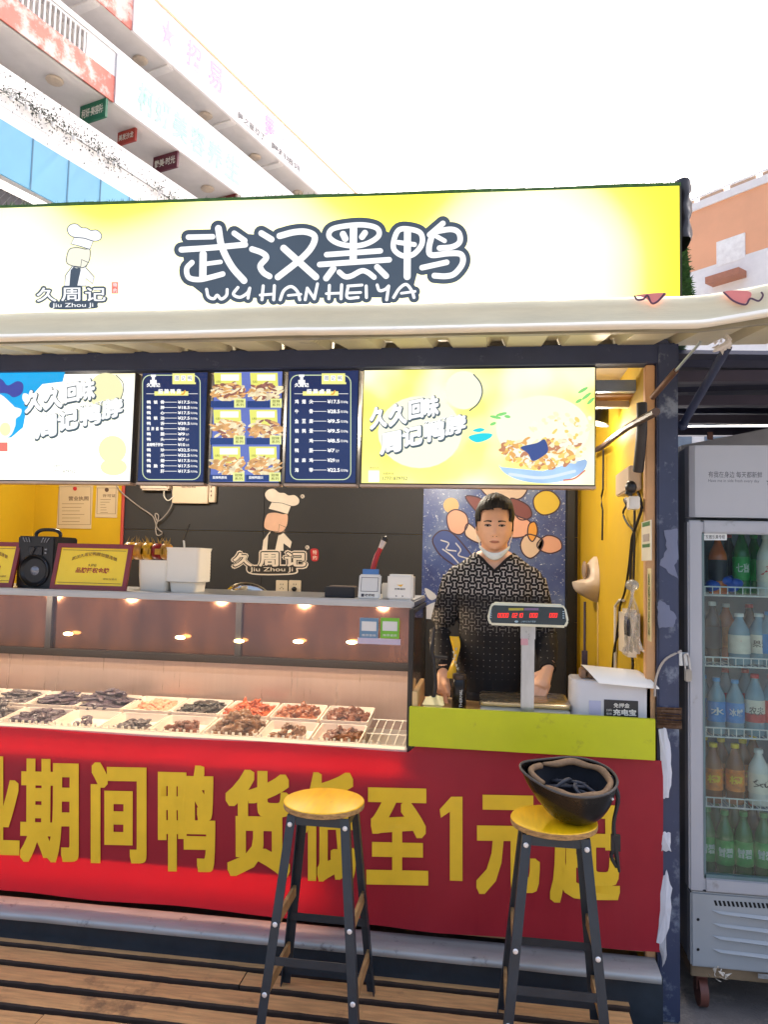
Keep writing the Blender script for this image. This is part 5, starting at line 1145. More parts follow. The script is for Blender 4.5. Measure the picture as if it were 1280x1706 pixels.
m = MB(); q0, q1 = UY(982, 1190, y - .002), UY(1002, 1168, y - .002); m.box(q0.x, q1.x, y - .002, y - .0005, q0.z, q1.z); build('blank_square', m, mat('pale_lilac', S(176, 178, 206), .5, var=.06), t)
# flask, paper, bag, strap
y = 3.02; p = UY(765, 1178, y); zt = UY(765, 1122, y).z
t = thing('thermos_flask', 'slim black vacuum flask standing on the counter left of the scale', 'flask', (p.x, y, zc))
m = MB(); m.lathe([(.026, zc), (.029, zc + .004), (.029, zt - .03), (.026, zt - .022)], (p.x, y, 0), 20, cap=True); build('body', m, mat('flask_black', S(28, 27, 30), .25, .4), t, smooth=True)
m = MB(); m.lathe([(.0262, zt - .022), (.0275, zt - .018), (.0275, zt - .004), (.024, zt), (.0001, zt)], (p.x, y, 0), 20, cap=False); build('cap', m, mat('flask_cap', S(62, 54, 52), .3, .5), t, smooth=True)
m = MB(); m.textM('THERMAL', .011, Matrix.Translation((p.x + .008, y - .0302, zc + .05)) @ Matrix.Rotation(pi / 2, 4, 'X') @ Matrix.Rotation(pi / 2, 4, 'Z')); build('lettering', m, white_pl, t)
m = MB(); y = 2.93; a, b_ = X(705, y), X(742, y); z0 = .957
m.add([Vector(q) for q in ((a, y, z0 + .03), (b_, y, z0 + .03), (b_ - .01, y + .08, z0 + .05), (a + .05, y + .07, z0 + .058), (a + .01, y + .05, z0 + .05))], [(0, 1, 2, 3, 4)]); m.box(a + .005, b_ - .008, y + .005, y + .07, z0, z0 + .028)
solo('note_pad', m, mat('note_yellow', S(240, 224, 160), .6), 'pale yellow note pad on the counter left of the black flask', 'note pad')
y = 3.10; rows = []
for i in range(9):
    w_ = i / 8; c = UY(757 + 4 * sin(w_ * 5), 1060 + 70 * w_, y); hw = .014 + .006 * sin(w_ * 7 + 1); rows.append([c + Vector((hw * k, -.01 * cos(k * 1.6) + .003 * sin(k * 9 + i), 0)) for k in (-1, -.5, 0, .5, 1)])
m = MB(); m.grid(rows); m.m = 1
for i in range(7): c = UY(752 + rnd(0, 9), 1080 + i * 5.5, y - .016); m.add([c, c + Vector((.012, 0, .004)), c + Vector((.008, 0, -.01))], [(0, 1, 2)])
solo('snack_bag', m, [mat('bag_yellow', S(226, 180, 30), .35, var=.15), mat('bag_print', S(190, 184, 160), .4, var=.4, vs=60)], 'crumpled yellow snack bag hanging beside the man above the flask', 'bag', smooth=True)
m = MB(); y = 2.99; m.tube([UY(724, 1045, y), UY(720, 1080, y), UY(724, 1110, y), UY(726, 1140, y), UY(722, 1172, y), UY(735, 1176, y)], [.006, .010, .007, .008, .010, .006], 7, 5); m.tube([UY(720, 1094, y), UY(746, 1096, y)], .008, 6); solo('umbrella', m, mat('umbrella_black', S(30, 29, 32), .5), 'folded black umbrella propped between the case end and the counter', 'umbrella', smooth=True)

# ================================================================== BACK WALL
YW = 4.974
t = thing('wall_emblem', 'cook emblem and white lettering printed on the charcoal back wall', 'emblem', UY(450, 960, YW))
mw, md, ms = MB(), MB(), MB()
PXb = lambda a, b: (340 + (a * .595 - 8) / 3.368 + 0, 790 + (b * .595 + 25) / 3.368)
def PXb(a, b): u = (a - 575) / (985 - 575); v = (b - 90) / (830 - 90); return (440.5 + u * 58, 814 + v * 104)
hatcoat(mw, md, ms, PXb, YW, 1, .8)
cream_ink, dark_ink = mat('ink_cream', S(232, 220, 206), .6), mat('ink_dark', S(44, 40, 40), .6)
for a in (('久', 384, 917, 424, 948), ('周', 427, 916, 468, 948), ('记', 470, 916, 514, 948)): mw.text(*a, YW - .001, .11); md.text(a[0], a[1] + 2, a[2] + 2, a[3] - 2, a[4] - 2, YW - .0022, .08); 
mw.spoly([(410, 944), (420, 941), (488, 941), (496, 948), (488, 957), (420, 957)], YW - .001); md.spoly([(412, 945), (421, 943), (487, 943), (493, 948), (486, 955), (421, 955)], YW - .0022)
mw2 = MB()
for a in (('久', 388, 921, 421, 944), ('周', 431, 920, 464, 944), ('记', 474, 920, 510, 944)): mw2.text(*a, YW - .0035, .035)
mw2.text('Jiu Zhou Ji', 416, 945, 488, 954, YW - .0035, .015); mw.ell(504, 827, 3.4, 3.4, YW - .001); mw.ell(512, 912, 3.4, 3.4, YW - .001); md.text('R', 502, 825, 506, 829.5, YW - .002); md.text('R', 510, 910, 514, 914.5, YW - .002)
build('cream_print', mw, cream_ink, t); build('dark_print', md, dark_ink, t); build('face_print', ms, mat('ink_skin', S(226, 182, 156), .6), t); build('lettering', mw2, cream_ink, t)
m = MB(); m.spoly([(518, 915), (529, 915), (531, 925), (529, 934), (520, 934), (518, 925)], YW - .001); build('red_seal', m, mat('ink_red', S(190, 40, 48), .6), t)
m = MB(); m.text('特', 521, 916.5, 528, 924, YW - .002, .02); m.text('约', 521, 925.5, 528, 932.5, YW - .002, .02); build('seal_lettering', m, cream_ink, t)
for i, (p0, p1, lb) in enumerate(((459.5, 480, 'empty white wall socket at left, above the mirror steel lid'), (481, 502, 'white wall socket with a black plug above the mirror steel lid'))):
    a, b_ = UY(p0, 988.5, YW), UY(p1, 967, YW); t = thing('wall_socket', lb, 'socket', ((a.x + b_.x) / 2, YW, a.z)); m = MB(); m.box(a.x, b_.x, YW - .008, YW, a.z, b_.z); build('plate', m, mat('socket_cream', S(214, 200, 178), .4), t, bevel=.003)
    cx, cz = (a.x + b_.x) / 2, (a.z + b_.z) / 2; m = MB()
    for dx, dz in ((-.008, .018), (.008, .018)) + (((-.012, -.012), (.012, -.012), (0, -.004)) if not i else ()): m.box(cx + dx - .002, cx + dx + .002, YW - .009, YW - .007, cz + dz - .005, cz + dz + .005)
    build('slots', m, black_pl, t)
    if i: m = MB(); m.ball((cx, YW - .02, cz - .014), .018, .018, .016); m.tube([(cx, YW - .025, cz - .02), (cx + .004, YW - .03, cz - .05)], [.01, .005], 8); build('plug', m, black_pl, t, smooth=True)
# starry poster
t = thing('wall_poster', 'large blue starry poster with plain cartoon like shapes on the back wall behind the man', 'poster', UY(822, 1028, YW))
sb = bpy.data.materials.new('starry_print'); sb.use_nodes = True; nt = sb.node_tree; b = nt.nodes['Principled BSDF']; b.inputs['Roughness'].default_value = .35
tc = nn(nt, 'ShaderNodeTexCoord'); n1 = nn(nt, 'ShaderNodeTexNoise', i_Scale=2.6, i_Detail=4.0); n2 = nn(nt, 'ShaderNodeTexNoise', i_Scale=60.0, i_Detail=3.0, i_Roughness=.8)
for q in (n1, n2): nt.links.new(tc.outputs['Object'], q.inputs['Vector'])
c1 = nn(nt, 'ShaderNodeValToRGB'); e = c1.color_ramp.elements; e[0].position = .3; e[0].color = S(52, 62, 118); e[1].position = .72; e[1].color = S(128, 146, 180); q = e.new(.5); q.color = S(74, 92, 150)
c2 = nn(nt, 'ShaderNodeValToRGB'); e = c2.color_ramp.elements; e[0].position = .60; e[0].color = (0, 0, 0, 1); e[1].position = .68; e[1].color = (1, 1, 1, 1)
mx = nn(nt, 'ShaderNodeMixRGB'); nt.links.new(n1.outputs[0], c1.inputs[0]); nt.links.new(n2.outputs[0], c2.inputs[0]); nt.links.new(c2.outputs[0], mx.inputs[0]); nt.links.new(c1.outputs[0], mx.inputs[1]); mx.inputs[2].default_value = S(206, 214, 228); nt.links.new(mx.outputs[0], b.inputs['Base Color'])
a, b_ = UY(702, 1029, YW), UY(943, 795, YW); m = MB(); m.box(a.x, b_.x, YW - .006, YW + .0, a.z, b_.z); build('sheet', m, sb, t)
YP = YW - .0065; IK = {}
def ink(k, c): return IK.setdefault(k, (MB(), mat('poster_' + k, c, .5, var=.05)))[0]
def blob(k, c, pts): ink('plum_line', S(64, 44, 62)).stroke(pts, 2.2, YP - .0006 - .0003 * len(IK), 5, True); ink(k, c).spoly(pts, YP - .0003 * len(IK))
ink('lamp_glint', S(214, 180, 130)).ell(752, 842, 13, 13, YP)  # reflection of a lamp on the poster, painted as a pale disc
blob('cream', S(214, 190, 170), [(800, 800), (870, 800), (880, 812), (868, 830), (840, 832), (812, 826)])
blob('chestnut', S(124, 70, 72), [(776, 827), (800, 830), (815, 848), (806, 862), (790, 848)]); blob('chestnut', 0, [(852, 830), (880, 842), (886, 860), (868, 866), (855, 850)])
blob('peach', S(222, 168, 146), [(850, 858), (868, 862), (884, 870), (880, 890), (860, 896), (845, 890)])
blob('peach', 0, [(745, 860), (758, 849), (776, 856), (780, 874), (768, 890), (750, 884)])
blob('cream', 0, [(780, 872), (800, 890), (800, 905), (776, 892)]); blob('cream', 0, [(868, 905), (880, 890), (905, 900), (900, 918), (885, 930), (872, 922)])
blob('peach', 0, [(896, 905), (912, 892), (932, 898), (936, 914), (918, 922), (900, 916)])
blob('sun', S(226, 196, 70), [(890, 830), (904, 818), (922, 820), (934, 836), (926, 852), (906, 858), (892, 848)]); blob('amber', S(226, 160, 70), [(882, 874), (892, 870), (896, 886), (888, 902), (880, 892)])
blob('board', S(64, 84, 150), [(722, 896), (736, 884), (756, 890), (790, 930), (800, 950), (780, 954), (740, 930), (724, 910)])
for pts in ([(735, 900), (748, 905), (744, 915), (760, 918)], [(760, 905), (768, 916), (764, 925), (778, 930)], [(738, 915), (752, 925), (764, 938)]): ink('silver', S(196, 200, 214)).stroke(pts, 2.2, YP - .008)
ink('silver', 0).spoly([(704, 1016), (722, 1004), (745, 1002), (760, 1010), (760, 1030), (704, 1030)], YP - .002); ink('silver', 0).spoly([(708, 980), (718, 984), (728, 994), (720, 1000), (712, 994)], YP - .002)
for k, (mm, mt) in IK.items(): build('printed_' + k, mm, mt, t)
m = MB(); p0, p1 = UY(944, 1040, YW), UY(958, 795, YW); m.box(p0.x, p1.x, YW - .03, YW, .03, 2.38); build('black_upright', m, black_pl, kiosk)
# papers, conduit, boxes
def paper(name, label, px0, py0, px1, py1, st, seal):
    a, b_ = UY(px0, py1, YW + .02), UY(px1, py0, YW + .02); y = 4.996; t = thing(name, label, 'certificate', ((a.x + b_.x) / 2, y, a.z)); m = MB(); m.box(a.x, b_.x, y - .003, y, a.z, b_.z); build('sheet', m, mat('paper_cream', S(206, 188, 158), .6, var=.04), t)
    m = MB(); yy = y - .0035; m.stroke([(px0 + 4, py0 + 5), (px1 - 4, py0 + 5), (px1 - 5, py1 - 6), (px0 + 3, py1 - 6)], .8, yy, 0, True)
    for i in range(6): q = py0 + (py1 - py0) * (.45 + i * .08); m.stroke([(px0 + 9, q), (px1 - rnd(10, 24), q)], .6, yy, 0)
    w_ = px1 - px0; m.text(st, px0 + w_ * .32, py0 + (py1 - py0) * .28, px1 - w_ * .12, py0 + (py1 - py0) * .38, yy, .03); build('print', m, mat('print_brown', S(92, 70, 62), .6), t)
    m = MB(); m.ell((px0 + px1) / 2, py0 + 8, 3.4, 3.6, yy - .001); build('emblem_spot', m, mat('ink_red', S(190, 40, 48)) if seal else mat('print_brown', S(92, 70, 62)), t)
paper('certificate', 'larger cream licence sheet pinned on the mustard wall above the plaque', 94, 806, 155, 880, '营业执照', True); paper('certificate', 'smaller cream permit sheet pinned right of the larger licence', 158, 808, 197, 862, '许可证', False)
m = MB(); a, b_ = UY(206, 800, 4.96), UY(201, 930, 4.96); m.tube([a, b_], .012, 8); m.tube([b_, b_ + Vector((0, 0, -.6))], .012, 8); solo('conduit', m, mat('conduit_red', S(178, 64, 56), .5), 'red pipe running down the corner of mustard and charcoal walls', 'pipe', smooth=True)
y = 4.93; a, b_ = UY(286, 838, y), UY(347, 795, y); t = thing('junction_box', 'large cream junction box on the charcoal wall under the price boards', 'junction box', ((a.x + b_.x) / 2, y, a.z)); m = MB(); m.box(a.x, b_.x, y, 4.974, a.z, b_.z); build('box', m, mat('box_cream', S(218, 196, 168), .4, var=.04), t, bevel=.004)
m = MB(); m.box(b_.x + .004, b_.x + .05, y + .01, 4.974, a.z + .01, b_.z); build('breaker', m, mat('box_cream', S(218, 196, 168)), t, bevel=.003); m = MB(); m.text('配电箱', 302, 808, 326, 813, y - .001, .01)
for i in range(3): m.rect(350.5, 810 + i * 7, 352.5, 813 + i * 7, y + .0085)
build('print', m, mat('print_brown', S(92, 70, 62)), t)
y = 4.90; a, b_ = UY(232, 816, y), UY(281, 795, y); m = MB(); m.box(a.x, b_.x, y, 4.974, a.z, b_.z); solo('router', m, mat('router_white', S(222, 206, 190), .4), 'white router box half hidden behind the price board, left of the junction box', 'router', bevel=.012, smooth=True)
m = MB(); y = 4.94; m.tube([UY(*p, y) for p in ((192, 808), (204, 822), (230, 843), (252, 858), (258, 868), (262, 880), (270, 888), (262, 892), (259, 880), (264, 860), (258, 856), (262, 868), (272, 862), (284, 846), (288, 830), (286, 815))], .0045, 7, 4); solo('grey_cable', m, mat('cable_grey', S(150, 142, 138), .5), 'looped grey cable hanging between the mustard wall and junction box', 'cable', smooth=True)
m = MB(); m.tube([UY(*p, 4.93) for p in ((274, 812), (273, 826), (280, 834), (290, 826))], .004, 6, 4); solo('white_cable', m, white_pl, 'short white cable looping from the router to the junction box', 'cable', smooth=True)
# ================================================================== RIGHT INSIDE WALL
XW = .602
wx = lambda px, py, o=.0: UX(px, py, XW - o)
def wpipe(pts, r_, o=.01, n=7, sm=4): return MB().tube([wx(a, b, o) for a, b in pts], r_, n, sm)
t = thing('power_strip', 'cream socket block with two black plugs on the right yellow wall', 'socket block', wx(1058, 822))
m = MB(); a, b_ = wx(1046, 812), wx(1070, 783); y0, y1 = a.y, b_.y; m.box(XW - .05, XW, min(y0, y1), max(y0, y1), UX(1058, 822, XW).z, UX(1058, 783, XW).z); build('block', m, mat('box_cream', S(218, 196, 168)), t, bevel=.005)
m = MB(); p = wx(1052, 812, .06); m.ball(p, .022, .028, .026); m.tube([p, p + Vector((-.01, .0, -.03))], .014, 8); q = wx(1046, 836, .05); m.tube([q + Vector((0, .03, .01)), q + Vector((0, -.02, -.01))], .012, 8); build('plug', m, black_pl, t, smooth=True)
m = MB(); q = wx(1056, 836, .04); m.box(q.x - .02, q.x + .02, q.y - .03, q.y + .03, q.z - .03, q.z + .02); build('adapter', m, white_pl, t, bevel=.004)
dark_cable = mat('cable_black', S(34, 32, 34), .5)
for lab, pts, r_ in (('black cable looping left from the socket block down the yellow wall', [(1046, 840), (1039, 855), (1046, 872), (1056, 884), (1053, 900), (1049, 940), (1042, 985), (1034, 1010), (1028, 1060), (1020, 1120)], .005), ('black cable looping right from the socket block down the yellow wall', [(1064, 820), (1070, 845), (1062, 872), (1055, 895), (1052, 930), (1051, 975)], .006), ('straight black cable running down beside the looping cables', [(1058, 850), (1058, 880), (1057, 930), (1056, 975)], .005), ('black cable leaving below the hung white charger on the yellow wall', [(1050, 1080), (1055, 1100), (1054, 1130), (1056, 1170)], .006), ('thin dark cable hanging left of the hung white charger', [(1034, 1050), (1024, 1080), (1020, 1130), (1016, 1160)], .005)):
    solo('cable', wpipe(pts, r_, .012), dark_cable, lab, 'cable', smooth=True)
solo('duct', wpipe([(1070, 672), (1070, 720), (1064, 785)], .02, .03, 10, 3), mat('duct_black', S(42, 38, 38), .5), 'thick black cable sleeve dropping from the ceiling to the socket block', 'cable sleeve', smooth=True)
solo('conduit', wpipe([(1026, 1160), (1026, 1010), (1033, 1000), (1040, 1000)], .007, .008, 7, 0), white_pl, 'thin white pipe down the yellow wall left of the hung charger', 'pipe', smooth=True)
t = thing('hung_charger', 'white charger in a torn clear plastic bag hanging on the yellow wall', 'charger', wx(1050, 1088))
m = MB(); c = wx(1048, 1040, .04); m.box(c.x - .03, c.x + .03, c.y - .09, c.y + .06, wx(1048, 1082).z, wx(1048, 1010).z); build('charger', m, mat('charger_cream', S(214, 200, 176), .4), t, bevel=.014, smooth=True)
m = MB(); c = wx(1046, 1032, .075); m.box(c.x - .004, c.x + .002, c.y - .05, c.y + .04, wx(1047, 1045).z, wx(1047, 1018).z); build('screen', m, mat('screen_dark', S(36, 36, 40), .2), t)
m = MB(); random.seed(9)
for k in range(5):
    x_ = 1036 + k * 8; rows = []
    for i in range(10):
        w_ = i / 9; c = UX(1054 + (x_ - 1052) * w_ + 3 * sin(i + k), 974 + 112 * w_, XW - .085 + .02 * sin(k * 2 + i)); rows.append([c + Vector((0, dd, 0)) for dd in (-.02 - .02 * w_, .0, .02 + .01 * w_)])
    m.grid(rows)
m.ball(wx(1054, 975, .06), .025, .04, .022)
build('bag', m, glass('torn_film', (.92, .9, .84, 1), 1.2, .25, .28, (.85, .8, .68, 1)), t, smooth='all')
t = thing('scoop_holder', 'white half open plastic dispenser mounted on the yellow wall right of the man', 'dispenser', wx(966, 995))
yw = wx(966, 960).y; zc_ = wx(966, 960).z; sc = 4.0 / 1232
m = MB(); H_ = wx(966, 930).z - wx(966, 994).z; z0 = wx(966, 994).z; yy = min(4.6, yw); K = 16; rows = []
for i in range(15):
    w_ = i / 14; r_ = H_ * .5 * (sin(pi * min(1, w_ * .92 + .06)) ** .6); dep = H_ * (.52 * sqrt(max(.02, 1 - ((.45 - w_) / .46) ** 2)) if w_ < .45 else max(.24, .52 - (w_ - .45) * 5)); rows.append([Vector((XW - dep * max(0, sin(pi * j / K)) ** .7 * min(1, r_ / (H_ * .42)), 4.25 - r_ * cos(pi * j / K), z0 + H_ * w_)) for j in range(K + 1)])
m.grid(rows); m.add(rows[0], [tuple(range(K + 1))]); m.add(rows[-1], [tuple(range(K + 1))]); build('shell', m, mat('holder_white', S(214, 196, 178), .4), t, smooth=True)
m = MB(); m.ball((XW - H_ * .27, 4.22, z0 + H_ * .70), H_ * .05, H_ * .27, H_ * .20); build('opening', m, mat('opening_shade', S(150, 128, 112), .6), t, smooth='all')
m = MB(); y_ = 4.26; hz = z0; m.tube([(XW - .06, y_, hz), (XW - .06, y_, hz - .28)], .007, 6); m.box(XW - .075, XW - .045, y_ - .012, y_ + .012, hz - .40, hz - .27); solo('lanyard', m, mat('lanyard_blue', S(66, 62, 96), .5, var=.4, vs=20), 'blue grey lanyard and tag hanging under the white dispenser', 'lanyard')
m = MB(); m.tube([(XW - .02, 4.05, hz + .01), (XW - .02, 4.04, hz - .3), (XW - .02, 4.02, hz - .75)], .004, 6, 3); solo('cable', m, mat('cable_cream', S(204, 176, 116), .5), 'thin cream cable falling from the white dispenser', 'cable')
for nm_, lb, c_, (px0, py0, px1, py1), st in (('wall_sticker', 'small green and white payment sticker high on the yellow wall by the post', mat('sticker_white', S(226, 220, 196), .4), (1071, 868, 1087, 934), None), ('wall_sticker', 'tall narrow lettered sticker below the payment sticker by the post', mat('sticker_cream', S(222, 206, 150), .5), (1081, 947, 1086.5, 1068), '好吃的鸭脖')):
    a, b_ = wx(px0, py1), wx(px1, py1); zt, zb_ = wx((px0 + px1) / 2, py0).z, wx((px0 + px1) / 2, py1).z; t = thing(nm_, lb, 'sticker', (XW, (a.y + b_.y) / 2, zb_)); m = MB(); ya, yb = min(a.y, b_.y), max(a.y, b_.y); m.box(XW - .003, XW - .0005, ya, yb, zb_, zt); build('sheet', m, c_, t)
    if st is None:
        m = MB(); m.box(XW - .004, XW - .003, ya + .02, yb - .02, zb_ + .05, zb_ + (zt - zb_) * .42); m.box(XW - .004, XW - .003, ya + .02, yb - .02, zt - .02, zt - .004); build('green_band', m, mat('sticker_green', S(60, 120, 60), .4), t)
        m = MB(); m.box(XW - .0045, XW - .003, ya + .03, yb - .03, zb_ + (zt - zb_) * .48, zt - .05); build('blank_square', m, mat('sticker_grey', S(170, 160, 150), .5, var=.2, vs=80), t)
    else:
        m = MB(); Mx = Matrix.Translation((XW - .0036, (ya + yb) / 2, (zb_ + zt) / 2)) @ Matrix.Rotation(-pi / 2, 4, 'Y') @ Matrix.Rotation(0, 4, 'Z'); m.textM(st, (yb - ya) * .55, Mx, .02, True, (zt - zb_) * .85); build('lettering', m, mat('sticker_print_green', S(96, 120, 50), .5), t)
# shelf brackets and cone lamp at top right
m = MB(); a, b_ = UY(992, 652, 3.15), UY(1088, 632, 3.15); m.box(a.x - .3, b_.x, 3.15, 3.20, a.z, b_.z); solo('shelf_rail', m, mat('rail_pale_blue', S(150, 166, 190), .35, .4), 'wide pale blue metal rail under the hatch header at top right', 'rail', bevel=.003)
m = MB(); a, b_ = UY(992, 678, 3.30), UY(1084, 667, 3.30); m.box(a.x - .3, b_.x, 3.30, 3.34, a.z, b_.z); solo('shelf_rail', m, mat('rail_white', S(206, 196, 184), .4), 'narrow white rail below the pale blue rail at top right', 'rail', bevel=.003)
m = MB(); m.box(a.x - .3, b_.x, 3.2, 3.3, a.z + .028, a.z + .034); m.box(b_.x - .07, b_.x - .03, 3.2, 3.3, a.z, a.z + .06); solo('shelf_board', m, mat('shelf_peach', S(190, 140, 96), .6), 'peach coloured shelf strip between the two rails at top right', 'shelf')
m = MB(); m.tube([wx(980, 756, .05), wx(1003, 745, .05), wx(1046, 712, .05), wx(1094, 686, .05)], .014, 8); solo('gas_strut', m, mat('strut_bronze', S(92, 74, 64), .4, .5), 'slanting bronze hatch strut across the upper right yellow wall', 'strut', smooth=True)
solo('pull_cord', wpipe([(1006, 746), (1005.5, 815), (1003, 826), (1003, 842), (1005, 850), (1004, 900)], .005, .015, 6, 0), dark_cable, 'thin dark pull cord hanging from the bronze strut', 'cord')
def cone_lamp(px, py, y, label, en=13):
    p = UY(px, py, y); t = thing('cone_lamp', label, 'lamp', p, 'black cone lamps inside the stall'); M_ = Matrix.Rotation(radians(14), 3, 'Y')
    m = MB(); m.lathe([(.015, .12), (.025, .11), (.055, 0)], p, 20, M_, cap=False); m.tube([p + Vector((0, 0, .115)), p + Vector((-.02, 0, .3)), p + Vector((-.02, 0, 2.42 - p.z))], .006, 6); build('shade', m, black_pl, t, smooth=True)
    m = MB(); m.lathe([(.0001, .012), (.045, .012), (.04, .02)], p, 18, M_, cap=False); build('bulb', m, emat('lamp_glow', S(255, 226, 170), 5), t)
    ld = bpy.data.lights.new('cone_lamp_light', 'POINT'); ld.energy = en; ld.color = (1, .88, .72); ld.shadow_soft_size = .05; lo = bpy.data.objects.new('cone_lamp_light', ld); COL.objects.link(lo); lo.parent = t; lo.location = (0, 0, -.03)
cone_lamp(996, 706, 3.55, 'black cone lamp glowing beside the right end of the yellow picture box', 2.5)
cone_lamp(700, 700, 3.9, 'black cone lamp hidden behind the yellow picture box'); cone_lamp(150, 700, 3.9, 'black cone lamp hidden behind the cream and blue picture box')  # two unseen lamps added to brighten the inside of the stall

# ================================================================== FRIDGE
FX0, FX1, FY = .775, 1.42, 3.0
t = fridge = thing('drinks_fridge', 'tall grey glass door drinks fridge standing right of the stall post', 'fridge', ((FX0 + FX1) / 2, 3.3, -.1))
fgrey = mat('fridge_grey', S(168, 172, 180), .38, .15, var=.05, vs=3, dirt=S(120, 116, 112), dirt_amt=.05, dirt_s=5)
fside = mat('fridge_side', S(112, 120, 132), .4, .1, var=.08)
fz = lambda py, y=FY: UY(1200, py, y).z
zt, zh, zd0, zd1, zg = fz(742), fz(862), fz(868), fz(1484), fz(1612)
m = MB(); m.box(FX0, FX0 + .03, FY + .045, FY + .62, zg, zt); m.box(FX1 - .03, FX1, FY + .045, FY + .62, zg, zt); m.box(FX0 + .03, FX1 - .03, FY + .59, FY + .62, zg, zt); m.box(FX0 + .03, FX1 - .03, FY + .045, FY + .59, zt - .03, zt); m.box(FX0 + .03, FX1 - .03, FY + .045, FY + .59, zg, zd1); build('cabinet', m, fside, t, bevel=.004)
m = MB(); m.box(FX0 + .031, FX1 - .031, FY + .575, FY + .589, zd1, zh); m.box(FX0 + .0305, FX0 + .034, FY + .06, FY + .575, zd1, zh); m.box(FX1 - .034, FX1 - .0305, FY + .06, FY + .575, zd1, zh); build('liner', m, mat('fridge_liner', S(92, 120, 146), .4, var=.12, vs=3), t)
m = MB(); pts = [(FX0 - .004, FY + .05), (FX0 + .002, FY + .012), (FX0 + .022, FY), (FX1, FY), (FX1, FY + .05)]; n = len(pts)
m.add([Vector((a, b_, zh)) for a, b_ in pts] + [Vector((a, b_, zt)) for a, b_ in pts], [tuple(range(n))[::-1], tuple(range(n, 2 * n))] + [(i, (i + 1) % n, (i + 1) % n + n, i + n) for i in range(n)]); hd = build('header_panel', m, mat('header_silver', S(176, 178, 184), .35, .3, var=.04, vs=2), t)
m = MB(); m.text('有我在身边 每天都新鲜', 1181, 785, 1271, 795.5, FY, .012, .01, .02); m.text('Have me in side fresh every day', 1181, 798, 1266, 804.5, FY, .0, .01, .02); m.text('★', 1277, 796, 1290, 808, FY); build('lettering', m, mat('letter_slate', S(82, 86, 94), .5), hd)
fw = .055
m = MB(); Y0, Y1 = FY - .022, FY + .04; a, b_ = FX0 - .012, FX1 + .002
m.box(a, a + fw, Y0, Y1, zd1, zd0); m.box(b_ - fw, b_, Y0, Y1, zd1, zd0); m.box(a + fw, b_ - fw, Y0, Y1, zd0 - .05, zd0); m.box(a + fw, b_ - fw, Y0, Y1, zd1, zd1 + .052); dr = build('door', m, fgrey, t, bevel=.006, smooth=True)
m = MB(); m.box(a + fw - .001, b_ - fw + .001, Y0 + .012, Y0 + .016, zd1 + .05, zd0 - .048); build('glass_pane', m, glass('fridge_glass', (.86, .94, .93, 1), .75, .02, .018, (.5, .6, .62, 1)), dr)
m = MB(); m.box(a + fw - .002, a + fw + .006, Y0 + .004, Y0 + .012, zd1 + .05, zd0 - .05); m.box(a + fw, b_ - fw, Y0 + .004, Y0 + .012, zd1 + .05, zd1 + .062); build('gasket', m, mat('gasket_teal', S(96, 118, 120), .6), dr)
m = MB(); m.rect(1169, 889, 1212, 900, Y0 + .0115); m2 = MB(); m2.text('广东雅乐美专柜', 1171, 891, 1209, 898, Y0 + .011, .02); build('sticker', m, mat('sticker_pale', S(214, 220, 220), .4), dr); build('sticker_print', m2, mat('print_dark', S(60, 58, 62)), dr)
# shelves
SZ = [fz(992, 3.08), fz(1109, 3.08), fz(1226, 3.08), fz(1342, 3.08), fz(1466, 3.08)]
wire = mat('white_wire', S(222, 226, 230), .35)
for z in SZ[:4]:
    m = MB(); m.tube([(FX0 + .035, 3.06, z), (FX1 - .035, 3.06, z)], .003, 6); m.tube([(FX0 + .035, 3.06, z + .034), (FX1 - .035, 3.06, z + .034)], .0028, 6)
    x_ = FX0 + .045
    while x_ < FX1 - .04: m.tube([(x_, 3.06, z + .034), (x_, 3.06, z), (x_, 3.52, z)], .0018, 4); x_ += .028
    for yy in (3.2, 3.36, 3.52): m.tube([(FX0 + .035, yy, z - .003), (FX1 - .035, yy, z - .003)], .0025, 5)
    build('shelf', m, wire, t)
# grille and base
m = MB(); m.box(FX0 - .005, FX1, FY - .012, FY + .045, zg, zd1 - .006); gr = build('grille_panel', m, mat('grille_grey', S(158, 164, 168), .4, .1, var=.05), t, bevel=.006, smooth=True)
m = MB(); yf = FY - .0125
for i in range(16): m.poly([(1190 + i * 7.2, 1500 + i * .4), (1194 + i * 7.2, 1500 + i * .4), (1197 + i * 7.2, 1509 + i * .4), (1193 + i * 7.2, 1509 + i * .4)], yf)
for yy in (1522, 1542, 1564, 1586): m.poly([(1234, yy + 2), (1330, yy + 14), (1330, yy + 19), (1234, yy + 6)], yf)
m.ell(1164, 1532, 2.6, 2.6, yf); m.ell(1164, 1582, 2.6, 2.6, yf); build('vent_slot', m, dark_gap, gr)
m = MB()
for yy in (1518, 1539, 1560, 1582):
    p = [UY(1186, yy - 2, yf), UY(1330, yy + 14, yf), UY(1330, yy + 20, yf), UY(1200, yy + 3, yf)]; m.add([p[0] + Vector((0, -.001, 0)), p[1] + Vector((0, -.001, 0)), p[2] + Vector((0, -.012, 0)), p[3] + Vector((0, -.010, 0)), p[3] + Vector((0, 0, -.004)), p[2] + Vector((0, 0, -.004))], [(0, 1, 2, 3), (3, 2, 5, 4)])
build('louvre', m, mat('grille_grey', S(158, 164, 168)), gr)
m = MB(); p = [UY(1264, 1622, yf - .002), UY(1330, 1636, yf - .002)]; m.box(p[0].x, p[1].x, yf - .003, yf - .001, p[1].z, p[0].z); build('rating_plate', m, mat('plate_grey', S(140, 140, 140), .5, var=.3, vs=90), gr)
m = MB(); m.box(FX0, FX1, FY + .01, FY + .6, zg - .045, zg - .001); build('plinth', m, mat('plinth_tan', S(132, 112, 86), .6, var=.25), t, bevel=.003)
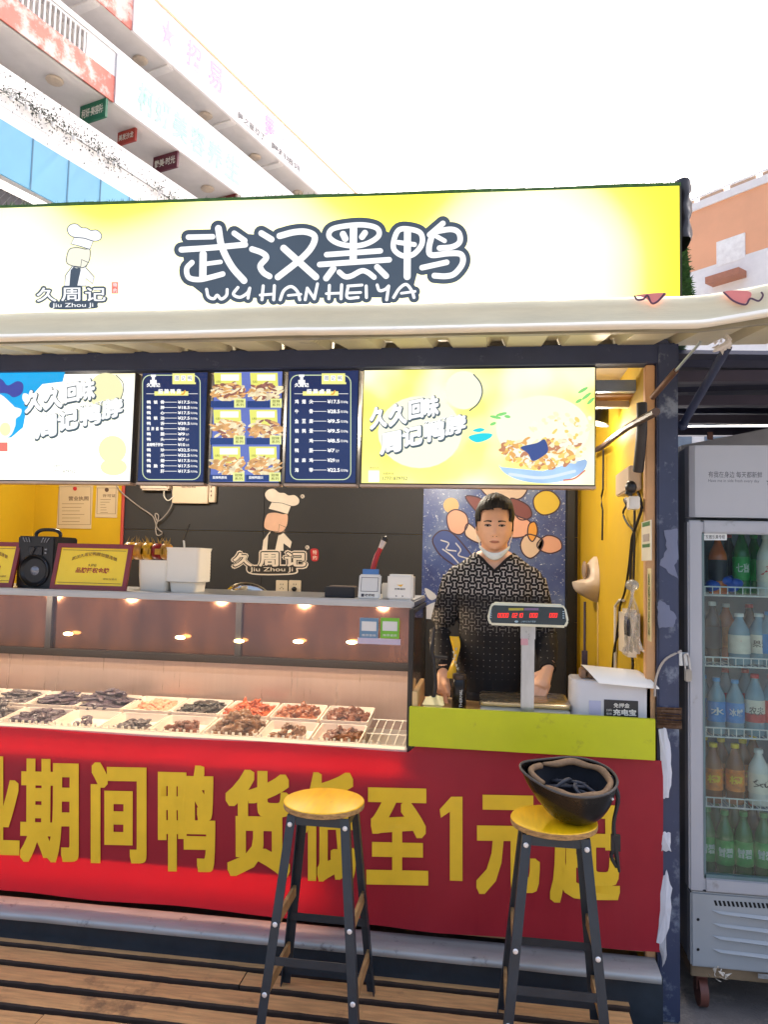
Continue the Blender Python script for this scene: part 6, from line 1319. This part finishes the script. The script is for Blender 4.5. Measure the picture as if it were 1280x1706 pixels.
for X_, yy in ((FX0 + .05, FY + .06), (FX1 - .05, FY + .06), (FX0 + .05, FY + .55), (FX1 - .05, FY + .55)):
    m = MB(); zw = (zg - .045 + .1); m.tube([(X_ - .015, yy, -.1 + zw * .42), (X_ + .015, yy, -.1 + zw * .42)], zw * .42, 14); m.box(X_ - .02, X_ + .02, yy - .012, yy + .012, -.1 + zw * .5, zg - .046); build('castor', m, mat('castor_red', S(112, 66, 54), .5), t, smooth=True)
m = MB(); q = UY(1196, 1622, FY - .018); random.seed(2)
for i in range(14): d = Vector((rnd(-.03, .03), rnd(-.012, 0), rnd(-.022, .022))); m.add([q + d, q + d + Vector((rnd(-.03, .03), -.004, rnd(-.02, .02))), q + d + Vector((rnd(-.02, .02), -.008, rnd(-.02, .02)))], [(0, 1, 2)])
solo('paper_wad', m, mat('wad_cream', S(206, 196, 180), .8), 'crumpled scrap of pale paper stuck to the fridge plinth', 'paper')
# bottles
plast = {}
def liquid(k, c, rough=.12):
    if k not in plast: plast[k] = mat('drink_' + k, c, rough, var=.12, vs=6, coat=.5)
    return plast[k]
caps = {k: mat('cap_' + k, c, .35) for k, c in (('white', S(220, 224, 226)), ('red', S(206, 34, 48)), ('blue', S(70, 150, 210)), ('yellow', S(236, 206, 40)), ('green', S(40, 140, 70)))}
lbls = {k: mat('wrap_' + k, c, .4, var=v, vs=s_) for k, c, v, s_ in (('white', S(226, 218, 206), .12, 30), ('blue', S(30, 130, 206), .2, 30), ('redwhite', S(200, 44, 58), .1, 9), ('orange', S(226, 120, 30), .55, 40), ('green', S(30, 150, 70), .3, 30), ('dark', S(34, 36, 54), .5, 30))}
def bottle(px, shelf, y, h, r_, drink, cap, lab, label, txt=None, band=None, grp='bottles in the drinks fridge'):
    z = SZ[shelf] + .004 + (-.004 if shelf == 4 else 0); c = UY(px, 1100, y); X_ = min(max(c.x, FX0 + .03 + r_ + .004), FX1 - .034 - r_)
    t = thing('drink_bottle', label, 'bottle', (X_, y, z), grp)
    m = MB(); m.lathe([(r_ * .9, 0), (r_, .006), (r_, h * .62), (r_ * .9, h * .70), (r_ * .5, h * .84), (r_ * .36, h * .90), (r_ * .36, h * .95)], (X_, y, z), 16); build('body', m, drink, t, smooth=True)
    m = MB(); m.lathe([(r_ * .44, h * .93), (r_ * .44, h * .99), (r_ * .38, h)], (X_, y, z), 14); build('cap', m, cap, t, smooth=True)
    m = MB(); m.lathe([(r_ * 1.02, h * .22), (r_ * 1.02, h * .58)], (X_, y, z), 18, cap=False); lb = build('label', m, lab, t, smooth=True)
    if txt:
        m = MB(); v, f, a0, a1, b0, b1 = text_geo(txt[0], .02); k = r_ * 1.3; m.add([Vector((X_ + r_ * 1.04 * sin((q[0] - a0) / (a1 - a0) * 1.5 - .9), y - r_ * 1.04 * cos((q[0] - a0) / (a1 - a0) * 1.5 - .9), z + h * (.34 + .14 * (q[1] - b0) / (b1 - b0)))) for q in v], f); build('print', m, txt[1], lb)
    if band:
        m = MB(); m.lathe([(r_ * 1.03, h * .22), (r_ * 1.03, h * .36)], (X_, y, z), 18, cap=False); build('band', m, band, lb, smooth=True)
wp, dp = caps['white'], mat('print_dark', S(60, 58, 62))
pale = liquid('clear', S(120, 156, 176)); grn = liquid('green', S(14, 104, 48)); brn = liquid('cola', S(58, 40, 36)); org = liquid('orange', S(190, 92, 34)); milk = liquid('milk', S(226, 224, 220)); amb = liquid('amber', S(120, 62, 24))
bottle(1198, 0, 3.16, .235, .036, org, wp, lbls['dark'], 'orange drink with dark wrap on the top fridge shelf')
bottle(1238, 0, 3.18, .26, .034, grn, caps['green'], lbls['green'], 'green bottle alone on the top fridge shelf', ('七喜', wp))
bottle(1279, 0, 3.12, .24, .034, milk, wp, lbls['white'], 'white milky bottle on the top fridge shelf by the photo edge', ('A', caps['red']))
bottle(1188, 1, 3.20, .24, .036, brn, wp, lbls['dark'], 'dark cola bottle at the left of the second fridge shelf')
bottle(1233, 1, 3.12, .20, .040, pale, wp, lbls['white'], 'clear bottle with white peach label on the second fridge shelf', ('▲', caps['red']))
bottle(1266, 1, 3.16, .20, .040, pale, wp, lbls['white'], 'clear bottle with plain white label on the second fridge shelf', ('果汁', dp))
bottle(1172, 2, 3.22, .21, .033, pale, caps['blue'], lbls['blue'], 'blue labelled water bottle half hidden at the left of the third shelf')
bottle(1194, 2, 3.12, .215, .034, pale, caps['blue'], lbls['blue'], 'blue labelled water bottle with white print, centre left of the third shelf', ('水', wp))
bottle(1225, 2, 3.12, .21, .034, pale, caps['blue'], lbls['blue'], 'blue labelled water bottle beside the red capped bottle', ('冰露', wp))
bottle(1258, 2, 3.12, .235, .036, pale, caps['red'], lbls['white'], 'red capped water bottle with red banded label on the third shelf', ('农夫', dp), lbls['redwhite'])
bottle(1287, 2, 3.12, .235, .036, pale, caps['red'], lbls['redwhite'], 'red labelled water bottle at the photo edge on the third shelf')
for px, y, lb in ((1188, 3.12, 'yellow capped orange drink at the front left of the fourth shelf'), (1224, 3.12, 'yellow capped orange drink in front, beside the white bottle of the fourth shelf'), (1201, 3.22, 'yellow capped drink standing behind between the two front ones'), (1237, 3.22, 'yellow capped drink standing behind the right front one')): bottle(px, 3, y, .225, .035, amb, caps['yellow'], lbls['orange'], lb, ('橙', caps['yellow']))
bottle(1263, 3, 3.12, .21, .038, milk, wp, lbls['white'], 'white bottle with black character on the fourth fridge shelf', ('気', dp), None)
bottle(1292, 3, 3.12, .21, .038, milk, wp, lbls['white'], 'white bottle at the photo edge of the fourth fridge shelf', ('茶', dp))
for px, y, lb in ((1177, 3.14, 'green soda bottle at the far left of the bottom fridge shelf'), (1206, 3.11, 'green soda bottle second from left on the bottom fridge shelf'), (1237, 3.11, 'green soda bottle third from left on the bottom fridge shelf'), (1270, 3.11, 'green soda bottle fourth from left on the bottom fridge shelf'), (1298, 3.11, 'green soda bottle at the right photo edge of the bottom shelf')): bottle(px, 4, y, .255, .035, grn, caps['green'], lbls['green'], lb, ('雪碧', wp))
for sh_, px, y, h, r_, dr_, cp_k, lb_k, lb in ((0, 1216, 3.30, .25, .034, brn, 'red', 'dark', 'dark bottle standing behind the orange and green bottles on the top shelf'), (0, 1259, 3.32, .25, .034, grn, 'green', 'green', 'green bottle standing behind on the top shelf, beside the milky bottle'),
        (1, 1211, 3.30, .23, .036, org, 'white', 'orange', 'orange drink standing behind the cola on the second shelf'), (1, 1250, 3.32, .23, .036, brn, 'red', 'redwhite', 'red labelled cola standing behind the white labelled bottles'), (1, 1283, 3.14, .21, .038, pale, 'blue', 'blue', 'blue labelled bottle at the photo edge of the second shelf'),
        (2, 1209, 3.30, .23, .034, pale, 'red', 'redwhite', 'red capped water standing behind the blue labelled ones'), (2, 1242, 3.31, .23, .034, pale, 'red', 'redwhite', 'red capped water standing behind the front red capped bottle'), (3, 1173, 3.24, .225, .034, amb, 'yellow', 'orange', 'yellow capped drink half hidden at the far left of the fourth shelf'),
        (3, 1254, 3.30, .225, .035, amb, 'yellow', 'orange', 'yellow capped drink standing behind the white character bottle'), (4, 1192, 3.26, .255, .035, grn, 'green', 'green', 'green soda standing behind, between the two leftmost front ones'), (4, 1222, 3.26, .255, .035, grn, 'green', 'green', 'green soda standing behind, between second and third front ones'), (4, 1252, 3.26, .255, .035, brn, 'red', 'dark', 'dark cola standing behind the third and fourth green sodas')):
    bottle(px, sh_, y, h, r_, dr_, caps[cp_k], lbls[lb_k], lb)
m = MB(); random.seed(4); c = UY(1190, 975, 3.2)
for i in range(7): m.ball((c.x + rnd(-.03, .08), 3.14 + rnd(0, .1), SZ[0] + .03 + rnd(0, .03)), rnd(.02, .04), rnd(.02, .035), rnd(.018, .03), 8, 6)
solo('blue_packets', m, mat('packet_blue', S(36, 84, 190), .3, var=.3, vs=14), 'heap of blue packets lying on the top fridge shelf', 'packets', smooth='all')
# padlock, cord, paper scraps on the post
t = thing('padlock', 'steel padlock hanging on a hasp between post and fridge door', 'padlock', UY(1148, 1136, 2.95))
m = MB(); p = UY(1140, 1098, 2.955); m.box(p.x - .02, p.x + .018, 2.95, 2.96, p.z - .025, p.z + .025); build('hasp', m, aluminium, t, bevel=.003); m = MB(); q = UY(1147, 1124, 2.945); m.box(q.x - .013, q.x + .013, 2.937, 2.957, q.z - .025, q.z + .02); build('lock_body', m, mat('lock_steel', S(150, 148, 144), .35, .7), t, bevel=.004, smooth=True)
m = MB(); m.tube([q + Vector((-.009, 0, .015)), q + Vector((-.014, 0, .06)), q + Vector((-.012, 0, .075)), q + Vector((.002, 0, .07)), q + Vector((.009, 0, .015))], .004, 7, 4); build('shackle', m, steel, t, smooth=True)
m = MB(); m.tube([UY(1092, 1160, 2.91), UY(1094, 1130, 2.91), UY(1108, 1100, 2.91), UY(1136, 1084, 2.93)], .0045, 7, 5); solo('cord', m, mat('cord_grey', S(168, 160, 152), .5), 'pale cord curving across the post to the padlock hasp', 'cord', smooth=True)
YPp = 2.918
def scrap(pts, label, c=S(206, 208, 216), hump=.008):
    random.seed(len(label)); m = MB(); q = []
    for i in range(len(pts)):
        a, b_ = pts[i], pts[(i + 1) % len(pts)]
        for k in range(4): w_ = k / 4; q.append((a[0] + (b_[0] - a[0]) * w_ + rnd(-1.6, 1.6), a[1] + (b_[1] - a[1]) * w_ + rnd(-1.6, 1.6)))
    Y = YPp; v = [UY(x, y, Y - .001 - rnd(0, hump * .5)) for x, y in q]; cx = sum((p for p in v), Vector()) / len(v); m.add(v + [cx + Vector((0, -hump, 0))], [(i, (i + 1) % len(v), len(v)) for i in range(len(v))]); solo('paper_scrap', m, mat('scrap_' + str(int(c[0] * 1000)), c, .7, var=.08, vs=12), label, 'paper', 'torn paper on the post')
scrap([(1099, 1214), (1110, 1212), (1118, 1245), (1121, 1300), (1114, 1330), (1106, 1330)], 'long torn white paper on the post beside the banner top')
scrap([(1104, 1386), (1117, 1388), (1118, 1418), (1102, 1418)], 'small torn white paper midway up the post beside the banner')
scrap([(1104, 1462), (1112, 1450), (1121, 1480), (1116, 1545), (1108, 1575), (1096, 1570)], 'large torn white paper low on the post beside the banner')
scrap([(1100, 1572), (1112, 1560), (1110, 1600), (1104, 1612)], 'crumpled clear tape end at the foot of the post', S(176, 176, 180))
scrap([(1108, 884), (1131, 880), (1131, 930), (1124, 945), (1131, 965), (1120, 958), (1100, 940), (1112, 915)], 'pale poster remnant highest on the post', S(112, 120, 146), .0006)
scrap([(1100, 998), (1115, 1010), (1129, 1030), (1122, 1046), (1098, 1046), (1096, 1012)], 'pale poster remnant below the highest one on the post', S(112, 120, 146), .0006)
m = MB()
for i in range(7): z = UY(1112, 1178 + i * 5, YPp).z; m.add([(.632, 2.914 - rnd(.002, .008), z), (.722, 2.914 - rnd(.002, .008), z + rnd(-.006, .006)), (.722, 2.916, z - .012), (.632, 2.916, z - .012)], [(0, 1, 2, 3)])
solo('tape_wrap', m, mat('tape_brown', S(96, 74, 58), .25, var=.5, vs=30), 'brown packing tape wound round the post at counter height', 'tape')

# ================================================================== THE SELLER
EY = UY(825, 876, 3.24); X0, ZE = EY.x, EY.z; YH = 3.335
t = person = thing('person', 'man in black and white patterned V neck sweater with face mask under his chin', 'person', (X0, YH, .03))
def g_(v, s_): return math.exp(-(v / s_) ** 2)
hrx, hry, hrz, hz0 = .0785, .098, .124, .010
def hdisp(x, z):
    ax = abs(x); d = 0
    w_ = max(0, min(1, (.018 - z) / .056)); nose = .021 * w_ ** 1.3 * g_(x, .0085 + .007 * w_) * (1 if z > -.040 else max(0, 1 - (-.040 - z) / .009))
    d += nose + .006 * g_(ax - .013, .006) * g_(z + .040, .007)
    d -= .0075 * g_(ax - .031, .017) * g_(z - .001, .012); d += .0035 * g_(ax - .030, .024) * g_(z - .022, .008); d += .0035 * g_(ax - .031, .014) * g_(z, .006)
    d += .0052 * g_(x, .020) * (g_(z + .0645, .005) + 1.1 * g_(z + .0745, .006)) - .0022 * g_(x, .022) * g_(z + .0695, .0026)
    d -= .003 * g_(x, .02) * g_(z + .086, .006); d += .007 * g_(x, .024) * g_(z + .103, .013); d += .004 * g_(ax - .046, .02) * g_(z + .035, .022)
    return d
def hscale(z):
    k = -(z - hz0) / hrz; return 1 - (.13 * k ** 2 if k > 0 else 0)
def hpnt(lon, lat, k=1.0):
    x = hrx * cos(lat) * sin(lon); y = -hry * cos(lat) * cos(lon); zz = hrz * sin(lat); z = hz0 + zz
    p_ = 1.0; x *= hscale(z)
    if cos(lon) > 0:
        y -= hdisp(x, z) * min(1, cos(lon) * 1.6) * (1 if lat > -1.3 else 0)
        if z < -.04: y -= .012 * min(1, (-.04 - z) / .06) * cos(lon)
    else: y *= .98; 
    return Vector((X0 + x * k, YH + y * k, ZE + hz0 + (z - hz0) * k))
def fy(x, z):
    xs_ = x / hscale(z); q = 1 - (xs_ / hrx) ** 2 - ((z - hz0) / hrz) ** 2; y = -hry * sqrt(max(.02, q)); return YH + y - hdisp(x, z) - (.012 * min(1, (-.04 - z) / .06) if z < -.04 else 0)
def union(mb, vox, sm=2):
    me = bpy.data.meshes.new('u'); me.from_pydata(mb.v, [], mb.f); o = bpy.data.objects.new('u', me); COL.objects.link(o)
    bm = bmesh.new(); bm.from_mesh(me); bmesh.ops.recalc_face_normals(bm, faces=bm.faces); bm.to_mesh(me); bm.free()
    r_ = o.modifiers.new('r', 'REMESH'); r_.mode = 'VOXEL'; r_.voxel_size = vox
    if sm: s_ = o.modifiers.new('s', 'SMOOTH'); s_.factor = .5; s_.iterations = sm
    e = o.evaluated_get(bpy.context.evaluated_depsgraph_get()); m2 = bpy.data.meshes.new_from_object(e); r2 = MB(); r2.v = [Vector(v.co) for v in m2.vertices]; r2.f = [tuple(p.vertices) for p in m2.polygons]; r2.mi = [0] * len(r2.f)
    bpy.data.objects.remove(o); bpy.data.meshes.remove(m2); return r2
def rings(mm, rs, n=28):
    rows = [[Vector((cx + rx * (abs(cos(a)) ** .85) * (1 if cos(a) > 0 else -1), cy + ry * (abs(sin(a)) ** .9) * (1 if sin(a) > 0 else -1), z)) for a in (2 * pi * i / n for i in range(n))] for cx, cy, rx, ry, z in rs]
    v = [p for r in rows for p in r]; K = len(rows); mm.add(v, [(i * n + j, i * n + (j + 1) % n, (i + 1) * n + (j + 1) % n, (i + 1) * n + j) for i in range(K - 1) for j in range(n)] + [tuple(range(n))[::-1], tuple(range((K - 1) * n, K * n))])
def hand(mm, wr, d, palmn, side, curl):
    """wr wrist, d hand direction, palmn out of the back of the hand, side toward the thumb"""
    d, side = d.normalized(), side.normalized(); nrm = d.cross(side).normalized(); 
    mm.tube([wr - d * .03, wr, wr + d * .03, wr + d * .075, wr + d * .095], [.024, .023, .027, .034, .026], 12)
    o = len(mm.v)
    for i, (off, ln) in enumerate(((.028, .070), (.010, .078), (-.010, .073), (-.027, .058))):
        b_ = wr + d * .088 + side * off; k1 = (d + palmn * curl * .5 + side * off * 1.5).normalized(); k2 = (d + palmn * curl * 1.6).normalized(); k3 = (d * .6 + palmn * curl * 2.2).normalized(); p1 = b_ + k1 * ln * .46; p2 = p1 + k2 * ln * .30; p3 = p2 + k3 * ln * .26
        mm.tube([b_ - d * .02, b_, p1, p2, p3], [.0095, .010, .0092, .0085, .0062], 9)
    b_ = wr + d * .03 + side * .026; mm.tube([b_ - side * .01, b_ + side * .018 + d * .022 + palmn * .01, b_ + side * .024 + d * .05 + palmn * .02, b_ + side * .020 + d * .068 + palmn * .026], [.014, .0125, .0105, .007], 9)
# skeleton
shL, elL, wrL = Vector((X0 - .168, YH + .01, 1.480)), Vector((X0 - .235, YH + .02, 1.235)), UY(738, 1118, 3.20)
shR, elR, wrR = Vector((X0 + .168, YH + .01, 1.480)), Vector((X0 + .228, YH + .02, 1.235)), UY(914, 1113, 3.19)
b = MB(); nl, nt_ = 72, 56
v = [hpnt(2 * pi * i / nl, -pi / 2 + pi * j / nt_) for j in range(nt_ + 1) for i in range(nl)]
b.add(v, [(j * nl + i, j * nl + (i + 1) % nl, (j + 1) * nl + (i + 1) % nl, (j + 1) * nl + i) for j in range(nt_) for i in range(nl)])
for sx in (-1, 1): b.ball((X0 + sx * .074, YH + .008, ZE - .012), .010, .019, .031, 10, 8, Matrix.Rotation(sx * .25, 3, 'Z')); 
b.tube([(X0, YH + .012, ZE - .03), (X0, YH + .02, ZE - .10), (X0, YH + .02, ZE - .17), (X0, YH + .02, ZE - .25)], [.056, .060, .066, .085], 20)
TR = [(.078, .07, 1.60), (.115, .085, 1.57), (.165, .096, 1.53), (.188, .105, 1.485), (.180, .112, 1.40), (.150, .106, 1.27), (.146, .104, 1.12), (.152, .106, .98), (.165, .108, .90)]
rings(b, [(X0, YH + .015, rx - .008, ry - .008, z) for rx, ry, z in TR])
for sh, el, wr in ((shL, elL, wrL), (shR, elR, wrR)): b.tube([sh + Vector(((X0 - sh.x) * .15, 0, -.01)), sh.lerp(el, .5), el, el.lerp(wr, .45), wr], [.044, .043, .036, .035, .025], 14, 3)
hand(b, wrL, Vector((.05, -.05, -1)), Vector((.5, -.1, 0)), Vector((.3, -1, 0)), .45)
hand(b, wrR, Vector((-.28, -.35, -.62)), Vector((-.3, .2, -.5)), Vector((-.9, .1, .3)), .35)
for sx in (-1, 1): b.tube([(X0 + sx * .085, YH + .015, .93), (X0 + sx * .095, YH + .01, .52), (X0 + sx * .10, YH + .02, .10)], [.085, .056, .04], 14); b.tube([(X0 + sx * .10, YH + .04, .075), (X0 + sx * .105, YH - .13, .055)], [.042, .036], 12)
body = union(b, .0042, 2)
# skin tones by place: lips
for i, f in enumerate(body.f):
    c = sum((body.v[k] for k in f), Vector()) / len(f); x, z = c.x - X0, c.z - ZE
    if c.y < YH - .06 and ((x / .0215) ** 2 + ((z + .0695) / .0062) ** 2) < 1: body.mi[i] = 1
skin = mat('skin', S(244, 190, 154), .45, var=.06, vs=22, bump=.06, bs=220); 
bo = build('body', body, [skin, mat('lip', S(196, 124, 100), .45, var=.05)], person, smooth='all')
# sweater
sw = bpy.data.materials.new('bone_knit'); sw.use_nodes = True; nt = sw.node_tree; bs = nt.nodes['Principled BSDF']; bs.inputs['Roughness'].default_value = .85
tc = nn(nt, 'ShaderNodeTexCoord'); sp = nn(nt, 'ShaderNodeSeparateXYZ'); nt.links.new(tc.outputs['Object'], sp.inputs[0])
cell = .0265
u_ = mth('DIVIDE', sp.outputs[0], cell); v_ = mth('DIVIDE', sp.outputs[2], cell)
fu, fv = mth('FLOOR', u_), mth('FLOOR', v_)
a_ = mth('ABSOLUTE', mth('SUBTRACT', mth('SUBTRACT', u_, fu), .5)); c_ = mth('ABSOLUTE', mth('SUBTRACT', mth('SUBTRACT', v_, fv), .5))
par = mth('GREATER_THAN', mth('MODULO', mth('ABSOLUTE', mth('ADD', fu, fv)), 2.0), .5)
ipar = mth('SUBTRACT', 1.0, par)
A = mth('ADD', mth('MULTIPLY', a_, par), mth('MULTIPLY', c_, ipar)); B = mth('ADD', mth('MULTIPLY', c_, par), mth('MULTIPLY', a_, ipar))
def lin(src, a, b_, c, d): n = nn(nt, 'ShaderNodeMapRange'); nt.links.new(src, n.inputs[0]); [setattr(n.inputs[i + 1], 'default_value', q) for i, q in enumerate((a, b_, c, d))]; return n.outputs[0]
wz = mth('ADD', sp.outputs[2], .0); th = lin(wz, 1.365, 1.385, .032, .105); ln = lin(wz, 1.205, 1.225, .10, .50); cp = lin(wz, 1.205, 1.225, .0, .27); ct = lin(wz, 1.365, 1.385, .44, .37)
bar_ = mth('MULTIPLY', mth('LESS_THAN', B, th), mth('LESS_THAN', A, ln)); cap_ = mth('MULTIPLY', mth('GREATER_THAN', A, ct), mth('LESS_THAN', B, cp))
msk = mth('MULTIPLY', mth('MAXIMUM', bar_, cap_), mth('MULTIPLY', lin(wz, 1.0, 1.06, .0, 1.0), lin(wz, 1.365, 1.385, .55, 1.0)))
mx = nn(nt, 'ShaderNodeMixRGB'); nt.links.new(msk, mx.inputs[0]); mx.inputs[1].default_value = S(22, 20, 22); mx.inputs[2].default_value = S(188, 180, 172); nt.links.new(mx.outputs[0], bs.inputs['Base Color'])
s_ = MB(); rings(s_, [(X0, YH + .015, rx + .004, ry + .006, z) for rx, ry, z in TR[:-1]] + [(X0, YH + .015, .172, .116, .955)])
for sh, el, wr in ((shL, elL, wrL), (shR, elR, wrR)):
    e2 = el.lerp(wr, .93); s_.tube([sh + Vector((0, 0, -.005)), sh.lerp(el, .5), el, el.lerp(wr, .5), e2], [.062, .060, .052, .047, .036], 16, 3)
for sh in (shL, shR): s_.ball(sh + Vector(((X0 - sh.x) * .12, 0, -.004)), .068, .066, .064, 16, 10)
kn = union(s_, .0042, 5)
VZ = ZE - .190
def vneck(p):
    x, z = abs(p.x - X0), p.z; return (p.y < YH + .0 and z > VZ and x < (z - VZ) * 1.05) or z > VZ + .083 or (p.y >= YH + .0 and z > VZ + .07 and x < .09)
keep = [i for i, f in enumerate(kn.f) if not any(vneck(kn.v[k]) for k in f)]; kn.f = [kn.f[i] for i in keep]; kn.mi = [0] * len(keep)
# gentle folds
for p in kn.v: p += Vector((0, 1, 0)) * .004 * mnoise.noise((p.x * 9, p.z * 14, 3)) + Vector((0, .002 * sin(p.z * 60 + p.x * 25) * (p.z < 1.2), 0))
build('sweater', kn, sw, person, smooth='all')
from mathutils.bvhtree import BVHTree
bv = BVHTree.FromPolygons(kn.v, kn.f); bvb = BVHTree.FromPolygons(body.v, body.f)
cp_ = []
for i in range(-10, 11):
    z = VZ - .004 + abs(i) / 10 * .082; x = (abs(i) / 10) * .084 * (1 if i > 0 else -1); h = bv.find_nearest(Vector((X0 + x, YH - .12 + abs(i) / 10 * .05, z)))[0]; cp_.append(h + Vector((0, -.002, 0)))
m = MB(); m.tube(cp_, .0065, 8, 2); build('collar', m, mat('knit_black', S(24, 22, 24), .85), person, smooth='all')
m = MB()
for wr, el in ((wrL, elL), (wrR, elR)): d = (wr - el).normalized(); m.tube([wr - d * .05, wr - d * .01, wr + d * .004], [.038, .034, .033], 16)
build('cuff', m, mat('knit_black', S(24, 22, 24)), person, smooth=True)
m = MB(); rings(m, [(X0, YH + .015, .170, .114, .99), (X0, YH + .015, .172, .118, .90), (X0, YH + .015, .178, .120, .84)]); 
for sx in (-1, 1): m.tube([(X0 + sx * .086, YH + .015, .90), (X0 + sx * .096, YH + .01, .52), (X0 + sx * .10, YH + .02, .12)], [.098, .074, .062], 16)
build('trousers', union(m, .009, 2), mat('trousers_black', S(26, 26, 32), .8), person, smooth='all')
m = MB()
for sx in (-1, 1): m.tube([(X0 + sx * .10, YH + .07, .075), (X0 + sx * .10, YH - .02, .08), (X0 + sx * .105, YH - .15, .06)], [.046, .05, .04], 12)
build('shoes', m, black_pl, person, smooth='all')
# hair
m = MB(); nl, nt_ = 120, 70; idx = {}; vs_ = []
def hairy(lon, lat):
    p = hpnt(lon, lat); x, z = p.x - X0, p.z - ZE; c = cos(lon)
    line = .062 + .010 * sin(x * 60 + .5) * .3 - .006 * (x < -.03) if c > .35 else None
    ax = abs(sin(lon))
    if c > .58: return z > .066 + .10 * (x + .01) * (x < .03) - .45 * max(0, abs(x) - .054)
    if c > .16: return z > .020
    if c > -.02: return z > -.016
    if c > -.30: return z > .020
    return z > -.02 - .05 * min(1, (-.30 - c) / .5)
for j in range(nt_ + 1):
    for i in range(nl):
        lon, lat = 2 * pi * i / nl, -pi / 2 + pi * j / nt_; p = hpnt(lon, lat); n_ = (p - Vector((X0, YH, ZE + .02))).normalized(); zz = p.z - ZE
        th_ = .0035 + .014 * max(0, min(1, (zz - .02) / .09)) + .016 * max(0, cos(lon)) * g_(zz - .092, .026) * (1 + 3 * (sin(lon) * .3)) + .006 * abs(sin(lon)) ** 4 * g_(zz - .06, .04) + .0035 * mnoise.noise((sin(lon) * 14, cos(lon) * 3, zz * 22)) + .0025 * mnoise.noise((sin(lon) * 40, cos(lon) * 9, zz * 60)); vs_.append(p + n_ * th_)
fs = [(j * nl + i, j * nl + (i + 1) % nl, (j + 1) * nl + (i + 1) % nl, (j + 1) * nl + i) for j in range(nt_) for i in range(nl) if hairy(2 * pi * (i + .5) / nl, -pi / 2 + pi * (j + .5) / nt_)]
m.add(vs_, fs); ho = build('hair', m, mat('hair_black', S(20, 18, 20), .6, var=.4, vs=60, bump=.5, bs=160, stretch=(1, 1, .25)), person, smooth='all')
sol = ho.modifiers.new('thick', 'SOLIDIFY'); sol.thickness = .007; sol.offset = -1
# brows, eyes
hm = mat('brow_black', S(34, 26, 24), .7)
m = MB()
for sx in (-1, 1):
    A_, B_ = [], []
    for i in range(9): w_ = i / 8; x = sx * (.014 + .034 * w_); z = .0185 + .005 * sin(w_ * 2.2) - .004 * w_; h = .0040 * (1 - w_ * .6); y = fy(x, z) - .0012; A_.append((X0 + x, y, ZE + z + h)); B_.append((X0 + x, y, ZE + z - h))
    m.grid([A_, B_])
build('eyebrow', m, hm, person)
for sx in (-1, 1):
    def lid(kh, off, k=1.0):
        P_ = []
        for i in range(17): a = 2 * pi * i / 16; x = .0305 + .0135 * k * cos(a); z = .0005 + kh * sin(a) * (1.1 if sin(a) > 0 else .8) + .001 * cos(a); P_.append((X0 + sx * x, fy(sx * x, z) - off, ZE + z))
        return P_[:-1]
    m = MB(); P_ = lid(.0040, .0012); m.add(P_, [tuple(range(16))]); ey = build('eye', m, mat('eye_white', S(150, 134, 124), .3), person)
    m = MB(); c = Vector((X0 + sx * .030, fy(sx * .030, 0) - .0020, ZE + .0004)); m.add([c + Vector((.0056 * cos(a), 0, .0041 * sin(a))) for a in (2 * pi * i / 14 for i in range(14))], [tuple(range(14))]); build('iris', m, mat('iris_dark', S(30, 22, 20), .15), ey)
    m = MB(); P_ = lid(.0046, .0026, 1.08); m.tube([Vector(p) for p in P_[0:9]], [.0009, .0019, .0021, .0012], 5); build('lash_line', m, hm, ey)
m = MB()
for sx in (-1, 1): x = sx * .0075; z = -.0455; m.ball((X0 + x, fy(x, z) + .001, ZE + z), .0032, .003, .0018, 8, 5)
m.tube([(X0 + x, fy(x, -.0695) - .0004, ZE - .0695 - .0008 * cos(x * 120)) for x in (-.021, -.012, 0, .012, .021)], .0011, 5, 3)
build('mouth_line', m, mat('mouth_shade', S(112, 58, 50), .6), person)
# mask pulled under the chin
rows = []
for j in range(9):
    w_ = j / 8; row = []
    for i in range(31):
        u = -1 + 2 * i / 30; x = .066 * u; z = (-.118 + .036 * abs(u) ** 2) * (1 - w_) + (-.149 + .056 * abs(u) ** 2) * w_
        y = YH - .104 + .055 * abs(u) ** 2.4 - .006 * sin(pi * w_) + .012 * w_ - .0022 * sin(w_ * 18)
        row.append((X0 + x, y, ZE + z))
    rows.append(row)
m = MB(); m.grid(rows); mk = build('face_mask', m, mat('mask_pale_green', S(232, 238, 234), .8, var=.04), person, smooth='all')
sol = mk.modifiers.new('thick', 'SOLIDIFY'); sol.thickness = .002; sol.offset = 0
m = MB()
for sx in (-1, 1): m.tube([(X0 + sx * .062, YH - .052, ZE - .078), (X0 + sx * .074, YH - .022, ZE - .045), (X0 + sx * .079, YH + .01, ZE - .02)], .0013, 5, 4); m.tube([(X0 + sx * .062, YH - .05, ZE - .09), (X0 + sx * .074, YH - .012, ZE - .055), (X0 + sx * .079, YH + .02, ZE - .03)], .0013, 5, 4)
build('ear_loop', m, mat('loop_white', S(220, 220, 216), .7), mk)
